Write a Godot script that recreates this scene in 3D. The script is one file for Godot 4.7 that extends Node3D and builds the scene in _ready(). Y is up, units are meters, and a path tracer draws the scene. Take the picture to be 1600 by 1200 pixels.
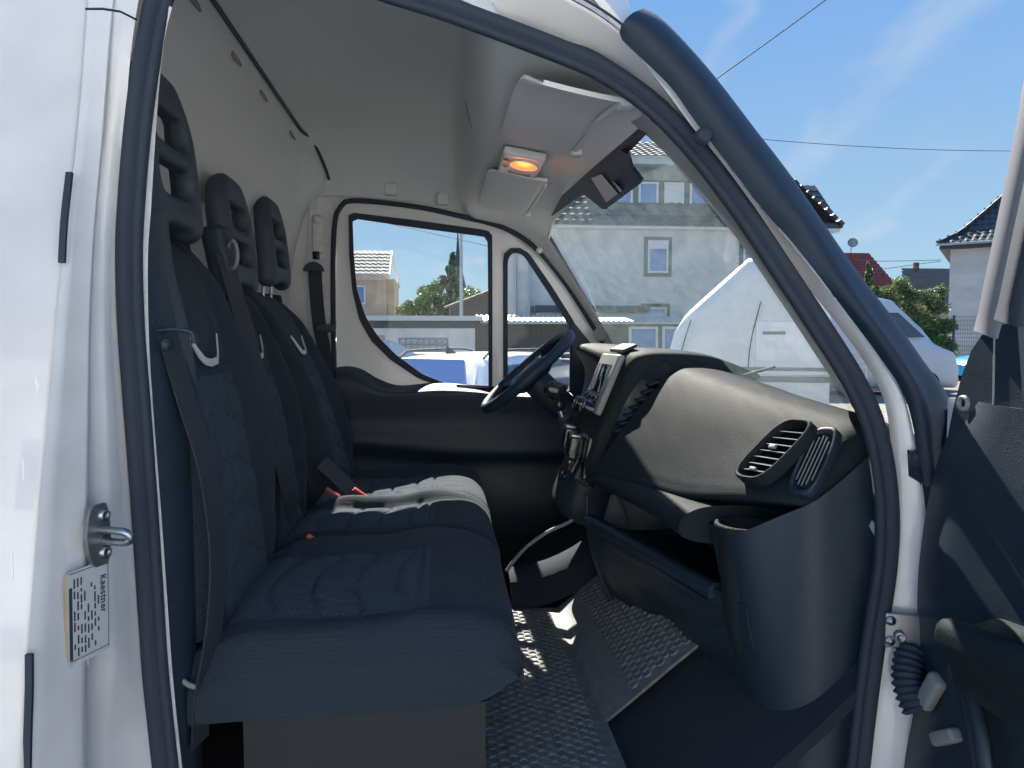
extends Node3D
# A white delivery van seen through its open passenger door. x runs towards the van's nose, y is up, z comes out of the passenger side.
const EYE := 1.58
var M := {}
var sgroup := 0
var rng := RandomNumberGenerator.new()
var van: Node3D

func _ready():
	rng.seed = 11
	set_stage()
	make_materials()
	build_ground()
	build_van()
	build_background()

func set_stage():
	var cam := Camera3D.new()
	cam.name = "camera"
	cam.fov = 54.86
	cam.near = 0.02
	cam.far = 900.0
	cam.position = Vector3(0, EYE, 0)
	cam.rotation_degrees = Vector3(-3.5, -5.4, 0)
	add_child(cam)
	cam.current = true
	var env := Environment.new()
	env.background_mode = Environment.BG_SKY
	env.tonemap_mode = Environment.TONE_MAPPER_LINEAR
	env.tonemap_exposure = 3.4
	env.sdfgi_enabled = true
	env.ssao_enabled = true
	env.ssil_enabled = true
	var sky := Sky.new()
	var pano := PanoramaSkyMaterial.new()
	pano.panorama = ImageTexture.create_from_image(sky_image())
	pano.energy_multiplier = 1.0
	sky.sky_material = pano
	env.sky = sky
	env.background_energy_multiplier = 0.24
	var we := WorldEnvironment.new()
	we.name = "world"
	we.environment = env
	add_child(we)
	var sun := DirectionalLight3D.new()
	sun.name = "sun"
	sun.light_color = Color(1.0, 0.97, 0.92)
	sun.light_energy = 1.6
	sun.light_angular_distance = 0.5
	sun.shadow_enabled = true
	add_child(sun)
	sun.look_at_from_position(Vector3.ZERO, -Vector3(-0.035, 0.68, -0.73), Vector3.UP)

func sky_image() -> Image:
	var w := 1024
	var h := 512
	var im := Image.create(w, h, false, Image.FORMAT_RGBF)
	var n := FastNoiseLite.new()
	n.seed = 4
	n.noise_type = FastNoiseLite.TYPE_SIMPLEX_SMOOTH
	n.fractal_type = FastNoiseLite.FRACTAL_FBM
	n.fractal_octaves = 5
	n.frequency = 1.0
	var warp := FastNoiseLite.new()
	warp.seed = 9
	warp.frequency = 0.8
	for j in h:
		var el := PI / 2 - (j + 0.5) / h * PI
		var y := sin(el)
		var t := pow(clampf(1.0 - maxf(y, 0.0), 0, 1), 2.6)
		var c := Vector3(0.14, 0.42, 1.02).lerp(Vector3(0.60, 0.88, 1.02), t)
		for i in w:
			var az := (i + 0.5) / w * TAU
			var out := c
			if y > 0.0:
				# thin high cloud on a plane overhead
				var p := Vector2(cos(az), sin(az)) * (cos(el) / (y + 0.16))
				var wv := warp.get_noise_2d(p.x, p.y) * 0.9
				var f := n.get_noise_2d(p.x * 0.55 + wv, p.y * 1.9 + wv * 0.5)
				var a := smoothstep(0.05, 0.75, f) * 0.40
				out = c.lerp(Vector3(0.95, 0.98, 1.02), a)
			else:
				out = Vector3(0.42, 0.42, 0.40)
			im.set_pixel(i, j, Color(out.x, out.y, out.z))
	return im

# ---------- materials ----------
func noise_img(seed_: int, size: int, freq: float, oct := 3, cell := false) -> Image:
	var n := FastNoiseLite.new()
	n.seed = seed_
	n.noise_type = FastNoiseLite.TYPE_CELLULAR if cell else FastNoiseLite.TYPE_SIMPLEX_SMOOTH
	n.frequency = freq
	n.fractal_type = FastNoiseLite.FRACTAL_FBM
	n.fractal_octaves = oct
	return n.get_seamless_image(size, size)

func tone_img(im: Image, lo: float, hi: float, tint := Vector3.ONE) -> ImageTexture:
	var o := Image.create(im.get_width(), im.get_height(), false, Image.FORMAT_RGB8)
	for y in im.get_height():
		for x in im.get_width():
			var v := lerpf(lo, hi, im.get_pixel(x, y).r)
			o.set_pixel(x, y, Color(1 - (1 - v) * tint.x, 1 - (1 - v) * tint.y, 1 - (1 - v) * tint.z))
	return ImageTexture.create_from_image(o)

func bump_tex(im: Image, k: float) -> ImageTexture:
	var c := im.duplicate() as Image
	c.convert(Image.FORMAT_RGBA8)
	c.bump_map_to_normal_map(k)
	return ImageTexture.create_from_image(c)

func lin(r: float, g: float, b: float, a := 1.0) -> Color:
	var c := Color(r, g, b).linear_to_srgb()
	c.a = a
	return c

func mat(key: String, col: Color, rough: float, opt := {}) -> StandardMaterial3D:
	var m := StandardMaterial3D.new()
	m.resource_name = key
	m.albedo_color = col
	m.roughness = rough
	m.metallic = opt.get("metal", 0.0)
	m.metallic_specular = opt.get("spec", 0.5)
	if opt.has("coat"):
		m.clearcoat_enabled = true
		m.clearcoat = opt.coat
		m.clearcoat_roughness = 0.04
	if opt.has("tone"):
		m.albedo_texture = opt.tone
	if opt.has("rtone"):
		m.roughness_texture = opt.rtone
	if opt.has("bump"):
		m.normal_enabled = true
		m.normal_texture = opt.bump
		m.normal_scale = opt.get("bk", 1.0)
	if opt.has("tone") or opt.has("bump"):
		m.uv1_triplanar = true
		m.uv1_world_triplanar = opt.get("world", true)
		m.uv1_scale = Vector3.ONE * opt.get("scale", 4.0)
	if opt.has("rim"):
		m.rim_enabled = true
		m.rim = opt.rim
		m.rim_tint = 0.6
	if opt.has("alpha"):
		m.transparency = BaseMaterial3D.TRANSPARENCY_ALPHA
	if opt.has("back"):
		m.backlight_enabled = true
		m.backlight = opt.back
	M[key] = m
	return m

func weave_img() -> Image:
	# a knitted cloth: short crossing ribs with random thickness
	var im := Image.create(128, 128, false, Image.FORMAT_L8)
	var r := RandomNumberGenerator.new()
	r.seed = 3
	for y in 128:
		for x in 128:
			var a := 0.5 + 0.5 * sin(x * TAU / 8.0 + (PI if (y / 4) % 2 == 0 else 0.0))
			var b := 0.5 + 0.5 * sin(y * TAU / 4.0)
			im.set_pixel(x, y, Color.from_hsv(0, 0, clampf(a * 0.55 + b * 0.3 + r.randf() * 0.25, 0, 1)))
	return im

func make_materials():
	var fine := noise_img(1, 256, 0.09, 3)
	var grainy := noise_img(2, 256, 0.16, 2, true)
	var cloud := noise_img(5, 256, 0.012, 5)
	var felt := noise_img(7, 256, 0.22, 4)
	var weave := weave_img()
	var t_cloud := tone_img(cloud, 0.72, 1.0)
	var t_soft := tone_img(cloud, 0.88, 1.0)
	var t_felt := tone_img(felt, 0.80, 1.0)
	var t_weave := tone_img(weave, 0.55, 1.0)
	var t_speck := tone_img(fine, 0.62, 1.0)
	var b_grain := bump_tex(grainy, 3.0)
	var b_felt := bump_tex(felt, 4.0)
	var b_weave := bump_tex(weave, 4.0)
	var b_fine := bump_tex(fine, 3.0)
	mat("white_paint", lin(0.70, 0.70, 0.70), 0.34, {coat = 0.8, tone = t_soft, scale = 1.3})
	mat("frame_shaded_white", lin(0.17, 0.175, 0.20), 0.45)  # door frame is white paint; its shade is put into this grey
	mat("inner_paint", lin(0.70, 0.70, 0.70), 0.35, {coat = 0.4})
	mat("black_rubber", lin(0.019, 0.028, 0.046), 0.78, {bump = b_fine, scale = 9.0, bk = 0.25})
	mat("black_cover", lin(0.014, 0.024, 0.044), 0.48, {spec = 0.35, bump = b_grain, scale = 11.0, bk = 0.25})
	mat("dark_plastic", lin(0.012, 0.026, 0.044), 0.52, {bump = b_grain, scale = 14.0, bk = 0.5, tone = t_soft})
	mat("dash_plastic", lin(0.017, 0.024, 0.029), 0.62, {spec = 0.22, bump = b_grain, scale = 14.0, bk = 1.0, tone = t_soft})
	mat("gloss_black", lin(0.012, 0.013, 0.016), 0.12)
	mat("grey_plastic", lin(0.20, 0.21, 0.21), 0.5, {bump = b_fine, scale = 8.0, bk = 0.2})
	mat("light_trim", lin(0.60, 0.61, 0.61), 0.55, {bump = b_fine, scale = 10.0, bk = 0.25, tone = t_soft})
	mat("headliner", lin(0.74, 0.765, 0.775), 0.95, {bump = b_felt, scale = 9.0, bk = 0.5, tone = t_felt})
	mat("bulkhead_felt", lin(0.68, 0.70, 0.71), 0.97, {bump = b_felt, scale = 7.0, bk = 0.7, tone = t_felt})
	mat("visor", lin(0.60, 0.62, 0.63), 0.8, {bump = b_fine, scale = 14.0, bk = 0.3})
	mat("headrest_plastic", lin(0.036, 0.050, 0.070), 0.6, {bump = b_grain, scale = 14.0, bk = 0.5})
	mat("seat_fabric", lin(0.022, 0.038, 0.060), 0.95, {bump = b_weave, scale = 9.0, bk = 0.5, tone = t_weave, rim = 0.3})
	mat("insert_fabric", lin(0.038, 0.070, 0.106), 0.95, {bump = b_weave, scale = 6.0, bk = 0.9, tone = t_weave, rim = 0.3})
	mat("belt_web", lin(0.022, 0.028, 0.038), 0.6, {bump = b_weave, scale = 12.0, bk = 0.6})
	mat("tag_white", lin(0.6, 0.62, 0.64), 0.8)
	mat("buckle_red", lin(0.45, 0.05, 0.04), 0.35)
	mat("metal", lin(0.35, 0.36, 0.38), 0.32, {metal = 1.0})
	mat("dull_metal", lin(0.26, 0.27, 0.29), 0.45, {metal = 0.9})
	mat("mat_rubber", lin(0.19, 0.21, 0.21), 0.62, {bump = b_fine, scale = 10.0, bk = 0.4, tone = t_cloud})
	mat("carpet", lin(0.014, 0.02, 0.03), 0.98, {bump = b_felt, scale = 12.0, bk = 1.0})
	mat("seat_base", lin(0.009, 0.013, 0.018), 0.7, {bump = b_fine, scale = 8.0, bk = 0.3})
	mat("sticker", lin(0.42, 0.45, 0.46), 0.5)
	mat("sticker_ink", lin(0.03, 0.035, 0.06), 0.6)
	mat("sticker_edge", lin(0.55, 0.42, 0.22), 0.6)
	mat("screen", lin(0.01, 0.011, 0.013), 0.05, {spec = 0.8})
	mat("red_print", lin(0.7, 0.05, 0.06), 0.4)
	mat("grey_print", lin(0.3, 0.31, 0.31), 0.5)
	var lamp := mat("lamp_glow", lin(0.8, 0.5, 0.25), 0.3)
	lamp.emission_enabled = true
	lamp.emission = Color(1.0, 0.5, 0.2)
	lamp.emission_energy_multiplier = 0.13
	mat("lamp_body", lin(0.6, 0.61, 0.60), 0.35)
	mat("window_glass", Color(0.75, 0.95, 0.93, 0.06), 0.02, {alpha = true, spec = 0.3})
	mat("screen_glass", Color(0.72, 0.90, 0.88, 0.07), 0.02, {alpha = true, spec = 0.2})
	mat("pane_dark", lin(0.03, 0.05, 0.09), 0.05, {spec = 0.7})
	mat("pane_blue", lin(0.10, 0.22, 0.50), 0.08, {spec = 0.7})
	# outdoors
	mat("asphalt", lin(0.24, 0.215, 0.20), 0.95, {tone = t_speck, scale = 0.5, bump = b_fine, bk = 0.4})
	mat("bounce_concrete", lin(0.52, 0.53, 0.53), 0.95, {tone = t_soft, scale = 0.5, bump = b_fine, bk = 0.4})  # kept pale so the added slab throws sunlight into the cab
	mat("yard", lin(0.28, 0.265, 0.23), 0.95, {tone = t_speck, scale = 0.35, bump = b_fine, bk = 0.4})
	mat("render_white", lin(0.72, 0.715, 0.70), 0.9, {tone = t_soft, scale = 0.35})
	mat("render_plain", lin(0.66, 0.66, 0.65), 0.9, {tone = t_soft, scale = 0.35})
	mat("render_grey", lin(0.34, 0.35, 0.36), 0.9, {tone = t_cloud, scale = 0.4})
	mat("render_beige", lin(0.62, 0.47, 0.34), 0.9, {tone = t_soft, scale = 0.3})
	mat("render_blue", lin(0.36, 0.48, 0.62), 0.9, {tone = t_soft, scale = 0.3})
	mat("wood_brown", lin(0.16, 0.125, 0.105), 0.9, {tone = t_speck, scale = 0.9})
	mat("tile_grey", lin(0.075, 0.077, 0.083), 0.38, {tone = t_cloud, scale = 1.1})
	mat("tile_brown", lin(0.22, 0.185, 0.16), 0.75, {tone = t_cloud, scale = 1.1})
	mat("tile_red", lin(0.30, 0.07, 0.06), 0.7, {tone = t_cloud, scale = 0.9})
	mat("tile_pale", lin(0.33, 0.31, 0.27), 0.8, {tone = t_cloud, scale = 0.8})
	mat("fascia", lin(0.06, 0.065, 0.08), 0.7)
	mat("zinc", lin(0.42, 0.46, 0.50), 0.5, {metal = 0.4})
	mat("frame_white", lin(0.7, 0.72, 0.75), 0.5)
	mat("frame_dark", lin(0.05, 0.06, 0.06), 0.7)
	mat("glass_block", lin(0.40, 0.48, 0.45), 0.2, {tone = t_cloud, scale = 6.0})
	mat("car_white", lin(0.75, 0.77, 0.80), 0.28, {coat = 0.8})
	mat("van_white", lin(0.70, 0.72, 0.72), 0.4, {coat = 0.5})
	mat("car_silver", lin(0.50, 0.53, 0.58), 0.28, {coat = 0.8})
	mat("car_blue", lin(0.02, 0.30, 0.62), 0.28, {coat = 0.8})
	mat("tyre", lin(0.018, 0.018, 0.019), 0.85)
	mat("pole_metal", lin(0.42, 0.44, 0.46), 0.5, {metal = 0.3})
	mat("fence_green", lin(0.03, 0.08, 0.06), 0.6)
	mat("wire_black", lin(0.02, 0.02, 0.025), 0.7)
	mat("bark", lin(0.09, 0.07, 0.055), 0.95, {tone = t_cloud, scale = 2.0, bump = b_felt, bk = 1.0})
	mat("brick_red", lin(0.20, 0.11, 0.085), 0.9, {tone = t_cloud, scale = 1.5})
	var leaf := mat("leaf", Color.WHITE, 0.55, {back = Color(0.5, 0.55, 0.25)})
	leaf.vertex_color_use_as_albedo = true
	leaf.cull_mode = BaseMaterial3D.CULL_DISABLED
	# road dust and wiper smears on the windscreen: matter with its own outline, in the alpha of a thin film
	var dust := Image.create(1024, 1024, false, Image.FORMAT_RGBA8)
	var dn := FastNoiseLite.new()
	dn.seed = 21
	dn.frequency = 0.012
	dn.fractal_octaves = 5
	var sp_ := FastNoiseLite.new()
	sp_.seed = 22
	sp_.frequency = 0.35
	for y in 1024:
		for x in 1024:
			var a := 0.19 + 0.12 * dn.get_noise_2d(x, y)
			var k := sp_.get_noise_2d(x, y)
			a += 0.25 * smoothstep(0.42, 0.75, k) * smoothstep(-0.2, 0.4, dn.get_noise_2d(x * 1.7 + 300, y * 1.7))
			# smears that the wiper left: arcs about two pivots below the screen
			var r1 := Vector2(x - 250, y - 1120).length()
			a += 0.035 * smoothstep(0.25, 0.8, sp_.get_noise_2d(r1 * 0.55, 3.0))
			dust.set_pixel(x, y, Color(0.86, 0.88, 0.86, clampf(a, 0.0, 0.6)))
	# scratches and a dried splash
	var r := RandomNumberGenerator.new()
	r.seed = 8
	for q in 46:
		var p := Vector2(r.randf_range(60, 960), r.randf_range(40, 900))
		var dir := Vector2.from_angle(r.randf_range(0.5, 1.15))
		var len_ := r.randf_range(30, 190) if q < 36 else r.randf_range(200, 420)
		var ink := r.randf_range(0.18, 0.42)
		for t in int(len_):
			p += dir
			dir = dir.rotated(r.randf_range(-0.004, 0.004))
			if p.x > 1 and p.y > 1 and p.x < 1022 and p.y < 1022:
				dust.set_pixel(int(p.x), int(p.y), Color(0.88, 0.9, 0.88, ink))
	var dm := mat("dust_film", Color.WHITE, 0.9, {alpha = true, back = Color(0.8, 0.85, 0.82)})
	dm.albedo_texture = ImageTexture.create_from_image(dust)
	dm.cull_mode = BaseMaterial3D.CULL_DISABLED

# ---------- mesh helpers ----------
func cab(x: float, y: float, d: float) -> Vector3:
	return Vector3(x, EYE + y, -d)

func mb() -> SurfaceTool:
	var s := SurfaceTool.new()
	s.begin(Mesh.PRIMITIVE_TRIANGLES)
	return s

func commit(s: SurfaceTool, called: String, m: Material, parent: Node, label := "") -> MeshInstance3D:
	s.generate_normals()
	s.set_material(m)
	var o := MeshInstance3D.new()
	o.name = called
	o.mesh = s.commit()
	parent.add_child(o, true)
	if parent == van:
		o.position = -van.position
	if label != "":
		o.set_meta("label", label)
	return o

var taken := {}
func numbered(called: String) -> String:
	taken[called] = taken.get(called, 0) + 1
	return called if taken[called] == 1 else "%s_%03d" % [called, taken[called] - 1]

func thing(called: String, label: String, category: String, at := Vector3.ZERO, turn := 0.0, group := "") -> Node3D:
	var o := Node3D.new()
	o.name = numbered(called)
	add_child(o)
	o.position = at
	o.rotation.y = turn
	o.set_meta("label", label)
	o.set_meta("category", category)
	if group != "":
		o.set_meta("group", group)
	return o

func next_group(s: SurfaceTool, smooth := true):
	sgroup += 1
	s.set_smooth_group(sgroup if smooth else -1)

func tri(s: SurfaceTool, a: Vector3, b: Vector3, c: Vector3):
	s.add_vertex(a)
	s.add_vertex(b)
	s.add_vertex(c)

func quad(s: SurfaceTool, a: Vector3, b: Vector3, c: Vector3, d: Vector3):
	tri(s, a, b, c)
	tri(s, a, c, d)

func grid(s: SurfaceTool, rows: Array, wrap := false, smooth := true, new_group := true):
	if new_group:
		next_group(s, smooth)
	for i in rows.size() - 1:
		var a = rows[i]
		var b = rows[i + 1]
		var n: int = a.size()
		for j in (n if wrap else n - 1):
			var k := (j + 1) % n
			quad(s, a[j], a[k], b[k], b[j])

func fan(s: SurfaceTool, ring):
	next_group(s, false)
	var c := Vector3.ZERO
	for p in ring:
		c += p
	c /= ring.size()
	for j in ring.size():
		tri(s, c, ring[j], ring[(j + 1) % ring.size()])

func solid(s: SurfaceTool, rings: Array):
	grid(s, rings, true)
	fan(s, rings[0])
	fan(s, rings[-1])

func sp(pts: Array, n: int) -> Array:
	# a Catmull-Rom curve through pts, resampled to n points evenly
	var dense := []
	var m := pts.size()
	if m == 2:
		for i in n:
			dense.append(pts[0].lerp(pts[1], float(i) / (n - 1)))
		return dense
	for i in m - 1:
		var p0 = pts[max(i - 1, 0)]
		var p1 = pts[i]
		var p2 = pts[i + 1]
		var p3 = pts[min(i + 2, m - 1)]
		for k in 10:
			dense.append(p1.cubic_interpolate(p2, p0, p3, k / 10.0))
	dense.append(pts[-1])
	return even(dense, n)

func even(dense: Array, n: int) -> Array:
	var acc := [0.0]
	for i in range(1, dense.size()):
		acc.append(acc[-1] + dense[i].distance_to(dense[i - 1]))
	var out := []
	var k := 0
	for i in n:
		var t: float = acc[-1] * i / (n - 1)
		while k < dense.size() - 2 and acc[k + 1] < t:
			k += 1
		var seg: float = acc[k + 1] - acc[k]
		out.append(dense[k].lerp(dense[k + 1], 0.0 if seg < 1e-9 else clampf((t - acc[k]) / seg, 0, 1)))
	return out

func across(lines: Array, n: int, m: int) -> Array:
	# rows of a smooth sheet through several curves: n points along each, m rows between first and last
	var rs := []
	for l in lines:
		rs.append(sp(l, n))
	if m <= 0:
		return rs
	var cols := []
	for j in n:
		var c := []
		for r_ in rs:
			c.append(r_[j])
		cols.append(sp(c, m))
	var rows := []
	for i in m:
		var row := []
		for j in n:
			row.append(cols[j][i])
		rows.append(row)
	return rows

func shell(s: SurfaceTool, rows: Array, t: float):
	# a sheet with thickness: the rows, their offset and the rims between
	var back := []
	var m := rows.size()
	var n: int = rows[0].size()
	for i in m:
		var br := []
		for j in n:
			var du: Vector3 = rows[i][min(j + 1, n - 1)] - rows[i][max(j - 1, 0)]
			var dv: Vector3 = rows[min(i + 1, m - 1)][j] - rows[max(i - 1, 0)][j]
			br.append(rows[i][j] + du.cross(dv).normalized() * t)
		back.append(br)
	grid(s, rows)
	grid(s, back)
	grid(s, [rows[0], back[0]])
	grid(s, [rows[-1], back[-1]])
	var l := []
	var lb := []
	var r_ := []
	var rb := []
	for i in m:
		l.append(rows[i][0])
		lb.append(back[i][0])
		r_.append(rows[i][-1])
		rb.append(back[i][-1])
	grid(s, [l, lb])
	grid(s, [r_, rb])

func frames(pts: Array, ref: Vector3) -> Array:
	var out := []
	for i in pts.size():
		var t: Vector3 = (pts[min(i + 1, pts.size() - 1)] - pts[max(i - 1, 0)]).normalized()
		var side := t.cross(ref)
		if side.length() < 0.01:
			side = t.cross(Vector3(0.3, 0.9, 0.2))
		side = side.normalized()
		out.append([side, side.cross(t).normalized()])
	return out

func sweep(s: SurfaceTool, pts: Array, prof: Array, ref := Vector3.UP, smooth := true):
	var f := frames(pts, ref)
	var rings := []
	for i in pts.size():
		var ring := []
		for p in prof:
			ring.append(pts[i] + f[i][0] * p.x + f[i][1] * p.y)
		rings.append(ring)
	grid(s, rings, true, smooth)
	fan(s, rings[0])
	fan(s, rings[-1])

func circle(r: float, n := 10, ry := -1.0) -> Array:
	var out := []
	for i in n:
		var a := TAU * i / n
		out.append(Vector2(cos(a) * r, sin(a) * (r if ry < 0 else ry)))
	return out

func tube(s: SurfaceTool, pts: Array, r: float, n := 10, ref := Vector3(0.31, 0.83, 0.47)):
	sweep(s, pts, circle(r, n), ref)

func rect(w: float, h: float) -> Array:
	return [Vector2(-w, -h), Vector2(w, -h), Vector2(w, h), Vector2(-w, h)]

func band(s: SurfaceTool, pts: Array, w: float, t: float, ref: Vector3):
	sweep(s, pts, rect(w / 2, t / 2), ref, false)

func rbox(s: SurfaceTool, xf: Transform3D, size: Vector3, r: float):
	var h := size / 2
	r = minf(r, minf(h.x, minf(h.y, h.z)) * 0.99)
	next_group(s)
	var ks := [-1.0, -0.72, -0.38, 0.0]
	for ax in 3:
		for sgn in [-1.0, 1.0]:
			var u := (ax + 1) % 3
			var v := (ax + 2) % 3
			var cu := []
			var cv := []
			for k in ks:
				cu.append(-h[u] + r + k * r)
				cv.append(-h[v] + r + k * r)
			for k in 4:
				cu.append(-cu[3 - k])
				cv.append(-cv[3 - k])
			var rows := []
			for a in cu:
				var row := []
				for b in cv:
					var p := Vector3.ZERO
					p[ax] = sgn * h[ax]
					p[u] = a
					p[v] = b
					var inner := p.clamp(-(h - Vector3.ONE * r), h - Vector3.ONE * r)
					row.append(xf * (inner + (p - inner).normalized() * r))
				rows.append(row)
			if sgn < 0:
				rows.reverse()
			grid(s, rows, false, true, false)

func box(s: SurfaceTool, c: Vector3, size: Vector3, bas := Basis.IDENTITY):
	next_group(s, false)
	var h := size / 2
	for ax in 3:
		for sgn in [-1.0, 1.0]:
			var u := (ax + 1) % 3
			var v := (ax + 2) % 3
			var q := []
			for k in [[-1, -1], [1, -1], [1, 1], [-1, 1]]:
				var p := Vector3.ZERO
				p[ax] = sgn * h[ax]
				p[u] = k[0] * h[u]
				p[v] = k[1] * h[v]
				q.append(c + bas * p)
			if sgn > 0:
				q.reverse()
			quad(s, q[0], q[1], q[2], q[3])

func plate(s: SurfaceTool, poly: Array, lo: float, hi: float, xf := Transform3D.IDENTITY):
	# a polygon in the xy plane of xf, from z = lo to z = hi
	var pk := PackedVector2Array(poly)
	var idx := Geometry2D.triangulate_polygon(pk)
	next_group(s, false)
	for z in [lo, hi]:
		for i in range(0, idx.size(), 3):
			var a := xf * Vector3(pk[idx[i]].x, pk[idx[i]].y, z)
			var b := xf * Vector3(pk[idx[i + 1]].x, pk[idx[i + 1]].y, z)
			var c := xf * Vector3(pk[idx[i + 2]].x, pk[idx[i + 2]].y, z)
			if z == lo:
				tri(s, a, b, c)
			else:
				tri(s, a, c, b)
	for i in pk.size():
		var p := pk[i]
		var q := pk[(i + 1) % pk.size()]
		quad(s, xf * Vector3(p.x, p.y, lo), xf * Vector3(q.x, q.y, lo), xf * Vector3(q.x, q.y, hi), xf * Vector3(p.x, p.y, hi))

func frame_ring(s: SurfaceTool, outer: Array, inner: Array, thick: Vector3, n := 72):
	# a flat ring between two closed outlines, with thickness
	var o := even(outer + [outer[0]], n)
	var i_ := even(inner + [inner[0]], n)
	var o2 := []
	var i2 := []
	for k in n:
		o2.append(o[k] + thick)
		i2.append(i_[k] + thick)
	for pair in [[o, i_], [o2, i2], [o, o2], [i_, i2]]:
		grid(s, pair)

func sheet(s: SurfaceTool, outline: Array, thick: Vector3):
	# a closed flat outline in space, filled, with thickness
	var c := Vector3.ZERO
	for p in outline:
		c += p
	c /= outline.size()
	var n := Vector3.ZERO
	for i in outline.size():
		n += (outline[i] - c).cross(outline[(i + 1) % outline.size()] - c)
	n = n.normalized()
	var u: Vector3 = (outline[1] - outline[0]).normalized()
	var v := n.cross(u)
	var poly := PackedVector2Array()
	for p in outline:
		poly.append(Vector2((p - c).dot(u), (p - c).dot(v)))
	var idx := Geometry2D.triangulate_polygon(poly)
	next_group(s, false)
	for off in [Vector3.ZERO, thick]:
		for i in range(0, idx.size(), 3):
			tri(s, outline[idx[i]] + off, outline[idx[i + 1]] + off, outline[idx[i + 2]] + off)
	for i in outline.size():
		var p = outline[i]
		var q = outline[(i + 1) % outline.size()]
		quad(s, p, q, q + thick, p + thick)

func lathe(s: SurfaceTool, prof: Array, xf: Transform3D, n := 20):
	# profile of (radius, height along z)
	var rows := []
	for p in prof:
		var row := []
		for i in n:
			var a := TAU * i / n
			row.append(xf * Vector3(cos(a) * p.x, sin(a) * p.x, p.y))
		rows.append(row)
	grid(s, rows, true)

func look_xf(at: Vector3, z: Vector3, up := Vector3.UP) -> Transform3D:
	var x := up.cross(z).normalized()
	return Transform3D(Basis(x, z.normalized().cross(x), z.normalized()), at)

func nets(s: SurfaceTool, f: Callable, lo: Vector3, hi: Vector3, c: float, xf := Transform3D.IDENTITY):
	# surface nets of a distance field
	var nx := int((hi.x - lo.x) / c) + 2
	var ny := int((hi.y - lo.y) / c) + 2
	var nz := int((hi.z - lo.z) / c) + 2
	var v := PackedFloat32Array()
	v.resize(nx * ny * nz)
	var q := 0
	for i in nx:
		for j in ny:
			for k in nz:
				v[q] = f.call(lo + Vector3(i, j, k) * c)
				q += 1
	var at := {}
	var sy := nz
	var sx := ny * nz
	var corner := [0, 1, sy, sy + 1, sx, sx + 1, sx + sy, sx + sy + 1]
	var edges := [[0, 1], [2, 3], [4, 5], [6, 7], [0, 2], [1, 3], [4, 6], [5, 7], [0, 4], [1, 5], [2, 6], [3, 7]]
	var off := [Vector3(0, 0, 0), Vector3(0, 0, 1), Vector3(0, 1, 0), Vector3(0, 1, 1), Vector3(1, 0, 0), Vector3(1, 0, 1), Vector3(1, 1, 0), Vector3(1, 1, 1)]
	for i in nx - 1:
		for j in ny - 1:
			for k in nz - 1:
				var b := i * sx + j * sy + k
				var m := 0
				for e in 8:
					if v[b + corner[e]] < 0:
						m += 1
				if m == 0 or m == 8:
					continue
				var sum := Vector3.ZERO
				var cnt := 0
				for e in edges:
					var a0: float = v[b + corner[e[0]]]
					var a1: float = v[b + corner[e[1]]]
					if (a0 < 0) != (a1 < 0):
						sum += off[e[0]].lerp(off[e[1]], a0 / (a0 - a1))
						cnt += 1
				at[b] = xf * (lo + (Vector3(i, j, k) + sum / cnt) * c)
	next_group(s)
	for b in at:
		var i: int = b / sx
		var j: int = (b / sy) % ny
		var k: int = b % nz
		for ax in [[sx, sy, 1], [sy, 1, sx], [1, sx, sy]]:
			if not at.has(b - ax[1]) or not at.has(b - ax[2]) or not at.has(b - ax[1] - ax[2]):
				continue
			var v0 := v[b]
			var v1 := v[b + ax[0]]
			if (v0 < 0) == (v1 < 0):
				continue
			if v0 < 0:
				quad(s, at[b], at[b - ax[1]], at[b - ax[1] - ax[2]], at[b - ax[2]])
			else:
				quad(s, at[b], at[b - ax[2]], at[b - ax[1] - ax[2]], at[b - ax[1]])

func sd_box(p: Vector3, h: Vector3, r: float) -> float:
	var q := p.abs() - h + Vector3.ONE * r
	return q.max(Vector3.ZERO).length() + minf(maxf(q.x, maxf(q.y, q.z)), 0.0) - r

func smax(a: float, b: float, k: float) -> float:
	var h := clampf(0.5 - 0.5 * (b - a) / k, 0, 1)
	return lerpf(b, a, h) + k * h * (1 - h)

func smin(a: float, b: float, k: float) -> float:
	return -smax(-a, -b, k)


# ---------- the van: body shell and cab lining ----------
func build_van():
	van = thing("delivery_van", "white delivery van with its passenger door wide open showing the dark cab", "van", Vector3(-0.4, 0, -2.0))
	body_outside()
	door_opening()
	cab_lining()
	overhead()
	windscreen()
	far_side()
	cab_floor()
	build_seats()
	build_dash()
	passenger_door()

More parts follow.
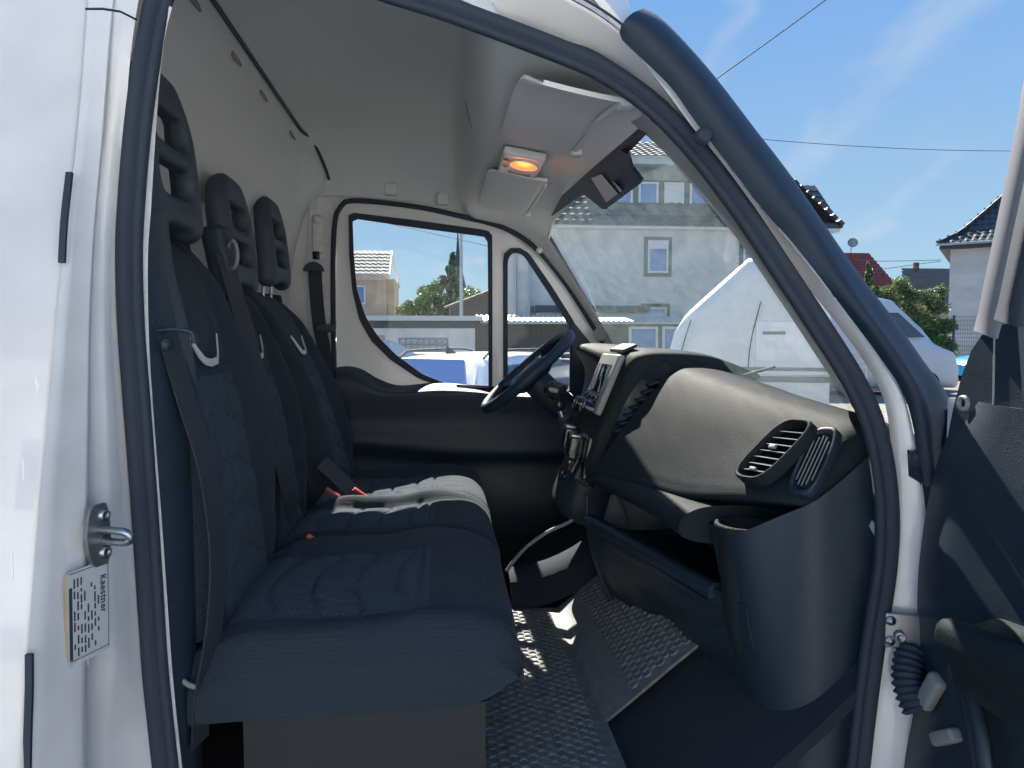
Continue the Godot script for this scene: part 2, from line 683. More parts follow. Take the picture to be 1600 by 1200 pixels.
func body_outside():
	# the side behind the door, from the cut edge of the opening to the tail
	var edge := sp([Vector3(-0.500, 2.105, -1.155), Vector3(-0.500, 2.063, -1.140), Vector3(-0.500, 1.976, -1.122), Vector3(-0.500, 1.900, -1.104), Vector3(-0.500, 1.824, -1.082), Vector3(-0.500, 1.752, -1.061), Vector3(-0.500, 1.681, -1.041), Vector3(-0.500, 1.604, -1.019), Vector3(-0.500, 1.490, -0.991), Vector3(-0.500, 1.396, -0.967), Vector3(-0.500, 1.327, -0.950), Vector3(-0.500, 1.252, -0.934), Vector3(-0.500, 1.202, -0.922), Vector3(-0.500, 1.129, -0.910), Vector3(-0.500, 1.071, -0.901)], 30)
	edge.insert(0, edge[0] + Vector3(0, 0.5, -0.08))
	edge.append(edge[-1] + Vector3(0, -0.5, 0.0))
	var s := mb()
	var rows := []
	for x in [-0.506, -0.9, -1.6, -3.6]:
		var row := []
		for p in edge:
			row.append(Vector3(x, p.y, p.z + (0.004 if x < -0.51 else 0.0)))
		rows.append(row)
	# a rolled lip at the opening
	var lip := []
	var lip2 := []
	for p in edge:
		lip.append(p + Vector3(0.004, 0, -0.004))
		lip2.append(p + Vector3(0.004, 0, -0.022))
	rows.insert(0, lip)
	rows.insert(0, lip2)
	grid(s, rows)
	commit(s, "side_panel", M.white_paint, van, "flat white side panel behind the open door, with small paler slivers near its edge")
	# small irregular slivers a little paler than the panel
	s = mb()
	var sliver_spots := [Vector3(-0.502, 1.523, -0.977), Vector3(-0.504, 1.421, -0.942), Vector3(-0.504, 1.315, -0.912)]
	mat("sliver_white", lin(0.74, 0.74, 0.73), 0.7)
	for c in sliver_spots:
		s = mb()
		var pts := []
		var k := 9
		for i in k:
			var a := TAU * i / k
			pts.append(c + Vector3(cos(a) * rng.randf_range(0.0008, 0.003), sin(a) * rng.randf_range(0.008, 0.02), 0.0055))
		sheet(s, pts, Vector3(0, 0, 0.0006))
		commit(s, "pale_sliver", M.sliver_white, van)
	# the joint of roof and side above the pillar
	s = mb()
	tube(s, [Vector3(-0.462, 2.011, -1.045), Vector3(-0.441, 2.012, -1.045), Vector3(-0.433, 2.024, -1.080), Vector3(-0.427, 2.030, -1.120)], 0.0016, 6)
	commit(s, "body_seam", M.black_rubber, van)
	# latch pockets that show as dark slots along the edge
	for run in [[Vector3(-0.493, 1.801, -1.053), Vector3(-0.493, 1.774, -1.045), Vector3(-0.493, 1.730, -1.033), Vector3(-0.493, 1.679, -1.024)], [Vector3(-0.493, 1.204, -0.913), Vector3(-0.493, 1.160, -0.910), Vector3(-0.493, 1.116, -0.904), Vector3(-0.493, 1.061, -0.898)]]:
		s = mb()
		band(s, sp(run, 8), 0.005, 0.008, Vector3(1, 0, 0))
		commit(s, "edge_gasket", M.black_rubber, van)
	# far side, tail and load box roof close the body
	s = mb()
	box(s, Vector3(-2.1, 1.62, -3.10), Vector3(3.0, 2.3, 0.05))
	box(s, Vector3(-3.6, 1.55, -2.02), Vector3(0.05, 2.3, 2.15))
	box(s, Vector3(-2.15, 2.80, -2.05), Vector3(3.0, 0.05, 2.1))
	box(s, Vector3(-2.1, 0.48, -2.0), Vector3(3.0, 0.06, 2.1))
	commit(s, "load_box", M.white_paint, van)
	# roof skin over the cab
	s = mb()
	rows = []
	for q in [[-0.68, 1.10], [-0.5, 0.93], [-0.2, 0.92], [0.05, 0.86], [0.24, 0.70], [0.36, 0.56], [0.42, 0.485]]:
		var row := []
		for t in 17:
			var f := t / 16.0
			var e := pow(absf(2 * f - 1), 4.0)
			row.append(cab(q[0], q[1] - e * 0.16, lerpf(1.16, 2.99, f)))
		rows.append(row)
	shell(s, rows, 0.012)
	commit(s, "roof", M.white_paint, van)
	# bonnet, wings and front
	s = mb()
	rows = []
	for q in [[0.80, -0.19, 0.0], [0.98, -0.26, 0.0], [1.3, -0.36, 0.02], [1.52, -0.50, 0.06], [1.60, -0.75, 0.12], [1.58, -1.2, 0.12]]:
		var row := []
		for t in 13:
			var f := t / 12.0
			var e := pow(absf(2 * f - 1), 3.0)
			row.append(cab(q[0] - e * 0.10, q[1] - e * 0.12, lerpf(1.12 + q[2], 2.98 - q[2], f)))
		rows.append(row)
	shell(s, rows, 0.01)
	commit(s, "bonnet", M.white_paint, van)
	for d in [1.10, 3.0]:
		s = mb()
		box(s, cab(1.19, -0.72, d), Vector3(0.58, 0.62, 0.04))
		commit(s, "front_wing", M.white_paint, van)
	s = mb()
	box(s, cab(-0.1, -1.0, 2.98), Vector3(1.7, 0.34, 0.06))
	commit(s, "sill", M.white_paint, van)
	s = mb()
	box(s, cab(0.0, -1.02, 1.06), Vector3(1.6, 0.22, 0.08))
	commit(s, "sill", M.white_paint, van)
	var first := true
	for w in [[1.12, 1.17], [1.12, 2.93], [-2.6, 1.17], [-2.6, 2.93]]:
		var t := mb()
		lathe(t, [Vector2(0.0, -0.1), Vector2(0.2, -0.1), Vector2(0.32, -0.1), Vector2(0.36, -0.06), Vector2(0.36, 0.06), Vector2(0.32, 0.1), Vector2(0.2, 0.1), Vector2(0.0, 0.08)], Transform3D(Basis.IDENTITY, Vector3(w[0], 0.36, -w[1])), 28)
		commit(t, "wheel", M.tyre, van)

func door_opening():
	# white jamb of the pillar between side panel and seal
	var e := [Vector3(-0.497, 2.102, -1.148), Vector3(-0.497, 2.060, -1.133), Vector3(-0.497, 1.898, -1.097), Vector3(-0.497, 1.751, -1.055), Vector3(-0.497, 1.680, -1.034), Vector3(-0.497, 1.604, -1.013), Vector3(-0.497, 1.490, -0.986), Vector3(-0.497, 1.397, -0.961), Vector3(-0.497, 1.254, -0.929), Vector3(-0.497, 1.204, -0.917), Vector3(-0.497, 1.131, -0.905), Vector3(-0.497, 1.074, -0.895), Vector3(-0.497, 1.002, -0.885)]
	var o := [Vector3(-0.416, 2.092, -1.120), Vector3(-0.427, 2.039, -1.120), Vector3(-0.438, 1.969, -1.120), Vector3(-0.447, 1.879, -1.120), Vector3(-0.455, 1.789, -1.120), Vector3(-0.464, 1.699, -1.120), Vector3(-0.466, 1.589, -1.120), Vector3(-0.462, 1.477, -1.120), Vector3(-0.455, 1.336, -1.120), Vector3(-0.448, 1.173, -1.120), Vector3(-0.444, 1.085, -1.120), Vector3(-0.434, 0.956, -1.120), Vector3(-0.423, 0.836, -1.120)]
	var n := 44
	var a := sp(e, n)
	var b := sp(o, n)
	var rows := []
	# fraction across, how far the metal stands proud
	for q in [[0.0, 0.0], [0.04, 0.004], [0.10, 0.007], [0.28, 0.006], [0.34, 0.010], [0.40, 0.010], [0.44, 0.0], [0.47, -0.003], [0.60, -0.004], [0.66, 0.002], [0.72, 0.003], [0.86, 0.0], [0.93, -0.001], [1.0, 0.0]]:
		var row := []
		for j in n:
			var f := float(j) / (n - 1)
			var dip := 0.0
			# the pressed pocket near the foot of the pillar
			if f > 0.78 and q[0] > 0.35 and q[0] < 0.95:
				dip = -0.022 * smoothstep(0.78, 0.92, f) * sin((q[0] - 0.35) / 0.6 * PI)
			row.append(a[j].lerp(b[j], q[0]) + Vector3(1.0, 0, 0.35) * (q[1] + dip))
		rows.append(row)
	var s := mb()
	grid(s, rows)
	commit(s, "door_pillar", M.white_paint, van, "white painted door pillar with pressed ridges")
	s = mb()
	var bead := []
	for j in range(2, n - 8):
		bead.append(a[j].lerp(b[j], 0.455) + Vector3(0.0, 0, 0.0005) + Vector3(0.0006, 0, 0) * sin(j * 1.7))
	tube(s, bead, 0.0022, 6)
	commit(s, "sealer_bead", M.white_paint, van)
	# the rubber seal right round the opening
	var path := sp([Vector3(-0.394, 0.732, -1.120), Vector3(-0.413, 0.875, -1.120), Vector3(-0.420, 0.955, -1.120), Vector3(-0.429, 1.084, -1.120), Vector3(-0.432, 1.172, -1.120), Vector3(-0.437, 1.326, -1.120), Vector3(-0.443, 1.477, -1.120), Vector3(-0.448, 1.589, -1.120), Vector3(-0.448, 1.699, -1.120), Vector3(-0.442, 1.781, -1.120), Vector3(-0.432, 1.871, -1.120), Vector3(-0.420, 1.951, -1.120), Vector3(-0.411, 2.018, -1.130), Vector3(-0.398, 2.076, -1.140), Vector3(-0.361, 2.148, -1.160), Vector3(-0.272, 2.173, -1.170), Vector3(-0.181, 2.141, -1.180), Vector3(-0.085, 2.109, -1.180), Vector3(0.002, 2.090, -1.190), Vector3(0.112, 2.055, -1.190), Vector3(0.184, 2.031, -1.190), Vector3(0.256, 2.003, -1.190), Vector3(0.336, 1.952, -1.190), Vector3(0.408, 1.878, -1.180), Vector3(0.480, 1.784, -1.170), Vector3(0.538, 1.690, -1.150), Vector3(0.599, 1.598, -1.140), Vector3(0.655, 1.507, -1.130), Vector3(0.686, 1.426, -1.120), Vector3(0.700, 1.324, -1.110), Vector3(0.701, 1.219, -1.110), Vector3(0.685, 1.093, -1.110), Vector3(0.672, 0.966, -1.110), Vector3(0.662, 0.848, -1.110), Vector3(0.645, 0.663, -1.110)], 150)
	s = mb()
	for i in path.size():
		path[i] += Vector3(0, 0, 0.014 * smoothstep(0.35, 0.42, i / 149.0))
	# a fat lobe towards the outside, a thin one inside, a groove between
	var prof := [Vector2(-0.0164, -0.010), Vector2(-0.0049, -0.012), Vector2(0.0164, -0.010), Vector2(0.0180, 0.0), Vector2(0.0148, 0.005), Vector2(0.0066, 0.006), Vector2(0.0045, 0.002), Vector2(0.0029, 0.002), Vector2(0.0008, 0.007), Vector2(-0.0082, 0.010), Vector2(-0.0156, 0.007), Vector2(-0.0180, 0.0)]
	sweep(s, path, prof, Vector3(0, 0, 1))
	commit(s, "door_seal", M.black_rubber, van, "black rubber seal round the door opening")
	# the pale flange that shows inside the seal on the pillar
	s = mb()
	band(s, sp([Vector3(-0.387, 2.056, -1.135), Vector3(-0.399, 2.011, -1.135), Vector3(-0.408, 1.948, -1.135), Vector3(-0.417, 1.857, -1.135), Vector3(-0.425, 1.765, -1.135), Vector3(-0.431, 1.701, -1.135), Vector3(-0.433, 1.589, -1.135), Vector3(-0.430, 1.475, -1.135), Vector3(-0.423, 1.322, -1.135), Vector3(-0.417, 1.166, -1.135), Vector3(-0.413, 1.067, -1.135), Vector3(-0.403, 0.926, -1.135), Vector3(-0.391, 0.803, -1.135)], 50), 0.008, 0.006, Vector3(0.3, 0, 1))
	commit(s, "flange_edge", M.light_trim, van)
	# white metal outside the seal: over the door and down the windscreen pillar
	var inn := [Vector3(-0.434, 2.153, -1.210), Vector3(-0.376, 2.222, -1.210), Vector3(-0.261, 2.237, -1.210), Vector3(-0.126, 2.177, -1.210), Vector3(0.003, 2.128, -1.210), Vector3(0.114, 2.090, -1.210), Vector3(0.187, 2.066, -1.210), Vector3(0.260, 2.043, -1.210), Vector3(0.335, 1.988, -1.210), Vector3(0.411, 1.921, -1.210), Vector3(0.501, 1.812, -1.210), Vector3(0.564, 1.732, -1.210), Vector3(0.619, 1.631, -1.150), Vector3(0.678, 1.548, -1.135), Vector3(0.708, 1.482, -1.120), Vector3(0.716, 1.401, -1.110), Vector3(0.715, 1.293, -1.105), Vector3(0.710, 1.179, -1.105), Vector3(0.692, 1.064, -1.105), Vector3(0.680, 0.958, -1.105), Vector3(0.672, 0.851, -1.105), Vector3(0.659, 0.666, -1.105)]
	var out := [Vector3(-0.460, 2.146, -1.160), Vector3(-0.394, 2.283, -1.160), Vector3(-0.249, 2.310, -1.160), Vector3(-0.082, 2.256, -1.160), Vector3(0.071, 2.171, -1.160), Vector3(0.179, 2.114, -1.160), Vector3(0.249, 2.079, -1.160), Vector3(0.310, 2.033, -1.160), Vector3(0.357, 1.978, -1.160), Vector3(0.404, 1.918, -1.160), Vector3(0.501, 1.803, -1.160), Vector3(0.574, 1.724, -1.160), Vector3(0.634, 1.625, -1.120), Vector3(0.690, 1.549, -1.110), Vector3(0.727, 1.487, -1.100), Vector3(0.744, 1.403, -1.090), Vector3(0.758, 1.298, -1.080), Vector3(0.762, 1.186, -1.080), Vector3(0.756, 1.072, -1.080), Vector3(0.746, 0.968, -1.080), Vector3(0.744, 0.862, -1.080), Vector3(0.731, 0.680, -1.080)]
	var m := 110
	a = sp(inn, m)
	b = sp(out, m)
	rows = []
	for q in [[0.0, -0.006], [0.08, 0.0], [0.2, 0.003], [0.5, 0.004], [0.8, 0.003], [0.95, 0.001], [1.0, -0.004]]:
		var row := []
		for j in m:
			row.append(a[j].lerp(b[j], q[0]) + Vector3(0, 0, q[1]))
		rows.append(row)
	s = mb()
	grid(s, rows)
	commit(s, "pillar_jamb", M.white_paint, van, "white painted jamb along the windscreen pillar")
	# roof edge between jamb and roof skin
	s = mb()
	var r0 := sp([Vector3(-0.460, 2.146, -1.160), Vector3(-0.394, 2.283, -1.160), Vector3(-0.249, 2.310, -1.160), Vector3(-0.082, 2.256, -1.160), Vector3(0.071, 2.171, -1.160), Vector3(0.179, 2.114, -1.160), Vector3(0.249, 2.079, -1.160), Vector3(0.310, 2.033, -1.160)], 30)
	var r1 := []
	for p in r0:
		r1.append(Vector3(p.x, p.y + 0.07, p.z - 0.05))
	var r2 := []
	for p in r0:
		r2.append(Vector3(p.x, p.y + 0.18, p.z - 0.14))
	grid(s, across([r0, r1, r2], 30, 8))
	commit(s, "roof_edge", M.white_paint, van)
	# drip rail above the pillar
	s = mb()
	tube(s, sp([Vector3(0.211, 2.100, -1.145), Vector3(0.251, 2.079, -1.145), Vector3(0.291, 2.052, -1.145), Vector3(0.312, 2.036, -1.145)], 14), 0.0022, 6)
	commit(s, "drip_rail", M.black_rubber, van)
	# black cover of the windscreen pillar, wrapped round to the glass
	var l0 := [Vector3(0.269, 2.040, -1.125), Vector3(0.276, 2.027, -1.125), Vector3(0.346, 1.966, -1.125), Vector3(0.392, 1.908, -1.125), Vector3(0.486, 1.796, -1.125), Vector3(0.557, 1.720, -1.125), Vector3(0.626, 1.624, -1.105), Vector3(0.681, 1.549, -1.095), Vector3(0.717, 1.488, -1.085), Vector3(0.734, 1.406, -1.075), Vector3(0.744, 1.351, -1.070)]
	var l1 := [Vector3(0.270, 2.049, -1.112), Vector3(0.297, 2.035, -1.112), Vector3(0.365, 1.970, -1.112), Vector3(0.420, 1.905, -1.112), Vector3(0.516, 1.794, -1.112), Vector3(0.584, 1.718, -1.112), Vector3(0.638, 1.623, -1.080), Vector3(0.690, 1.550, -1.070), Vector3(0.721, 1.490, -1.060), Vector3(0.740, 1.413, -1.060), Vector3(0.749, 1.353, -1.060)]
	var l2 := [Vector3(0.287, 2.067, -1.118), Vector3(0.322, 2.050, -1.118), Vector3(0.391, 1.985, -1.118), Vector3(0.459, 1.901, -1.118), Vector3(0.551, 1.788, -1.118), Vector3(0.616, 1.705, -1.118), Vector3(0.678, 1.611, -1.100), Vector3(0.729, 1.537, -1.090), Vector3(0.758, 1.478, -1.080), Vector3(0.765, 1.410, -1.075), Vector3(0.770, 1.350, -1.075)]
	var l3 := [Vector3(0.317, 2.097, -1.170), Vector3(0.354, 2.076, -1.170), Vector3(0.428, 2.004, -1.170), Vector3(0.501, 1.919, -1.170), Vector3(0.569, 1.839, -1.170), Vector3(0.672, 1.704, -1.170), Vector3(0.734, 1.615, -1.150), Vector3(0.780, 1.548, -1.140), Vector3(0.817, 1.478, -1.120), Vector3(0.813, 1.403, -1.120), Vector3(0.811, 1.340, -1.120)]
	var l4 := [Vector3(0.347, 2.156, -1.300), Vector3(0.381, 2.142, -1.300), Vector3(0.457, 2.069, -1.300), Vector3(0.541, 1.966, -1.300), Vector3(0.615, 1.872, -1.300), Vector3(0.721, 1.731, -1.300), Vector3(0.805, 1.626, -1.300), Vector3(0.870, 1.544, -1.300), Vector3(0.930, 1.465, -1.300), Vector3(0.933, 1.375, -1.300), Vector3(0.933, 1.302, -1.300)]
	s = mb()
	grid(s, across([l0, l1, l2, l3, l4], 70, 22))
	commit(s, "pillar_cover", M.black_cover, van, "black plastic cover along the slanting windscreen pillar")
	# black cap screw on the pillar cover
	s = mb()
	lathe(s, [Vector2(0.0, 0.008), Vector2(0.008, 0.007), Vector2(0.012, 0.003), Vector2(0.013, -0.01)], look_xf(Vector3(0.397, 1.888, -1.110), Vector3(0, 0.1, 1)), 18)
	commit(s, "cap_screw", M.black_rubber, van)
	# black trim at the foot of the pillar with its screw
	s = mb()
	sheet(s, [Vector3(0.730, 1.405, -1.085), Vector3(0.747, 1.397, -1.085), Vector3(0.760, 1.348, -1.085), Vector3(0.782, 1.317, -1.085), Vector3(0.784, 1.409, -1.085), Vector3(0.794, 1.469, -1.085), Vector3(0.813, 1.347, -1.085), Vector3(0.808, 1.203, -1.085), Vector3(0.756, 1.205, -1.085), Vector3(0.752, 1.338, -1.085), Vector3(0.746, 1.354, -1.085), Vector3(0.732, 1.364, -1.085)], Vector3(0, 0, -0.02))
	commit(s, "hinge_cover", M.black_cover, van)
	s = mb()
	lathe(s, [Vector2(0.0, 0.004), Vector2(0.006, 0.004), Vector2(0.008, 0.0), Vector2(0.011, 0.0), Vector2(0.012, 0.004), Vector2(0.014, 0.0)], look_xf(Vector3(0.735, 1.394, -1.080), Vector3(0, 0, 1)), 18)
	commit(s, "cover_screw", M.black_rubber, van)
	# striker on the door pillar
	var xf := look_xf(Vector3(-0.464, 1.321, -1.020), Vector3(0.92, 0, 0.39))
	s = mb()
	var poly := []
	for i in 24:
		var t := TAU * i / 24
		poly.append(Vector2(cos(t) * 0.024 * (1.0 if cos(t) < 0 else 0.55), clampf(sin(t) * 0.050, -0.041, 0.041)))
	plate(s, poly, 0.010, 0.016, xf)
	var striker := commit(s, "striker", M.dull_metal, van, "grey metal door striker bolted to the white pillar")
	for y in [-0.024, 0.026]:
		s = mb()
		lathe(s, [Vector2(0.0, 0.020), Vector2(0.003, 0.020), Vector2(0.004, 0.022), Vector2(0.0075, 0.021), Vector2(0.0085, 0.016)], xf * Transform3D(Basis.IDENTITY, Vector3(0.002, y, 0)), 14)
		commit(s, "bolt", M.metal, striker)
	s = mb()
	var loop := []
	for p in [Vector3(-0.004, 0.008, 0.012), Vector3(-0.004, 0.008, 0.04), Vector3(-0.003, 0.007, 0.056), Vector3(0.0, 0.0, 0.062), Vector3(0.002, -0.007, 0.056), Vector3(0.002, -0.009, 0.04), Vector3(0.002, -0.009, 0.012)]:
		loop.append(xf * p)
	tube(s, sp(loop, 26), 0.0052, 10)
	commit(s, "latch_loop", M.metal, striker)
	label_plate()
	# door check bracket and cable boot on the front jamb
	var bx := look_xf(Vector3(0.716, 1.122, -1.075), Vector3(-0.35, 0, 1))
	s = mb()
	rbox(s, bx * Transform3D(Basis.IDENTITY, Vector3(0.004, 0, 0)), Vector3(0.056, 0.056, 0.008), 0.003)
	var chk := commit(s, "check_bracket", M.dull_metal, van, "bolted steel door check bracket")
	for q in [Vector3(-0.016, 0.016, 0.004), Vector3(-0.016, -0.016, 0.004)]:
		s = mb()
		lathe(s, [Vector2(0.0, 0.006), Vector2(0.003, 0.006), Vector2(0.004, 0.004), Vector2(0.007, 0.004), Vector2(0.008, 0.0)], bx * Transform3D(Basis.IDENTITY, q), 14)
		commit(s, "bolt", M.metal, chk)
	s = mb()
	lathe(s, [Vector2(0.0, 0.012), Vector2(0.0035, 0.012), Vector2(0.005, 0.016), Vector2(0.008, 0.016), Vector2(0.0085, 0.0)], bx * Transform3D(Basis.IDENTITY, Vector3(-0.004, -0.006, 0)), 14)
	commit(s, "check_pin", M.metal, chk)
	s = mb()
	var pts := []
	var rr := []
	for i in 40:
		var f := i / 39.0
		pts.append(Vector3(0.732, 1.090, -1.070).lerp(Vector3(0.712, 1.019, -1.020), f) + Vector3(-0.012 * sin(f * PI), 0, 0))
	var fr := frames(pts, Vector3(0, 0, 1))
	var rings := []
	for i in 40:
		var rad := 0.021 + 0.003 * sin(i * TAU / 4.0)
		var ring := []
		for c in circle(rad, 14):
			ring.append(pts[i] + fr[i][0] * c.x + fr[i][1] * c.y)
		rings.append(ring)
	solid(s, rings)
	commit(s, "cable_boot", M.black_rubber, van, "ribbed black rubber cable boot below the door check bracket")

func label_plate():
	# the printed maker's plate on the pillar, its writing turned a quarter to the right
	var c := Vector3(-0.472, 1.223, -1.005)
	var zx := Vector3(0.90, 0.0, 0.43).normalized()
	var right := Vector3(0.43, 0.0, -0.90).normalized()
	var xf := Transform3D(Basis(right, Vector3(0.02, 1, 0).normalized(), zx), c + zx * 0.012)
	var s := mb()
	plate(s, [Vector2(-0.034, -0.064), Vector2(0.028, -0.060), Vector2(0.028, 0.064), Vector2(-0.034, 0.060)], 0.0, 0.0008, xf)
	var o := commit(s, "maker_plate", M.sticker, van, "silver printed plate with small lettering on the white door pillar")
	s = mb()
	plate(s, [Vector2(-0.037, -0.063), Vector2(-0.0342, -0.062), Vector2(-0.0342, 0.058), Vector2(-0.037, 0.057)], 0.0, 0.0007, xf)
	commit(s, "plate_edge", M.sticker_edge, o)
	# rule lines round the print
	s = mb()
	for q in [[0.0, 0.057, 0.062, 0.001], [0.0, -0.057, 0.062, 0.001]]:
		plate(s, [Vector2(-0.031, q[1]), Vector2(0.026, q[1] + 0.002), Vector2(0.026, q[1] + 0.003), Vector2(-0.031, q[1] + 0.001)], 0.0008, 0.0012, xf)
	plate(s, [Vector2(0.0255, -0.056), Vector2(0.0262, -0.056), Vector2(0.0262, 0.058), Vector2(0.0255, 0.058)], 0.0008, 0.0012, xf)
	commit(s, "rule", M.sticker_ink, o)
	var f := SystemFont.new()
	f.font_names = PackedStringArray(["Droid Sans"])
	f.font_weight = 700
	f.font_italic = true
	var tm := TextMesh.new()
	tm.text = "Kaestner"
	tm.font = f
	tm.font_size = 16
	tm.pixel_size = 0.00074
	tm.depth = 0.0004
	tm.material = M.sticker_ink
	var t := MeshInstance3D.new()
	t.name = "lettering"
	t.mesh = tm
	o.add_child(t)
	t.transform = xf * Transform3D(Basis(Vector3(0, 0, 1), -PI / 2), Vector3(0.018, 0.018, 0.0012))
	s = mb()
	var r := RandomNumberGenerator.new()
	r.seed = 5
	for row in 8:
		var x := 0.0095 - row * 0.0050
		var y := 0.050
		while y > -0.050:
			var w := r.randf_range(0.004, 0.014)
			if r.randf() < 0.72:
				plate(s, [Vector2(x, y), Vector2(x + 0.0022, y), Vector2(x + 0.0022, y - w), Vector2(x, y - w)], 0.0008, 0.0011, xf)
			y -= w + r.randf_range(0.0015, 0.007)
	plate(s, [Vector2(-0.032, 0.04), Vector2(-0.0275, 0.04), Vector2(-0.0275, -0.055), Vector2(-0.032, -0.055)], 0.0008, 0.0011, xf)
	commit(s, "small_print", M.sticker_ink, o)

func edge_y(x: float, table: Array) -> float:
	for i in table.size() - 1:
		if x <= table[i + 1][0]:
			return lerpf(table[i][1], table[i + 1][1], clampf((x - table[i][0]) / (table[i + 1][0] - table[i][0]), 0, 1))
	return table[-1][1]

const ROOF_LINE := [[-0.50, 0.737], [-0.44, 0.75], [-0.3, 0.755], [-0.1, 0.75], [0.0, 0.742], [0.045, 0.715], [0.075, 0.60], [0.095, 0.52], [0.12, 0.487], [0.17, 0.474], [0.26, 0.457], [0.34, 0.44], [0.405, 0.425]]
const FAR_EDGE := [[-0.50, 0.54], [-0.42, 0.553], [-0.10, 0.535], [0.2, 0.462], [0.30, 0.41], [0.36, 0.365], [0.41, 0.33]]
const NEAR_EDGE := [[-0.5, 0.60], [-0.2, 0.585], [0.0, 0.535], [0.11, 0.487], [0.257, 0.43], [0.33, 0.37], [0.41, 0.31]]

func roof_at(x: float, y: float, d: float) -> Vector3:
	var h := y
	if d > 2.62:
		var t := clampf((d - 2.62) / 0.32, 0, 1)
		h = lerpf(y, minf(edge_y(x, FAR_EDGE), y - 0.02), 1 - sqrt(1 - t * t))
	elif d < 1.46:
		var t := clampf((1.46 - d) / 0.28, 0, 1)
		h = lerpf(y, minf(edge_y(x, NEAR_EDGE), y - 0.02), 1 - sqrt(1 - t * t))
	return cab(x, h, d)

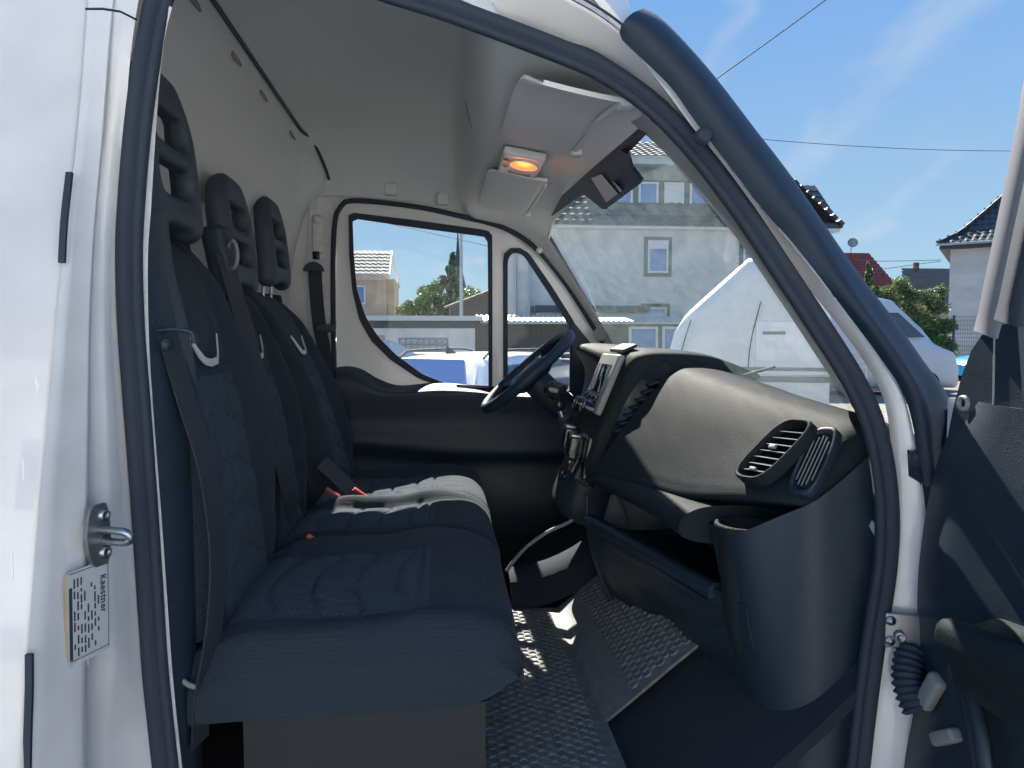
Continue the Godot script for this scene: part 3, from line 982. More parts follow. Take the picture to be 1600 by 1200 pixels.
func cab_lining():
	# headliner with the step of the overhead shelf
	var prof := []
	for q in ROOF_LINE:
		prof.append(Vector3(q[0], q[1], 0))
	prof = sp(prof, 60)
	var ds := []
	for i in 60:
		var f := i / 59.0
		ds.append(lerpf(1.18, 2.94, f - 0.035 * sin(f * TAU)))
	var rows := []
	for p in prof:
		var row := []
		for d in ds:
			row.append(roof_at(p.x, p.y, d))
		rows.append(row)
	var s := mb()
	shell(s, rows, -0.004)
	commit(s, "headliner", M.headliner, van, "pale grey cloth headliner with a stepped shelf over the windscreen")
	# bulkhead behind the seats
	var lines := []
	for q in [[-0.492, 0.728], [-0.515, 0.66], [-0.57, 0.50], [-0.62, 0.33], [-0.65, 0.10], [-0.665, -0.2], [-0.67, -0.85]]:
		var l := []
		for d in [1.16, 1.4, 1.8, 2.2, 2.6, 2.80, 2.88, 2.93]:
			var back := smoothstep(2.72, 2.93, d) * 0.06
			var c: float = q[0] + back
			var drop := smoothstep(2.78, 2.95, d)
			l.append(cab(c, q[1] - (drop * 0.11 if q[1] > 0.6 else 0.0), d))
		lines.append(l)
	s = mb()
	grid(s, across(lines, 60, 50))
	commit(s, "bulkhead", M.bulkhead_felt, van, "grey felt bulkhead behind the headrests")
	# dark joint between bulkhead and headliner with its cloth tabs
	s = mb()
	var joint := []
	for d in [1.2, 1.4, 1.6, 1.8, 2.0, 2.2, 2.4, 2.6, 2.70, 2.80, 2.88, 2.92]:
		joint.append(cab(-0.485 + smoothstep(2.72, 2.93, d) * 0.06, 0.726 - smoothstep(2.78, 2.95, d) * 0.13, d))
	tube(s, sp(joint, 50), 0.0055, 8)
	commit(s, "bulkhead_joint", M.dark_plastic, van)
	for d in [1.615, 1.93, 2.21, 2.62]:
		s = mb()
		rbox(s, Transform3D(Basis(Vector3(0, 0, 1), 0.36), cab(-0.506, 0.703, d)), Vector3(0.006, 0.042, 0.07), 0.002)
		commit(s, "cloth_tab", M.grey_plastic, van)
	# B-pillar trim on the near side
	lines = [[Vector3(-0.435, 1.766, -1.140), Vector3(-0.445, 1.682, -1.140), Vector3(-0.444, 1.589, -1.140), Vector3(-0.440, 1.475, -1.140), Vector3(-0.433, 1.321, -1.140), Vector3(-0.427, 1.164, -1.140), Vector3(-0.421, 1.045, -1.140), Vector3(-0.408, 0.872, -1.140)], [Vector3(-0.429, 1.776, -1.200), Vector3(-0.428, 1.688, -1.200), Vector3(-0.415, 1.589, -1.200), Vector3(-0.403, 1.469, -1.200), Vector3(-0.396, 1.306, -1.200), Vector3(-0.396, 1.140, -1.200), Vector3(-0.397, 1.014, -1.200), Vector3(-0.396, 0.833, -1.200)], [Vector3(-0.469, 1.799, -1.340), Vector3(-0.461, 1.701, -1.340), Vector3(-0.438, 1.590, -1.340), Vector3(-0.424, 1.456, -1.340), Vector3(-0.418, 1.274, -1.340), Vector3(-0.422, 1.088, -1.340), Vector3(-0.432, 0.948, -1.340), Vector3(-0.437, 0.745, -1.340)]]
	s = mb()
	grid(s, across(lines, 40, 10))
	commit(s, "pillar_trim", M.dark_plastic, van, "dark plastic trim inside the door pillar beside the near seat")
	s = mb()
	var hood := sp([Vector3(-0.441, 1.590, -1.170), Vector3(-0.414, 1.594, -1.170), Vector3(-0.390, 1.593, -1.170), Vector3(-0.377, 1.588, -1.170), Vector3(-0.375, 1.573, -1.170)], 20)
	sweep(s, hood, [Vector2(-0.003, -0.008), Vector2(0.003, -0.008), Vector2(0.0035, 0.006), Vector2(0.0, 0.008), Vector2(-0.0035, 0.006)], Vector3(0, 0, 1))
	commit(s, "belt_anchor_hood", M.dark_plastic, van)
	s = mb()
	lathe(s, [Vector2(0.0, 0.006), Vector2(0.004, 0.006), Vector2(0.0055, 0.002), Vector2(0.009, 0.004), Vector2(0.0105, 0.0)], look_xf(Vector3(-0.414, 1.571, -1.165), Vector3(0.75, 0, 0.66)), 18)
	commit(s, "anchor_bolt", M.dark_plastic, van)
	# far pillar between bulkhead and driver's door
	lines = [[Vector3(-0.496, 2.116, -2.930), Vector3(-0.507, 1.995, -2.930), Vector3(-0.515, 1.849, -2.930), Vector3(-0.518, 1.652, -2.930), Vector3(-0.510, 1.405, -2.930), Vector3(-0.502, 1.104, -2.930)], [Vector3(-0.463, 2.123, -2.935), Vector3(-0.470, 1.996, -2.935), Vector3(-0.477, 1.849, -2.935), Vector3(-0.480, 1.653, -2.935), Vector3(-0.479, 1.404, -2.935), Vector3(-0.474, 1.102, -2.935)], [Vector3(-0.406, 2.129, -2.940), Vector3(-0.407, 1.998, -2.940), Vector3(-0.412, 1.850, -2.940), Vector3(-0.415, 1.653, -2.940), Vector3(-0.418, 1.403, -2.940), Vector3(-0.420, 1.101, -2.940)]]
	s = mb()
	grid(s, across(lines, 20, 8))
	commit(s, "far_pillar", M.light_trim, van)
	# its belt height adjuster, upper guide and strap
	s = mb()
	rbox(s, Transform3D(Basis.IDENTITY, Vector3(-0.469, 1.974, -2.915)), Vector3(0.040, 0.13, 0.012), 0.004)
	var adj := commit(s, "belt_adjuster", M.light_trim, van)
	s = mb()
	lathe(s, [Vector2(0.0, 0.012), Vector2(0.012, 0.012), Vector2(0.016, 0.008), Vector2(0.018, 0.0)], Transform3D(Basis.IDENTITY, Vector3(-0.470, 2.034, -2.910)), 20)
	commit(s, "adjuster_button", M.light_trim, adj)
	s = mb()
	rbox(s, Transform3D(Basis.IDENTITY, Vector3(-0.475, 1.897, -2.900)), Vector3(0.026, 0.03, 0.02), 0.005)
	commit(s, "slide", M.gloss_black, adj)
	s = mb()
	var arch := []
	for i in 17:
		var a := PI * i / 16.0
		arch.append(Vector3(-0.478, 1.834, -2.870) + Vector3(cos(a) * 0.038, sin(a) * 0.034, 0))
	sheet(s, arch, Vector3(0, 0, 0.022))
	commit(s, "belt_guide", M.dark_plastic, van)
	s = mb()
	band(s, sp([Vector3(-0.476, 1.843, -2.870), Vector3(-0.472, 1.747, -2.870), Vector3(-0.462, 1.627, -2.870), Vector3(-0.447, 1.542, -2.870), Vector3(-0.440, 1.408, -2.870), Vector3(-0.448, 1.162, -2.870)], 20), 0.050, 0.003, Vector3(0, 0, 1))
	commit(s, "seat_belt", M.belt_web, van)
	s = mb()
	rbox(s, Transform3D(Basis.IDENTITY, Vector3(-0.440, 1.619, -2.860)), Vector3(0.07, 0.03, 0.03), 0.006)
	commit(s, "belt_tongue", M.dark_plastic, van)

func overhead():
	# two sun visors folded up under the shelf
	for q in [[1.22, 1.73, 0.135, 0.305], [2.04, 2.60, 0.128, 0.292]]:
		var s := mb()
		var rows := []
		for i in 15:
			var u := i / 14.0
			var row := []
			for j in 25:
				var v := j / 24.0
				var x: float = lerpf(q[2], q[3], u)
				var d: float = lerpf(q[0], q[1], v)
				# rounded corners at the loose edge
				var e := maxf(0.0, absf(2 * v - 1) - 0.86) / 0.14
				x = maxf(x, q[2] + 0.03 * e * e) if u < 0.5 else x
				var y := 0.462 - 0.20 * (x - 0.17) - 0.007 - 0.010 * pow(sin(PI * u), 0.4) * pow(sin(PI * clampf(v, 0.01, 0.99)), 0.25)
				if d < 1.46:
					y -= 0.055 * pow((1.46 - d) / 0.28, 2.0)
				row.append(cab(x, y, d))
			rows.append(row)
		shell(s, rows, -0.008)
		var v_ := commit(s, "sun_visor", M.visor, van)
		s = mb()
		tube(s, [rows[14][2], rows[14][12], rows[14][22]], 0.005, 8)
		commit(s, "visor_rod", M.visor, v_)
		for j in ([23] if q[0] > 2 else [1, 23]):
			s = mb()
			rbox(s, Transform3D(Basis.IDENTITY, rows[14][j] + Vector3(0.004, -0.002, 0)), Vector3(0.026, 0.016, 0.034), 0.006)
			commit(s, "visor_clip", M.visor, v_)
	# courtesy lamp between them
	var up := Vector3(0.2, 1, 0).normalized()
	var xf := Transform3D(Basis(Vector3(0, 0, -1), Vector3(-0.985, 0.17, 0), -up), cab(0.205, 0.452, 1.925))
	xf.basis = xf.basis.orthonormalized()
	var s := mb()
	rbox(s, xf, Vector3(0.20, 0.105, 0.022), 0.007)
	var lamp := commit(s, "courtesy_lamp", M.lamp_body, van, "small white roof lamp glowing orange between the visors")
	s = mb()
	var el := []
	for i in 28:
		el.append(Vector2(-0.030 + cos(TAU * i / 28) * 0.043, -0.006 + sin(TAU * i / 28) * 0.032))
	plate(s, el, 0.0105, 0.0135, xf)
	commit(s, "lamp_glow", M.lamp_glow, lamp)
	s = mb()
	var ring := []
	for i in 33:
		ring.append(xf * Vector3(-0.030 + cos(TAU * i / 32) * 0.046, -0.006 + sin(TAU * i / 32) * 0.035, 0.012))
	tube(s, ring, 0.0035, 8)
	commit(s, "lamp_rim", M.lamp_body, lamp)
	for q in [[-0.055, 0.040], [0.01, 0.038]]:
		s = mb()
		lathe(s, [Vector2(0.0, 0.0), Vector2(0.005, 0.001), Vector2(0.007, 0.004), Vector2(0.009, 0.002)], xf * Transform3D(Basis.IDENTITY, Vector3(q[0], q[1], 0.011)), 14)
		commit(s, "lamp_switch", M.grey_plastic, lamp)
	s = mb()
	rbox(s, xf * Transform3D(Basis.IDENTITY, Vector3(0.065, -0.005, 0.011)), Vector3(0.022, 0.06, 0.006), 0.003)
	commit(s, "lamp_switch", M.grey_plastic, lamp)
	var om := OmniLight3D.new()
	om.name = "lamp_light"
	om.light_color = Color(1.0, 0.55, 0.25)
	om.light_energy = 0.002
	om.light_size = 0.03
	om.omni_range = 3.0
	om.omni_attenuation = 2.0
	om.shadow_enabled = true
	lamp.add_child(om)
	om.position = xf * Vector3(-0.03, -0.006, 0.03)
	# strap in the shelf mouth
	s = mb()
	rbox(s, Transform3D(Basis(Vector3(0, 0, 1), 0.15), cab(0.074, 0.60, 2.02)), Vector3(0.008, 0.07, 0.012), 0.003)
	commit(s, "shelf_net_hook", M.metal, van)
	# two caps on the side rail over the driver's door
	for q in [Vector3(-0.192, 2.155, -2.925), Vector3(0.007, 2.122, -2.925)]:
		s = mb()
		rbox(s, Transform3D(Basis(Vector3(1, 0, 0), -0.12), q), Vector3(0.052, 0.05, 0.03), 0.012)
		commit(s, "rail_cap", M.visor, van)

func windscreen():
	var top := [Vector3(0.358, 1.948, -1.400), Vector3(0.371, 1.984, -2.000), Vector3(0.389, 2.041, -2.860)]
	var bot := [Vector3(0.771, 1.402, -1.260), Vector3(0.824, 1.423, -2.325), Vector3(0.680, 1.513, -2.860)]
	top[1] = top[0].lerp(top[2], 0.5) + Vector3(0.035, 0.012, 0)
	bot[1] = bot[0].lerp(bot[2], 0.5) + Vector3(0.05, 0.01, 0)
	top[0] += Vector3(0.012, 0.02, 0.06)
	var mid := []
	for i in 3:
		mid.append(top[i].lerp(bot[i], 0.5) + Vector3(0.012, 0.008, 0))
	var rows := across([top, mid, bot], 25, 20)
	var s := mb()
	var inner := []
	grid(s, rows)
	for r_ in rows:
		var q := []
		for p in r_:
			q.append(p - Vector3(0.0046, 0.0025, 0))
		inner.append(q)
	var w := commit(s, "windscreen", M.screen_glass, van, "wide dusty windscreen streaked with smears and scratches")
	# the dust on it, a film just inside the outer face
	s = mb()
	next_group(s)
	var n: int = rows[0].size()
	for i in rows.size() - 1:
		for j in n - 1:
			for k in [[0, 0], [0, 1], [1, 1], [0, 0], [1, 1], [1, 0]]:
				s.set_uv(Vector2(float(j + k[1]) / (n - 1), float(i + k[0]) / (rows.size() - 1)))
				s.add_vertex(rows[i + k[0]][j + k[1]] + Vector3(0.003, 0.002, 0))
	commit(s, "dust_film", M.dust_film, w)
	# black border printed on the glass: header band, mirror foot, sides
	s = mb()
	grid(s, across([[Vector3(0.361, 1.964, -1.292), Vector3(0.362, 1.969, -1.418), Vector3(0.362, 1.984, -1.677), Vector3(0.364, 2.004, -2.058), Vector3(0.367, 2.027, -2.504), Vector3(0.372, 2.035, -2.768)], [Vector3(0.371, 1.948, -1.258), Vector3(0.372, 1.951, -1.330), Vector3(0.376, 1.954, -1.469), Vector3(0.380, 1.961, -1.688), Vector3(0.384, 1.973, -1.985), Vector3(0.385, 1.993, -2.347), Vector3(0.385, 2.014, -2.689)]], 30, 3))
	commit(s, "glass_border", M.black_cover, w)
	s = mb()
	sheet(s, [Vector3(0.366, 1.961, -1.483), Vector3(0.374, 1.950, -1.467), Vector3(0.389, 1.931, -1.494), Vector3(0.409, 1.904, -1.489), Vector3(0.412, 1.901, -1.505), Vector3(0.420, 1.911, -1.862), Vector3(0.417, 1.917, -1.894), Vector3(0.384, 1.966, -1.964), Vector3(0.367, 1.988, -1.979)], Vector3(-0.006, -0.004, 0))
	commit(s, "mirror_foot", M.black_cover, w)
	s = mb()
	sheet(s, [Vector3(0.362, 1.968, -1.789), Vector3(0.366, 1.956, -1.694), Vector3(0.401, 1.910, -1.680), Vector3(0.403, 1.913, -1.803)], Vector3(-0.001, -0.0006, 0))
	commit(s, "glass_label", M.sticker, w)
	s = mb()
	sheet(s, [Vector3(0.384, 1.931, -1.652), Vector3(0.383, 1.930, -1.633), Vector3(0.399, 1.908, -1.620), Vector3(0.400, 1.908, -1.641)], Vector3(-0.003, -0.002, 0))
	commit(s, "sensor_slot", M.gloss_black, w)
	# border along the far side of the glass
	s = mb()
	grid(s, across([[Vector3(0.377, 2.041, -2.803), Vector3(0.385, 2.036, -2.926), Vector3(0.405, 2.012, -2.960), Vector3(0.566, 1.805, -3.111), Vector3(0.797, 1.510, -3.351)], [Vector3(0.389, 2.019, -2.723), Vector3(0.394, 2.019, -2.825), Vector3(0.411, 1.999, -2.872), Vector3(0.567, 1.799, -3.027), Vector3(0.791, 1.512, -3.253)]], 24, 3))
	commit(s, "glass_border", M.black_cover, w)
	# lining of the near pillar between seal and glass
	s = mb()
	grid(s, across([[Vector3(0.326, 1.946, -1.200), Vector3(0.417, 1.867, -1.200), Vector3(0.502, 1.775, -1.200), Vector3(0.558, 1.684, -1.180), Vector3(0.619, 1.592, -1.170), Vector3(0.676, 1.500, -1.160), Vector3(0.704, 1.421, -1.150), Vector3(0.719, 1.357, -1.150)], [Vector3(0.339, 1.959, -1.270), Vector3(0.419, 1.887, -1.270), Vector3(0.505, 1.792, -1.270), Vector3(0.568, 1.712, -1.270), Vector3(0.641, 1.613, -1.270), Vector3(0.713, 1.512, -1.270), Vector3(0.767, 1.419, -1.270), Vector3(0.782, 1.334, -1.270)], [Vector3(0.347, 1.978, -1.360), Vector3(0.414, 1.922, -1.360), Vector3(0.507, 1.821, -1.360), Vector3(0.565, 1.754, -1.360), Vector3(0.658, 1.628, -1.360), Vector3(0.735, 1.520, -1.360), Vector3(0.805, 1.423, -1.360), Vector3(0.819, 1.317, -1.360)]], 40, 8))
	commit(s, "pillar_lining", M.grey_plastic, van)
	# lining of the far pillar
	s = mb()
	grid(s, across([[Vector3(0.277, 2.031, -2.930), Vector3(0.374, 1.937, -2.930), Vector3(0.507, 1.777, -2.930), Vector3(0.652, 1.553, -2.930), Vector3(0.692, 1.398, -2.930)], [Vector3(0.314, 2.039, -2.900), Vector3(0.395, 1.943, -2.900), Vector3(0.528, 1.767, -2.900), Vector3(0.663, 1.540, -2.900), Vector3(0.701, 1.387, -2.900)], [Vector3(0.363, 2.032, -2.850), Vector3(0.383, 2.015, -2.850), Vector3(0.423, 1.947, -2.850), Vector3(0.544, 1.757, -2.850), Vector3(0.693, 1.513, -2.850), Vector3(0.715, 1.390, -2.850)]], 30, 8))
	var pl := commit(s, "far_pillar_lining", M.light_trim, van)
	s = mb()
	var hex := []
	for i in 6:
		hex.append(Vector3(0.620, 1.596, -2.870) + Vector3(cos(TAU * i / 6) * 0.026, sin(TAU * i / 6) * 0.028, cos(TAU * i / 6) * 0.012))
	sheet(s, hex, Vector3(-0.004, 0.002, 0.006))
	commit(s, "hexagon_badge", M.grey_plastic, pl)
	s = mb()
	lathe(s, [Vector2(0.0, 0.004), Vector2(0.010, 0.004), Vector2(0.013, 0.0)], look_xf(Vector3(0.380, 1.924, -2.885), Vector3(-0.3, 0, 1)), 18)
	commit(s, "pillar_cap", M.light_trim, pl)
	# wiper parked on the glass
	s = mb()
	tube(s, [Vector3(0.813, 1.496, -2.448), Vector3(0.793, 1.501, -2.078), Vector3(0.808, 1.480, -2.057)], 0.006, 6)
	tube(s, [Vector3(0.808, 1.480, -2.057), Vector3(0.809, 1.473, -1.977), Vector3(0.756, 1.515, -1.627)], 0.0035, 6)
	tube(s, [Vector3(0.794, 1.475, -1.938), Vector3(0.811, 1.420, -1.396)], 0.005, 6)
	commit(s, "wiper", M.black_cover, van)

func cab_floor():
	var s := mb()
	var rows := []
	for q in [[-0.72, -0.815], [-0.3, -0.815], [0.30, -0.815], [0.36, -0.805], [0.45, -0.745], [0.60, -0.62], [0.78, -0.45], [0.80, -0.2]]:
		rows.append([cab(q[0], q[1], 1.10), cab(q[0], q[1], 2.0), cab(q[0], q[1], 2.94)])
	shell(s, rows, 0.02)
	commit(s, "cab_floor", M.carpet, van)
	# engine tunnel hump and the pale cable along it
	s = mb()
	rows = []
	for i in 14:
		var f := i / 13.0
		rows.append([cab(lerpf(0.2, 0.72, f), lerpf(-0.80, -0.45, f * f), 2.13), cab(lerpf(0.2, 0.72, f), lerpf(-0.78, -0.40, f * f) + 0.05, 2.17), cab(lerpf(0.2, 0.72, f), lerpf(-0.78, -0.40, f * f) + 0.07, 2.26), cab(lerpf(0.2, 0.72, f), lerpf(-0.80, -0.45, f * f), 2.38)])
	grid(s, rows)
	commit(s, "engine_tunnel", M.carpet, van)
	s = mb()
	tube(s, sp([Vector3(0.187, 0.895, -2.140), Vector3(0.214, 0.933, -2.140), Vector3(0.252, 0.971, -2.140), Vector3(0.309, 1.009, -2.140), Vector3(0.355, 1.029, -2.140), Vector3(0.385, 1.044, -2.140)], 26), 0.0055, 8)
	commit(s, "tunnel_edge", M.grey_plastic, van)
	floor_mat()

func floor_mat():
	# a loose moulded mat in the passenger footwell
	var t := thing("floor_mat", "grey rubber floor mat with raised ring studs in the passenger footwell", "floor mat", cab(0.2, -0.795, 1.6))
	var off := -t.position
	var s := mb()
	var prof := [[-0.16, -0.793], [0.05, -0.793], [0.335, -0.793], [0.3352, -0.793], [0.375, -0.762], [0.47, -0.685], [0.56, -0.615], [0.64, -0.545], [0.66, -0.53]]
	var rows := []
	for q in prof:
		var row := []
		for j in 12:
			row.append(cab(q[0], q[1], lerpf(1.17 if q[0] < 0.3351 else 1.47, 2.12, j / 11.0)) + off)
		rows.append(row)
	shell(s, rows, 0.006)
	commit(s, "mat_sheet", M.mat_rubber, t)
	# rings on the flat and on the slope
	var ring := func(s_: SurfaceTool, c: Vector3, u: Vector3, v: Vector3):
		var nn := u.cross(v).normalized()
		if nn.y < 0:
			nn = -nn
		var rs := []
		for k in [[0.0125, 0.0], [0.0112, 0.0035], [0.0095, 0.0035], [0.0082, 0.0005]]:
			var row := []
			for i in 12:
				var a := TAU * i / 12
				row.append(c + u * cos(a) * k[0] * 1.0 + v * sin(a) * k[0] * 1.18 + nn * k[1])
			rs.append(row)
		grid(s_, rs, true)
	s = mb()
	for i in 13:
		for j in 35:
			var x := 0.075 + i * 0.0185
			var d := 1.20 + j * 0.0262 + (0.0131 if i % 2 else 0.0)
			if d < 2.09:
				ring.call(s, cab(x, -0.793, d) + off, Vector3(1, 0, 0), Vector3(0, 0, -1))
	for i in 11:
		for j in 33:
			var l := 0.012 + i * 0.0185
			var d := 1.22 + j * 0.0262 + (0.0131 if i % 2 else 0.0)
			if d < 2.06 and d > 1.50:
				var u := Vector3(0.78, 0.62, 0).normalized()
				ring.call(s, cab(0.395, -0.7445, d) + u * l + off, u, Vector3(0, 0, -1))
	var o := commit(s, "ring_studs", M.mat_rubber, t)
	o.set_meta("kind", "stuff")


# ---------- seats ----------
func quilt(g: float, pitch: float) -> float:
	# soft pillows with a narrow stitched channel between
	var m := fposmod(g, pitch) / pitch
	var d := minf(m, 1 - m) * pitch
	return 0.007 * pow(sin(PI * m), 0.5) - 0.005 * exp(-d * d / 0.000016)

var wrinkle_noise: FastNoiseLite
func wrinkle(a: float, b: float, c: float) -> float:
	# slack cloth: shallow uneven folds
	if wrinkle_noise == null:
		wrinkle_noise = FastNoiseLite.new()
		wrinkle_noise.seed = 17
		wrinkle_noise.frequency = 9.0
		wrinkle_noise.fractal_octaves = 3
	return wrinkle_noise.get_noise_3d(a, b, c)

func cushion_rings(d0: float, d1: float, y0: float, nose: float) -> Array:
	# rings along x; the first 45 points of each are the top from the near to the far side
	var rings := []
	var n := 120
	for i in n:
		var x := lerpf(-0.40, nose, i / (n - 1.0))
		if i > 96:
			x = lerpf(-0.40 + (nose + 0.40) * 96.0 / (n - 1), nose, sin((i - 96.0) / (n - 97.0) * PI / 2))
		var ring := []
		var front := clampf((x - (nose - 0.10)) / 0.10, 0, 1)
		var drop := 0.075 * (1 - sqrt(maxf(0.0, 1 - front * front)))
		var rear := clampf((-0.33 - x) / 0.07, 0, 1)
		var crown := 0.020 * smoothstep(nose - 0.28, nose - 0.12, x)
		var bolster := 0.030 * smoothstep(-0.42, -0.25, x) * (1 - 0.55 * smoothstep(nose - 0.2, nose - 0.05, x))
		for j in 45:
			var v := -1 + 2.0 * j / 44.0
			var a := absf(v)
			var y := y0 + crown - drop - 0.02 * rear
			y += bolster * smoothstep(0.62, 0.86, a) * (1.0 if v > 0 or d0 > 1.3 else 0.45)
			y -= 0.045 * pow(smoothstep(0.86, 1.0, a), 2.0)
			if d0 < 1.3:
				y -= 0.016 * smoothstep(0.1, 0.9, -v)
			if a < 0.66:
				var k := 1 - smoothstep(0.60, 0.66, a)
				if x < nose - 0.175:
					var bend := 0.030 * smoothstep(0.18, 0.52, a) * (1.0 - 0.3 * a)
					y += quilt(x - bend + 0.40, 0.078) * k
				else:
					y += 0.004 * k
				y -= 0.006 * exp(-pow((x - (nose - 0.172)) / 0.004, 2.0)) * k
			y -= 0.006 * exp(-pow((a - 0.665) / 0.012, 2.0))
			y += 0.004 * wrinkle(x * 0.6, v * 0.5 + d0, 0.0)
			ring.append(cab(x, y, lerpf(d0, d1, (v + 1) / 2)))
		var low := y0 - 0.145 + 0.075 * pow(clampf((x - (nose - 0.17)) / 0.17, 0, 1), 3.0)
		var top_far: Vector3 = ring[44]
		var ytop := top_far.y - EYE
		ring.append(cab(x, lerpf(ytop, low, 0.3), d1 + 0.010))
		ring.append(cab(x, lerpf(ytop, low, 0.75), d1 + 0.010))
		ring.append(cab(x, low, d1 - 0.004))
		ring.append(cab(x, low, lerpf(d0, d1, 0.5)))
		ring.append(cab(x, low, d0 + 0.014))
		var yn: float = ring[0].y - EYE
		ring.append(cab(x, lerpf(yn, low, 0.92), d0 - 0.002))
		for f in [0.8, 0.65, 0.5, 0.35, 0.2]:
			ring.append(cab(x, lerpf(yn, low, f), d0 - 0.010 - 0.006 * wrinkle(x * 0.7, f * 0.35, d0)))
		ring.append(cab(x, lerpf(yn, low, 0.06), d0 - 0.004))
		rings.append(ring)
	return rings

func back_rings(d0: float, d1: float, foot: Vector2, head: Vector2, thick: float) -> Array:
	var rings := []
	var n := 130
	var mid := (d0 + d1) / 2
	var hw := (d1 - d0) / 2
	for i in n:
		var t := i / (n - 1.0)
		if i > 104:
			t = lerpf(104.0 / (n - 1), 1.0, sin((i - 104.0) / (n - 105.0) * PI / 2))
		var c := foot.lerp(head, t)
		c.x += 0.035 * sin(PI * clampf(t * 1.1, 0, 1)) * 0.6
		var w := hw * (1 - 0.05 * smoothstep(0.5, 0.9, t))
		var top := clampf((t - 0.86) / 0.14, 0, 1)
		w *= lerpf(1.0, 0.66, 1 - sqrt(maxf(0.0, 1 - top * top)))
		var th := thick * lerpf(1.0, 0.55, t) * sqrt(maxf(0.05, 1 - top * top * 0.9))
		var ring := []
		for j in 45:
			var v := -1 + 2.0 * j / 44.0
			var a := absf(v)
			var x := c.x
			var bol := 0.042 * sin(PI * clampf(t * 0.95 + 0.02, 0, 1))
			x += bol * smoothstep(0.55, 0.8, a) - 0.075 * pow(smoothstep(0.80, 1.0, a), 2.0)
			x -= 0.05 * top * top
			if a < 0.62:
				var k := 1 - smoothstep(0.55, 0.62, a)
				if t < 0.60:
					var bend := 0.035 * smoothstep(0.1, 0.55, a)
					x += quilt(t * 0.66 + bend, 0.082) * k
				else:
					x += 0.003 * k
				x -= 0.006 * exp(-pow((t - 0.60 - 0.05 * a) / 0.006, 2.0)) * k
			x -= 0.006 * exp(-pow((a - 0.63) / 0.014, 2.0))
			x += 0.005 * wrinkle(v * 0.35 + d0, t * 0.9, 3.0)
			ring.append(cab(x, c.y, mid + v * w))
		var bx := c.x - th - 0.02
		ring.append(cab(c.x - th * 0.45, c.y, mid + w * 1.02))
		ring.append(cab(bx + 0.03, c.y, mid + w * 0.99))
		ring.append(cab(bx, c.y, mid + w * 0.85))
		ring.append(cab(bx, c.y, mid))
		ring.append(cab(bx, c.y, mid - w * 0.85))
		ring.append(cab(bx + 0.03, c.y, mid - w * 0.99))
		ring.append(cab(c.x - th * 0.45, c.y, mid - w * 1.02))
		rings.append(ring)
	return rings

func split_grid(s_out: SurfaceTool, s_in: SurfaceTool, rings: Array, j0: int, j1: int, i0: int, i1: int):
	# quads inside the window go to the insert, all others to the cover
	sgroup += 1
	s_out.set_smooth_group(sgroup)
	s_in.set_smooth_group(sgroup)
	for i in rings.size() - 1:
		var a = rings[i]
		var b = rings[i + 1]
		var n: int = a.size()
		for j in n:
			var k := (j + 1) % n
			var s := s_in if (j >= j0 and j < j1 and i >= i0 and i < i1) else s_out
			quad(s, a[j], a[k], b[k], b[j])

func headrest_mesh(s: SurfaceTool, xf: Transform3D):
	# local: x out of the face, y up, z across
	var f := func(p: Vector3) -> float:
		var w := 0.132 - 0.10 * pow(clampf(p.y / 0.16, 0, 1.05), 3.2) + 0.012 * clampf(-p.y / 0.14, 0, 1)
		var bend := p.x + 0.45 * p.z * p.z - 0.012 * cos(p.y * 9.0)
		var body := sd_box(Vector3(bend, p.y - 0.005, p.z * 0.132 / maxf(w, 0.03)), Vector3(0.030 - 0.04 * maxf(0.0, p.y - 0.05), 0.150, 0.132), 0.028)
		# dished face
		body = smax(body, -(Vector3((bend - 0.050) * 1.0, p.y * 0.25, p.z * 0.33).length() - 0.034), 0.02)
		for q in [[0.048, 0.030], [-0.045, 0.030]]:
			var slot := sd_box(Vector3(p.x * 0.4, p.y - q[0], p.z), Vector3(0.2, q[1], 0.084), 0.024)
			body = smax(body, -slot, 0.014)
		# hollow behind the slots
		body = smax(body, -sd_box(p - Vector3(-0.052, 0.0, 0), Vector3(0.045, 0.098, 0.106), 0.02), 0.012)
		# arch between the posts at the foot
		body = smax(body, -sd_box(Vector3(p.x * 0.3 - 0.006, p.y + 0.155, p.z), Vector3(0.2, 0.026, 0.068), 0.024), 0.012)
		return body
	nets(s, f, Vector3(-0.075, -0.165, -0.155), Vector3(0.07, 0.175, 0.155), 0.0072, xf)

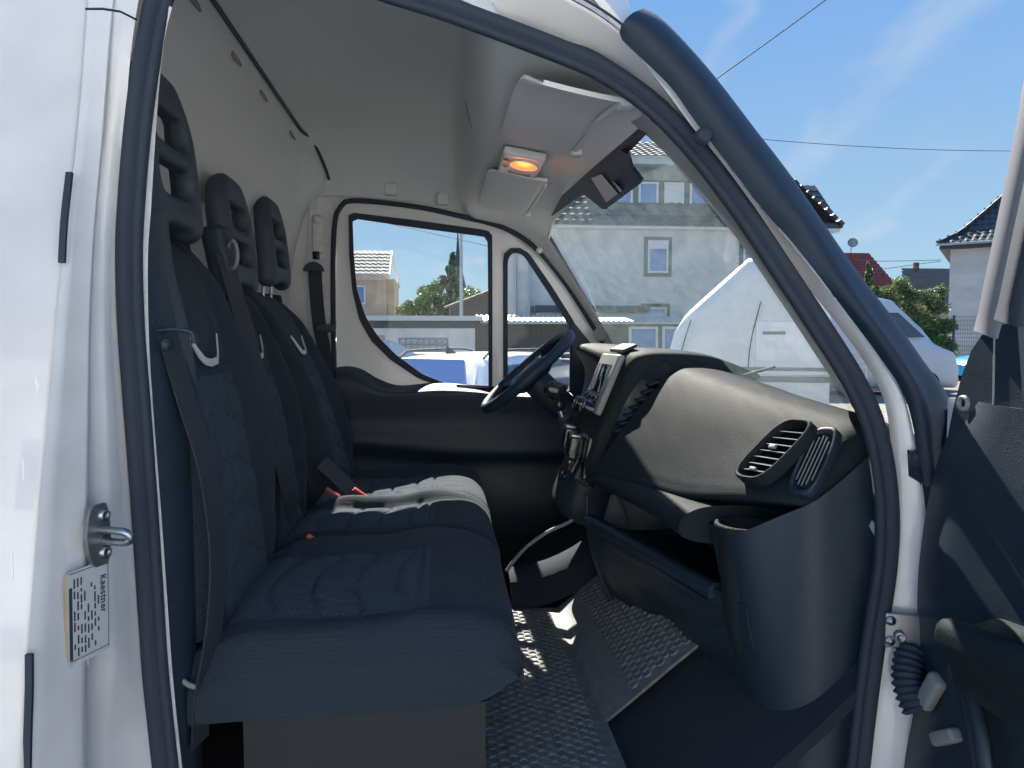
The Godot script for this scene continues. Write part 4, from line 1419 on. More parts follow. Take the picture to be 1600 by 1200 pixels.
func build_seats():
	# bench for two and the driver's own seat
	var specs := [
		{name = "bench_seat", d0 = 1.175, d1 = 1.69, y = -0.468, nose = 0.13, hx = -0.505, hy = 0.328, hd = 1.40, foot = Vector2(-0.375, -0.49), head = Vector2(-0.515, 0.215), label = "black quilted passenger seat nearest the open door"},
		{name = "bench_seat", d0 = 1.70, d1 = 2.12, y = -0.470, nose = 0.135, hx = -0.540, hy = 0.262, hd = 1.98, foot = Vector2(-0.385, -0.49), head = Vector2(-0.535, 0.165), label = "black quilted middle seat with the belt tower at its shoulder"},
		{name = "driver_seat", d0 = 2.21, d1 = 2.73, y = -0.500, nose = 0.145, hx = -0.565, hy = 0.312, hd = 2.55, foot = Vector2(-0.315, -0.52), head = Vector2(-0.545, 0.15), label = "black quilted driver's seat with a sunlit cushion"}]
	var hs := mb()
	headrest_mesh(hs, Transform3D.IDENTITY)
	hs.generate_normals()
	hs.set_material(M.headrest_plastic)
	var hmesh := hs.commit()
	for q in specs:
		var seat := Node3D.new()
		seat.name = q.name
		van.add_child(seat, true)
		seat.position = -van.position
		seat.set_meta("label", q.label)
		var s := mb()
		var si := mb()
		var rings := cushion_rings(q.d0, q.d1, q.y, q.nose)
		split_grid(s, si, rings, 8, 36, 6, 84)
		fan(s, rings[0])
		fan(s, rings[-1])
		commit(s, "cushion", M.seat_fabric, seat)
		commit(si, "cushion_insert", M.insert_fabric, seat)
		s = mb()
		si = mb()
		var w0: float = q.d0 + (0.0 if q.name == "driver_seat" else 0.01)
		rings = back_rings(w0, q.d1, q.foot, q.head, 0.13)
		split_grid(s, si, rings, 9, 35, 2, 77)
		fan(s, rings[0])
		fan(s, rings[-1])
		commit(s, "backrest", M.seat_fabric, seat)
		commit(si, "backrest_insert", M.insert_fabric, seat)
		# woven white tag on the upper back, like a wide open bracket
		s = mb()
		var mid: float = (w0 + q.d1) / 2
		var tag := [Vector2(-0.085, 0.035), Vector2(-0.055, -0.005), Vector2(-0.035, -0.018), Vector2(0.0, -0.022), Vector2(0.035, -0.018), Vector2(0.055, -0.005), Vector2(0.085, 0.035)]
		var lo := []
		var hi := []
		for p in tag:
			var ring_i := int(((p.y - 0.03 - q.foot.y) / (q.head.y - q.foot.y)) * 104.0 / 129.0 * 129.0 / 104.0 * 129.0)
			ring_i = clampi(ring_i, 0, 129)
			var jj := clampi(int((p.x / ((q.d1 - w0) / 2) + 1) * 22), 0, 44)
			var b: Vector3 = rings[ring_i][jj]
			lo.append(Vector3(b.x + 0.009, EYE + p.y - 0.03, -(mid + p.x)))
			hi.append(Vector3(b.x + 0.009, EYE + p.y - 0.03 + (0.014 if absf(p.x) < 0.06 else 0.006), -(mid + p.x)))
		shell(s, [lo, hi], 0.003)
		commit(s, "fabric_tag", M.tag_white, seat)
		var h := MeshInstance3D.new()
		h.name = "headrest"
		h.mesh = hmesh
		seat.add_child(h, true)
		h.transform = Transform3D(Basis(Vector3(0, 0, 1), 0.10), cab(q.hx, q.hy, q.hd))
		for dz in [-0.055, 0.055]:
			s = mb()
			tube(s, [cab(q.hx - 0.012, q.hy - 0.11, q.hd + dz), cab(q.hx - 0.02, q.hy - 0.24, q.hd + dz)], 0.006, 10)
			commit(s, "headrest_post", M.metal, seat)
	# front valance of the seat bases
	var s := mb()
	box(s, cab(-0.13, -0.71, 1.40), Vector3(0.40, 0.19, 0.36))
	commit(s, "seat_base", M.seat_base, van)
	s = mb()
	box(s, cab(-0.13, -0.71, 1.90), Vector3(0.40, 0.19, 0.36))
	commit(s, "seat_base", M.seat_base, van)
	s = mb()
	box(s, cab(-0.11, -0.71, 2.43), Vector3(0.40, 0.19, 0.36))
	commit(s, "seat_base", M.seat_base, van)
	# belt tower on the shoulder between the two bench seats
	var tower := Node3D.new()
	tower.name = "belt_tower"
	van.add_child(tower, true)
	tower.position = -van.position
	tower.set_meta("label", "grey plastic belt tower on the middle seat's shoulder")
	s = mb()
	rbox(s, Transform3D(Basis(Vector3(0, 0, 1), 0.18), Vector3(-0.490, 1.748, -1.730)), Vector3(0.055, 0.17, 0.070), 0.018)
	commit(s, "tower_cover", M.dark_plastic, tower)
	s = mb()
	var loop := []
	for i in 25:
		var a := TAU * i / 24
		loop.append(Vector3(-0.468, 1.765, -1.700) + Vector3(0.014 * cos(a) + 0.008, 0.030 * sin(a), 0.012 * cos(a)))
	tube(s, loop, 0.0045, 8)
	commit(s, "belt_bezel", M.grey_plastic, tower)
	s = mb()
	var xs := [Vector3(-0.479, 1.769, -1.700), Vector3(-0.463, 1.706, -1.700), Vector3(-0.437, 1.607, -1.700), Vector3(-0.409, 1.493, -1.700), Vector3(-0.378, 1.363, -1.700), Vector3(-0.359, 1.264, -1.720), Vector3(-0.353, 1.191, -1.750), Vector3(-0.354, 1.156, -1.780)]
	band(s, sp(xs, 40), 0.046, 0.0028, Vector3(0.85, 0.1, 0.5))
	commit(s, "seat_belt", M.belt_web, tower)
	# the near seat's belt hanging down its pillar
	s = mb()
	band(s, sp([Vector3(-0.439, 1.706, -1.185), Vector3(-0.433, 1.667, -1.185), Vector3(-0.420, 1.589, -1.185), Vector3(-0.396, 1.490, -1.185), Vector3(-0.371, 1.400, -1.185), Vector3(-0.358, 1.319, -1.185), Vector3(-0.353, 1.237, -1.185), Vector3(-0.358, 1.155, -1.185), Vector3(-0.369, 1.083, -1.185), Vector3(-0.383, 1.010, -1.185), Vector3(-0.388, 0.937, -1.185)], 60), 0.046, 0.003, Vector3(0.97, 0, 0.25))
	commit(s, "seat_belt", M.belt_web, van, "black belt hanging beside the near seat")
	s = mb()
	tube(s, sp([Vector3(-0.418, 1.069, -1.170), Vector3(-0.410, 1.050, -1.170), Vector3(-0.397, 1.039, -1.170), Vector3(-0.383, 1.034, -1.170)], 14), 0.0045, 8)
	commit(s, "belt_wire", M.grey_plastic, van)
	# buckles between the cushions, red release buttons up
	for q in [[Vector3(-0.277, 1.118, -1.660), 0.3], [Vector3(-0.302, 1.136, -2.100), 0.2], [Vector3(-0.232, 1.121, -2.160), 0.3]]:
		s = mb()
		var xf := Transform3D(Basis(Vector3(0, 0, 1), -0.62), q[0])
		rbox(s, xf * Transform3D(Basis.IDENTITY, Vector3(-0.012, -0.03, 0)), Vector3(0.05, 0.07, 0.024), 0.006)
		var b := commit(s, "belt_buckle", M.dark_plastic, van)
		s = mb()
		rbox(s, xf * Transform3D(Basis.IDENTITY, Vector3(-0.012, 0.006, 0)), Vector3(0.046, 0.008, 0.018), 0.003)
		commit(s, "release_button", M.buckle_red, b)
	# the driver's lap belt lying over to its buckle
	s = mb()
	band(s, sp([Vector3(-0.350, 1.223, -2.170), Vector3(-0.318, 1.193, -2.170), Vector3(-0.282, 1.156, -2.170), Vector3(-0.253, 1.127, -2.170), Vector3(-0.238, 1.118, -2.170)], 16), 0.046, 0.003, Vector3(0.4, 0.5, 0.8))
	commit(s, "seat_belt", M.belt_web, van)


# ---------- dashboard, wheel and levers ----------
func loft_x(s: SurfaceTool, stations: Array, n: int, m: int) -> Array:
	# stations: [d, [x, y] ...] from the near side across; profiles are smoothed both ways and capped
	var lines := []
	for st_ in stations:
		var l := []
		for i in range(1, st_.size()):
			l.append(cab(st_[i][0], st_[i][1], st_[0]))
		lines.append(l)
	var rows := across(lines, n, m)
	grid(s, rows)
	for r_ in [rows[0], rows[-1]]:
		next_group(s, false)
		var c := Vector3.ZERO
		for p in r_:
			c += p
		c = c / r_.size() + Vector3(0.06, 0, 0)
		for j in r_.size() - 1:
			tri(s, c, r_[j], r_[j + 1])
	return rows

func build_dash():
	var dash := Node3D.new()
	dash.name = "dashboard"
	van.add_child(dash, true)
	dash.position = -van.position
	dash.set_meta("label", "grey grained plastic dashboard with a long sunlit top")
	var s := mb()
	var top := loft_x(s, [
		[1.165, [0.854, -0.203], [0.773, -0.166], [0.730, -0.160], [0.708, -0.170], [0.684, -0.192], [0.656, -0.222], [0.632, -0.250], [0.618, -0.272], [0.625, -0.284], [0.740, -0.300]],
		[1.20, [0.851, -0.181], [0.762, -0.146], [0.718, -0.141], [0.688, -0.153], [0.660, -0.178], [0.625, -0.215], [0.597, -0.247], [0.580, -0.270], [0.588, -0.284], [0.710, -0.305]],
		[1.30, [0.846, -0.170], [0.755, -0.134], [0.702, -0.131], [0.667, -0.142], [0.630, -0.176], [0.586, -0.222], [0.553, -0.259], [0.534, -0.283], [0.543, -0.298], [0.690, -0.325]],
		[1.45, [0.8392, -0.1579], [0.7392, -0.1201], [0.6815, -0.1166], [0.6417, -0.1278], [0.5941, -0.1712], [0.5448, -0.2302], [0.507, -0.2767], [0.4862, -0.3067], [0.4949, -0.3237], [0.6682, -0.3496]],
		[1.60, [0.834, -0.1412], [0.7244, -0.1038], [0.6652, -0.1004], [0.6226, -0.1115], [0.568, -0.1598], [0.5127, -0.2267], [0.4732, -0.2802], [0.4504, -0.3142], [0.4591, -0.3321], [0.6539, -0.3549]],
		[1.74, [0.83, -0.1249], [0.7215, -0.091], [0.652, -0.0855], [0.6065, -0.0966], [0.5439, -0.1519], [0.4817, -0.2277], [0.4404, -0.2851], [0.4156, -0.3231], [0.4242, -0.3429], [0.6406, -0.3637]],
		[1.85, [0.8274, -0.1141], [0.7195, -0.0825], [0.6429, -0.075], [0.5977, -0.0861], [0.5249, -0.1484], [0.4578, -0.2311], [0.4145, -0.2924], [0.3878, -0.3333], [0.3963, -0.3542], [0.639, -0.3732]]], 70, 70)
	commit(s, "airbag_panel", M.dash_plastic, dash)
	# lower dash: ledge over an open tray
	s = mb()
	loft_x(s, [
		[1.345, [0.7382, -0.3319], [0.6275, -0.3186], [0.5138, -0.3167], [0.4654, -0.3273], [0.4463, -0.3469], [0.4511, -0.3746], [0.52, -0.3906], [0.7402, -0.4054]],
		[1.45, [0.7343, -0.3439], [0.6246, -0.3276], [0.5007, -0.3192], [0.4505, -0.3287], [0.4337, -0.3451], [0.4382, -0.3663], [0.5175, -0.3802], [0.7356, -0.3943]],
		[1.65, [0.729, -0.3517], [0.6206, -0.3358], [0.4763, -0.321], [0.4204, -0.3304], [0.4016, -0.3467], [0.406, -0.3656], [0.4932, -0.3815], [0.7299, -0.3942]],
		[1.80, [0.7257, -0.3553], [0.6182, -0.3427], [0.4568, -0.3278], [0.4001, -0.3351], [0.3814, -0.3493], [0.3858, -0.3681], [0.4809, -0.3861], [0.7265, -0.3975]],
		[1.88, [0.7244, -0.365], [0.6172, -0.3525], [0.4477, -0.3396], [0.3892, -0.3469], [0.3726, -0.3611], [0.3769, -0.3778], [0.4802, -0.3917], [0.7251, -0.4072]]], 50, 50)
	commit(s, "grab_ledge", M.dash_plastic, dash)
	# tray walls, floor and lip
	s = mb()
	var rows := []
	for q in [[1.355, 0.56], [1.365, 0.66], [1.5, 0.67], [1.8, 0.64], [1.865, 0.62], [1.875, 0.45]]:
		rows.append([cab(q[1], -0.375, q[0]), cab(q[1], -0.43, q[0]), cab(q[1] - 0.01, -0.50, q[0])])
	grid(s, rows)
	grid(s, [[cab(0.4995, -0.4983, 1.35), cab(0.72, -0.533, 1.35)], [cab(0.3866, -0.4909, 1.88), cab(0.6837, -0.5267, 1.88)]])
	commit(s, "tray", M.dark_plastic, dash)
	s = mb()
	var lip := sp([cab(0.5125, -0.4745, 1.33), cab(0.4864, -0.4747, 1.45), cab(0.4354, -0.4743, 1.68), cab(0.3801, -0.474, 1.89)], 30)
	sweep(s, lip, [Vector2(-0.016, -0.014), Vector2(0.012, -0.016), Vector2(0.017, 0.004), Vector2(0.010, 0.012), Vector2(-0.006, 0.014), Vector2(-0.016, 0.006)], Vector3.UP)
	commit(s, "tray_lip", M.dark_plastic, dash)
	s = mb()
	sheet(s, [cab(0.428, -0.4005, 1.845), cab(0.4437, -0.4008, 1.845), cab(0.4813, -0.4853, 1.84), cab(0.4077, -0.4834, 1.845)], Vector3(0, 0, -0.008))
	commit(s, "tray_web", M.dark_plastic, dash)
	# glove box door leaning forward below the lip, with its pressed triangle
	s = mb()
	rows = []
	for i in 26:
		var v := i / 25.0
		var row := []
		for j in 40:
			var u := j / 39.0
			var d := lerpf(1.235, 1.90, u)
			var x := lerpf(0.535, 0.378, u) + 0.10 * v * v + 0.02 * v
			var y := lerpf(-0.470, -0.735, v)
			# triangle with rounded steps
			var e := minf(minf((0.86 - u) * 1.4, (v - 0.16) * 1.0), (0.92 - (v * 0.78 + (1 - u) * 0.95)) * 0.8 + 0.10)
			x += 0.010 * smoothstep(0.0, 0.035, e)
			var e2 := minf(minf((0.70 - u) * 1.4, (v - 0.42) * 1.0), (0.92 - (v * 0.78 + (1 - u) * 0.95)) * 0.8 + 0.04)
			x += 0.012 * smoothstep(0.0, 0.035, e2)
			row.append(cab(x, y, d))
		rows.append(row)
	shell(s, rows, 0.004)
	commit(s, "glove_box", M.dark_plastic, dash)
	s = mb()
	tube(s, sp([cab(0.3796, -0.4095, 1.905), cab(0.3801, -0.4822, 1.905), cab(0.3995, -0.5768, 1.905), cab(0.4403, -0.6834, 1.905), cab(0.5047, -0.7759, 1.905)], 24), 0.006, 8)
	commit(s, "glove_box_edge", M.dark_plastic, dash)
	# end of the dash down to the sill
	s = mb()
	grid(s, across([[cab(0.950, -0.240, 1.130), cab(0.954, -0.500, 1.130), cab(0.950, -0.720, 1.130), cab(0.940, -0.860, 1.130)], [cab(0.850, -0.200, 1.145), cab(0.850, -0.500, 1.143), cab(0.840, -0.720, 1.140), cab(0.830, -0.860, 1.140)], [cab(0.745, -0.165, 1.150), cab(0.747, -0.500, 1.145), cab(0.740, -0.720, 1.140), cab(0.730, -0.860, 1.140)], [cab(0.700, -0.195, 1.152), cab(0.700, -0.500, 1.146), cab(0.690, -0.720, 1.140), cab(0.680, -0.860, 1.140)], [cab(0.655, -0.235, 1.155), cab(0.655, -0.500, 1.147), cab(0.645, -0.720, 1.140), cab(0.635, -0.860, 1.140)], [cab(0.612, -0.270, 1.160), cab(0.615, -0.500, 1.155), cab(0.610, -0.720, 1.150), cab(0.600, -0.860, 1.150)], [cab(0.574, -0.298, 1.190), cab(0.580, -0.500, 1.185), cab(0.580, -0.720, 1.180), cab(0.570, -0.860, 1.180)], [cab(0.520, -0.337, 1.235), cab(0.542, -0.500, 1.232), cab(0.565, -0.720, 1.230), cab(0.555, -0.860, 1.230)], [cab(0.500, -0.342, 1.290), cab(0.528, -0.500, 1.290), cab(0.560, -0.720, 1.290), cab(0.550, -0.860, 1.290)], [cab(0.508, -0.346, 1.345), cab(0.541, -0.500, 1.348), cab(0.580, -0.720, 1.350), cab(0.570, -0.860, 1.350)], [cab(0.620, -0.360, 1.420), cab(0.652, -0.500, 1.420), cab(0.690, -0.720, 1.420), cab(0.680, -0.860, 1.420)]], 24, 48))
	commit(s, "end_panel", M.dark_plastic, dash)
	# cup holder drum standing out at the near end of the tray
	var cup := Vector3(0.553, 1.239, -1.290)
	s = mb()
	lathe(s, [Vector2(0.012, -0.25), Vector2(0.028, -0.21), Vector2(0.040, -0.15), Vector2(0.047, -0.08), Vector2(0.051, -0.016), Vector2(0.0565, -0.004), Vector2(0.0575, 0.001), Vector2(0.055, 0.005), Vector2(0.050, 0.005), Vector2(0.046, -0.001), Vector2(0.044, -0.07), Vector2(0.0, -0.075)], Transform3D(Basis(Vector3(1, 0, 0), Vector3(0, 0, -1), Vector3(0, 1, 0)), cup), 44)
	commit(s, "cup_holder", M.dash_plastic, dash)
	# flat shoulder between ledge, cup and dash end
	s = mb()
	grid(s, across([[cab(0.500, -0.352, 1.375), cab(0.56, -0.345, 1.375), cab(0.70, -0.335, 1.375)], [cab(0.617, -0.346, 1.29), cab(0.64, -0.340, 1.29), cab(0.70, -0.332, 1.29)], [cab(0.575, -0.306, 1.20), cab(0.62, -0.31, 1.195), cab(0.70, -0.31, 1.19)]], 12, 12))
	commit(s, "cup_shoulder", M.dash_plastic, dash)
	outer_vent(dash)
	centre_stack(dash)
	steering(dash)
	gear_lever()

func vent_xf(c: Vector3, up: Vector3, side: Vector3) -> Transform3D:
	var n := side.cross(up).normalized()
	return Transform3D(Basis(side.normalized(), n.cross(side).normalized(), n), c)

func outer_vent(dash: Node3D):
	# long oval air vent and demister grille set in the end of the dash face
	var up := Vector3(0.113, 0.128, 0.0).normalized()
	var side := Vector3(0.20, 0.06, 1.0).normalized()
	var xf := vent_xf(Vector3(0.600, 1.370, -1.255) + Vector3(-0.012, 0.010, 0), up, side)
	var oval := func(w: float, h: float, n: int) -> Array:
		var out := []
		for i in n:
			var a := TAU * i / n
			out.append(Vector2(signf(cos(a)) * pow(absf(cos(a)), 0.55) * w, signf(sin(a)) * pow(absf(sin(a)), 0.62) * h))
		return out
	var s := mb()
	var rings := []
	for q in [[1.0, -0.014], [1.0, 0.006], [0.97, 0.010], [0.90, 0.010], [0.86, 0.004], [0.84, -0.012]]:
		var ring := []
		for p in oval.call(0.050 * q[0], 0.070 * (q[0] * 0.75 + 0.25), 40):
			ring.append(xf * Vector3(p.x + p.y * 0.28, p.y, q[1]))
		rings.append(ring)
	grid(s, rings, true)
	var v := commit(s, "air_vent", M.dash_plastic, dash, "long oval air vent with dark slats at the near end of the dash")
	s = mb()
	var well := []
	for p in oval.call(0.043, 0.060, 40):
		well.append(Vector2(p.x + p.y * 0.28, p.y))
	plate(s, well, -0.012, -0.007, xf)
	commit(s, "vent_well", M.gloss_black, v)
	for k in 7:
		s = mb()
		var y := -0.045 + k * 0.015
		var w := 0.038 * sqrt(maxf(0.1, 1 - pow(absf(y) / 0.066, 3.0)))
		rbox(s, xf * Transform3D(Basis(Vector3(1, 0, 0), 0.7), Vector3(y * 0.28, y, 0.0)), Vector3(w * 2, 0.0016, 0.012), 0.001)
		commit(s, "slat", M.dark_plastic, v)
	s = mb()
	rbox(s, xf * Transform3D(Basis.IDENTITY, Vector3(-0.006, 0.006, 0.006)), Vector3(0.018, 0.008, 0.006), 0.002)
	rbox(s, xf * Transform3D(Basis.IDENTITY, Vector3(-0.016, -0.046, 0.006)), Vector3(0.018, 0.007, 0.006), 0.002)
	commit(s, "vent_tab", M.grey_plastic, v)
	# grille beside it
	var up2 := Vector3(0.10, 0.13, 0.01).normalized()
	var xg := vent_xf(Vector3(0.627, 1.370, -1.185) + Vector3(-0.004, 0.004, 0), up2, Vector3(0.5, 0.1, 1.0).normalized())
	s = mb()
	rings = []
	for q in [[1.0, -0.012], [1.0, 0.002], [0.95, 0.005], [0.84, 0.004], [0.80, -0.003]]:
		var ring := []
		for p in oval.call(0.028 * q[0], 0.066 * q[0], 36):
			ring.append(xg * Vector3(p.x + p.y * 0.1, p.y, q[1]))
		rings.append(ring)
	grid(s, rings, true)
	var g := commit(s, "demister_grille", M.dark_plastic, dash)
	s = mb()
	var po := []
	for p in oval.call(0.023, 0.053, 36):
		po.append(Vector2(p.x + p.y * 0.1, p.y))
	plate(s, po, -0.003, 0.0005, xg)
	commit(s, "grille_well", M.gloss_black, g)
	for k in 5:
		s = mb()
		var x := -0.015 + k * 0.0075
		var h := 0.048 * sqrt(maxf(0.2, 1 - pow(absf(x) / 0.024, 2.0)))
		tube(s, [xg * Vector3(x - h * 0.1, -h, 0.002), xg * Vector3(x + h * 0.1, h, 0.002)], 0.0012, 6)
		commit(s, "grille_bar", M.grey_plastic, g)

func centre_stack(dash: Node3D):
	var s := mb()
	# hooded top of the instrument binnacle and driver's dash
	loft_x(s, [
		[1.905, [0.8476, -0.1037], [0.7184, -0.0638], [0.6125, -0.0563], [0.5393, -0.0766], [0.4981, -0.1224], [0.4623, -0.194], [0.4369, -0.2657], [0.4166, -0.3376], [0.4379, -0.3898], [0.6818, -0.4365]],
		[1.925, [0.847, -0.0933], [0.7178, -0.0463], [0.591, -0.0347], [0.5231, -0.0408], [0.4942, -0.0611], [0.4616, -0.1324], [0.431, -0.2039], [0.4004, -0.2703], [0.3959, -0.3786], [0.6388, -0.4354]],
		[2.06, [0.8444, -0.0878], [0.716, -0.039], [0.5793, -0.0255], [0.5117, -0.0295], [0.4808, -0.0477], [0.4473, -0.127], [0.4168, -0.2034], [0.3883, -0.2666], [0.3868, -0.3776], [0.6369, -0.4342]],
		[2.19, [0.8424, -0.0876], [0.7145, -0.0389], [0.5836, -0.0285], [0.5162, -0.0335], [0.4874, -0.0527], [0.4529, -0.1319], [0.4224, -0.2031], [0.3939, -0.2693], [0.3924, -0.3771], [0.6353, -0.4331]],
		[2.215, [0.8421, -0.0927], [0.7143, -0.043], [0.5991, -0.0346], [0.5473, -0.0488], [0.5268, -0.0813], [0.5015, -0.1526], [0.4762, -0.224], [0.4456, -0.2903], [0.4358, -0.388], [0.635, -0.4329]],
		[2.50, [0.8383, -0.0872], [0.67, -0.0326], [0.5249, -0.0152], [0.4582, -0.0253], [0.4655, -0.0455], [0.5358, -0.1015], [0.5262, -0.2033], [0.4752, -0.2949], [0.4654, -0.3974], [0.6325, -0.4621]],
		[2.80, [0.8355, -0.0971], [0.7098, -0.0508], [0.6063, -0.0507], [0.56, -0.0658], [0.5551, -0.1013], [0.5452, -0.1622], [0.525, -0.2333], [0.4842, -0.3044], [0.4744, -0.3964], [0.6302, -0.4603]],
		[2.92, [0.8346, -0.1123], [0.73, -0.0712], [0.6575, -0.071], [0.6267, -0.0913], [0.6166, -0.1319], [0.6067, -0.1929], [0.5866, -0.2642], [0.5456, -0.3252], [0.5254, -0.4069], [0.6293, -0.4598]]], 60, 90)
	commit(s, "centre_console", M.dash_plastic, dash)
	# dark air outlet column between airbag panel and stack
	s = mb()
	grid(s, across([[cab(0.6029, -0.082, 1.853), cab(0.5301, -0.1433, 1.853), cab(0.464, -0.225, 1.853), cab(0.4065, -0.3274, 1.853)], [cab(0.6132, -0.0902, 1.88), cab(0.5457, -0.1536, 1.88), cab(0.4837, -0.2303, 1.88), cab(0.4271, -0.3276, 1.88)], [cab(0.5809, -0.0562, 1.91), cab(0.5084, -0.1123, 1.908), cab(0.4571, -0.2042, 1.908), cab(0.4113, -0.3272, 1.908)]], 20, 8))
	commit(s, "outlet_column", M.gloss_black, dash)
	for k in 7:
		s = mb()
		var f := k / 6.0
		rbox(s, Transform3D(Basis(Vector3(0, 0, 1), 0.3), cab(lerpf(0.545, 0.455, f), lerpf(-0.115, -0.235, f), 1.88)), Vector3(0.03, 0.003, 0.05), 0.001)
		commit(s, "slat", M.dark_plastic, dash)
	# tilted control face
	var up := Vector3(0.063, 0.153, 0).normalized()
	var xf := vent_xf(cab(0.4499, -0.125, 2.06), up, Vector3(0.0, 0.0, 1.0))
	s = mb()
	rbox(s, xf * Transform3D(Basis.IDENTITY, Vector3(0, 0.0, -0.002)), Vector3(0.215, 0.175, 0.022), 0.008)
	var face := commit(s, "control_face", M.grey_plastic, dash, "grey control face with a small dark display")
	s = mb()
	rbox(s, xf * Transform3D(Basis.IDENTITY, Vector3(0.0, 0.012, 0.010)), Vector3(0.15, 0.085, 0.005), 0.002)
	commit(s, "display", M.screen, face)
	s = mb()
	for x in [-0.055, 0.0, 0.055]:
		rbox(s, xf * Transform3D(Basis.IDENTITY, Vector3(x, -0.044, 0.013)), Vector3(0.034, 0.014, 0.012), 0.003)
	commit(s, "button_row", M.gloss_black, face)
	for x in [-0.055, 0.055]:
		s = mb()
		lathe(s, [Vector2(0.0, 0.030), Vector2(0.016, 0.030), Vector2(0.019, 0.027), Vector2(0.0205, 0.010), Vector2(0.023, 0.006), Vector2(0.024, 0.0)], xf * Transform3D(Basis.IDENTITY, Vector3(x, -0.078, 0.009)), 22)
		var kn := commit(s, "control_knob", M.gloss_black, face)
		s = mb()
		tube(s, circle_pts(xf * Transform3D(Basis.IDENTITY, Vector3(x, -0.078, 0.0385)), 0.0185, 22), 0.0016, 6)
		commit(s, "knob_ring", M.metal, kn)
	# hazard and lock switches on the crest, the hazard's mark in red
	var xh := vent_xf(cab(0.5097, -0.0259, 2.055), Vector3(1, 0.42, 0), Vector3(0, 0, 1))
	s = mb()
	rbox(s, xh, Vector3(0.16, 0.044, 0.010), 0.004)
	var sw := commit(s, "switch_strip", M.dark_plastic, face)
	s = mb()
	plate(s, [Vector2(-0.038, -0.014), Vector2(-0.020, -0.014), Vector2(-0.020, 0.014), Vector2(-0.038, 0.014)], 0.005, 0.0062, xh)
	commit(s, "hazard_switch", M.red_print, sw)
	s = mb()
	for x in [0.0, 0.022, 0.044]:
		plate(s, [Vector2(x, -0.012), Vector2(x + 0.015, -0.012), Vector2(x + 0.015, 0.012), Vector2(x, 0.012)], 0.005, 0.0062, xh)
	commit(s, "switch_print", M.grey_print, sw)
	# lower console: two levers and a switch block
	var low := vent_xf(cab(0.3887, -0.3211, 2.03), Vector3(0.02, 0.11, 0), Vector3(0, 0, 1))
	s = mb()
	rbox(s, low, Vector3(0.20, 0.12, 0.024), 0.008)
	var pan := commit(s, "lower_console", M.gloss_black, dash)
	for q in [[-0.055, 0.030, 0.015], [0.045, 0.016, 0.012]]:
		s = mb()
		rbox(s, low * Transform3D(Basis.IDENTITY, Vector3(q[0], q[1], 0.030)), Vector3(0.030, 0.07, 0.045), 0.010)
		commit(s, "selector_lever", M.gloss_black, pan)
		s = mb()
		rbox(s, low * Transform3D(Basis.IDENTITY, Vector3(q[0], q[1] + 0.034, 0.035)), Vector3(0.024, 0.010, 0.03), 0.004)
		commit(s, "lever_cap", M.metal, pan)
	s = mb()
	rbox(s, Transform3D(Basis(Vector3(0, 0, 1), -0.5), cab(0.3882, -0.3595, 1.99)), Vector3(0.05, 0.07, 0.07), 0.008)
	var blk := commit(s, "switch_block", M.dark_plastic, dash)
	s = mb()
	for k in 3:
		rbox(s, Transform3D(Basis(Vector3(0, 0, 1), -0.5), cab(0.357, -0.345, 1.968 + k * 0.022)), Vector3(0.008, 0.04, 0.016), 0.002)
	commit(s, "rocker", M.gloss_black, blk)
	s = mb()
	tube(s, sp([cab(0.3557, -0.3258, 2.035), cab(0.3579, -0.3618, 2.03), cab(0.3769, -0.3933, 2.0), cab(0.4042, -0.4013, 1.955)], 20), 0.005, 8)
	commit(s, "block_trim", M.metal, blk)

func circle_pts(xf: Transform3D, r: float, n: int) -> Array:
	var out := []
	for i in n + 1:
		out.append(xf * Vector3(cos(TAU * i / n) * r, sin(TAU * i / n) * r, 0))
	return out

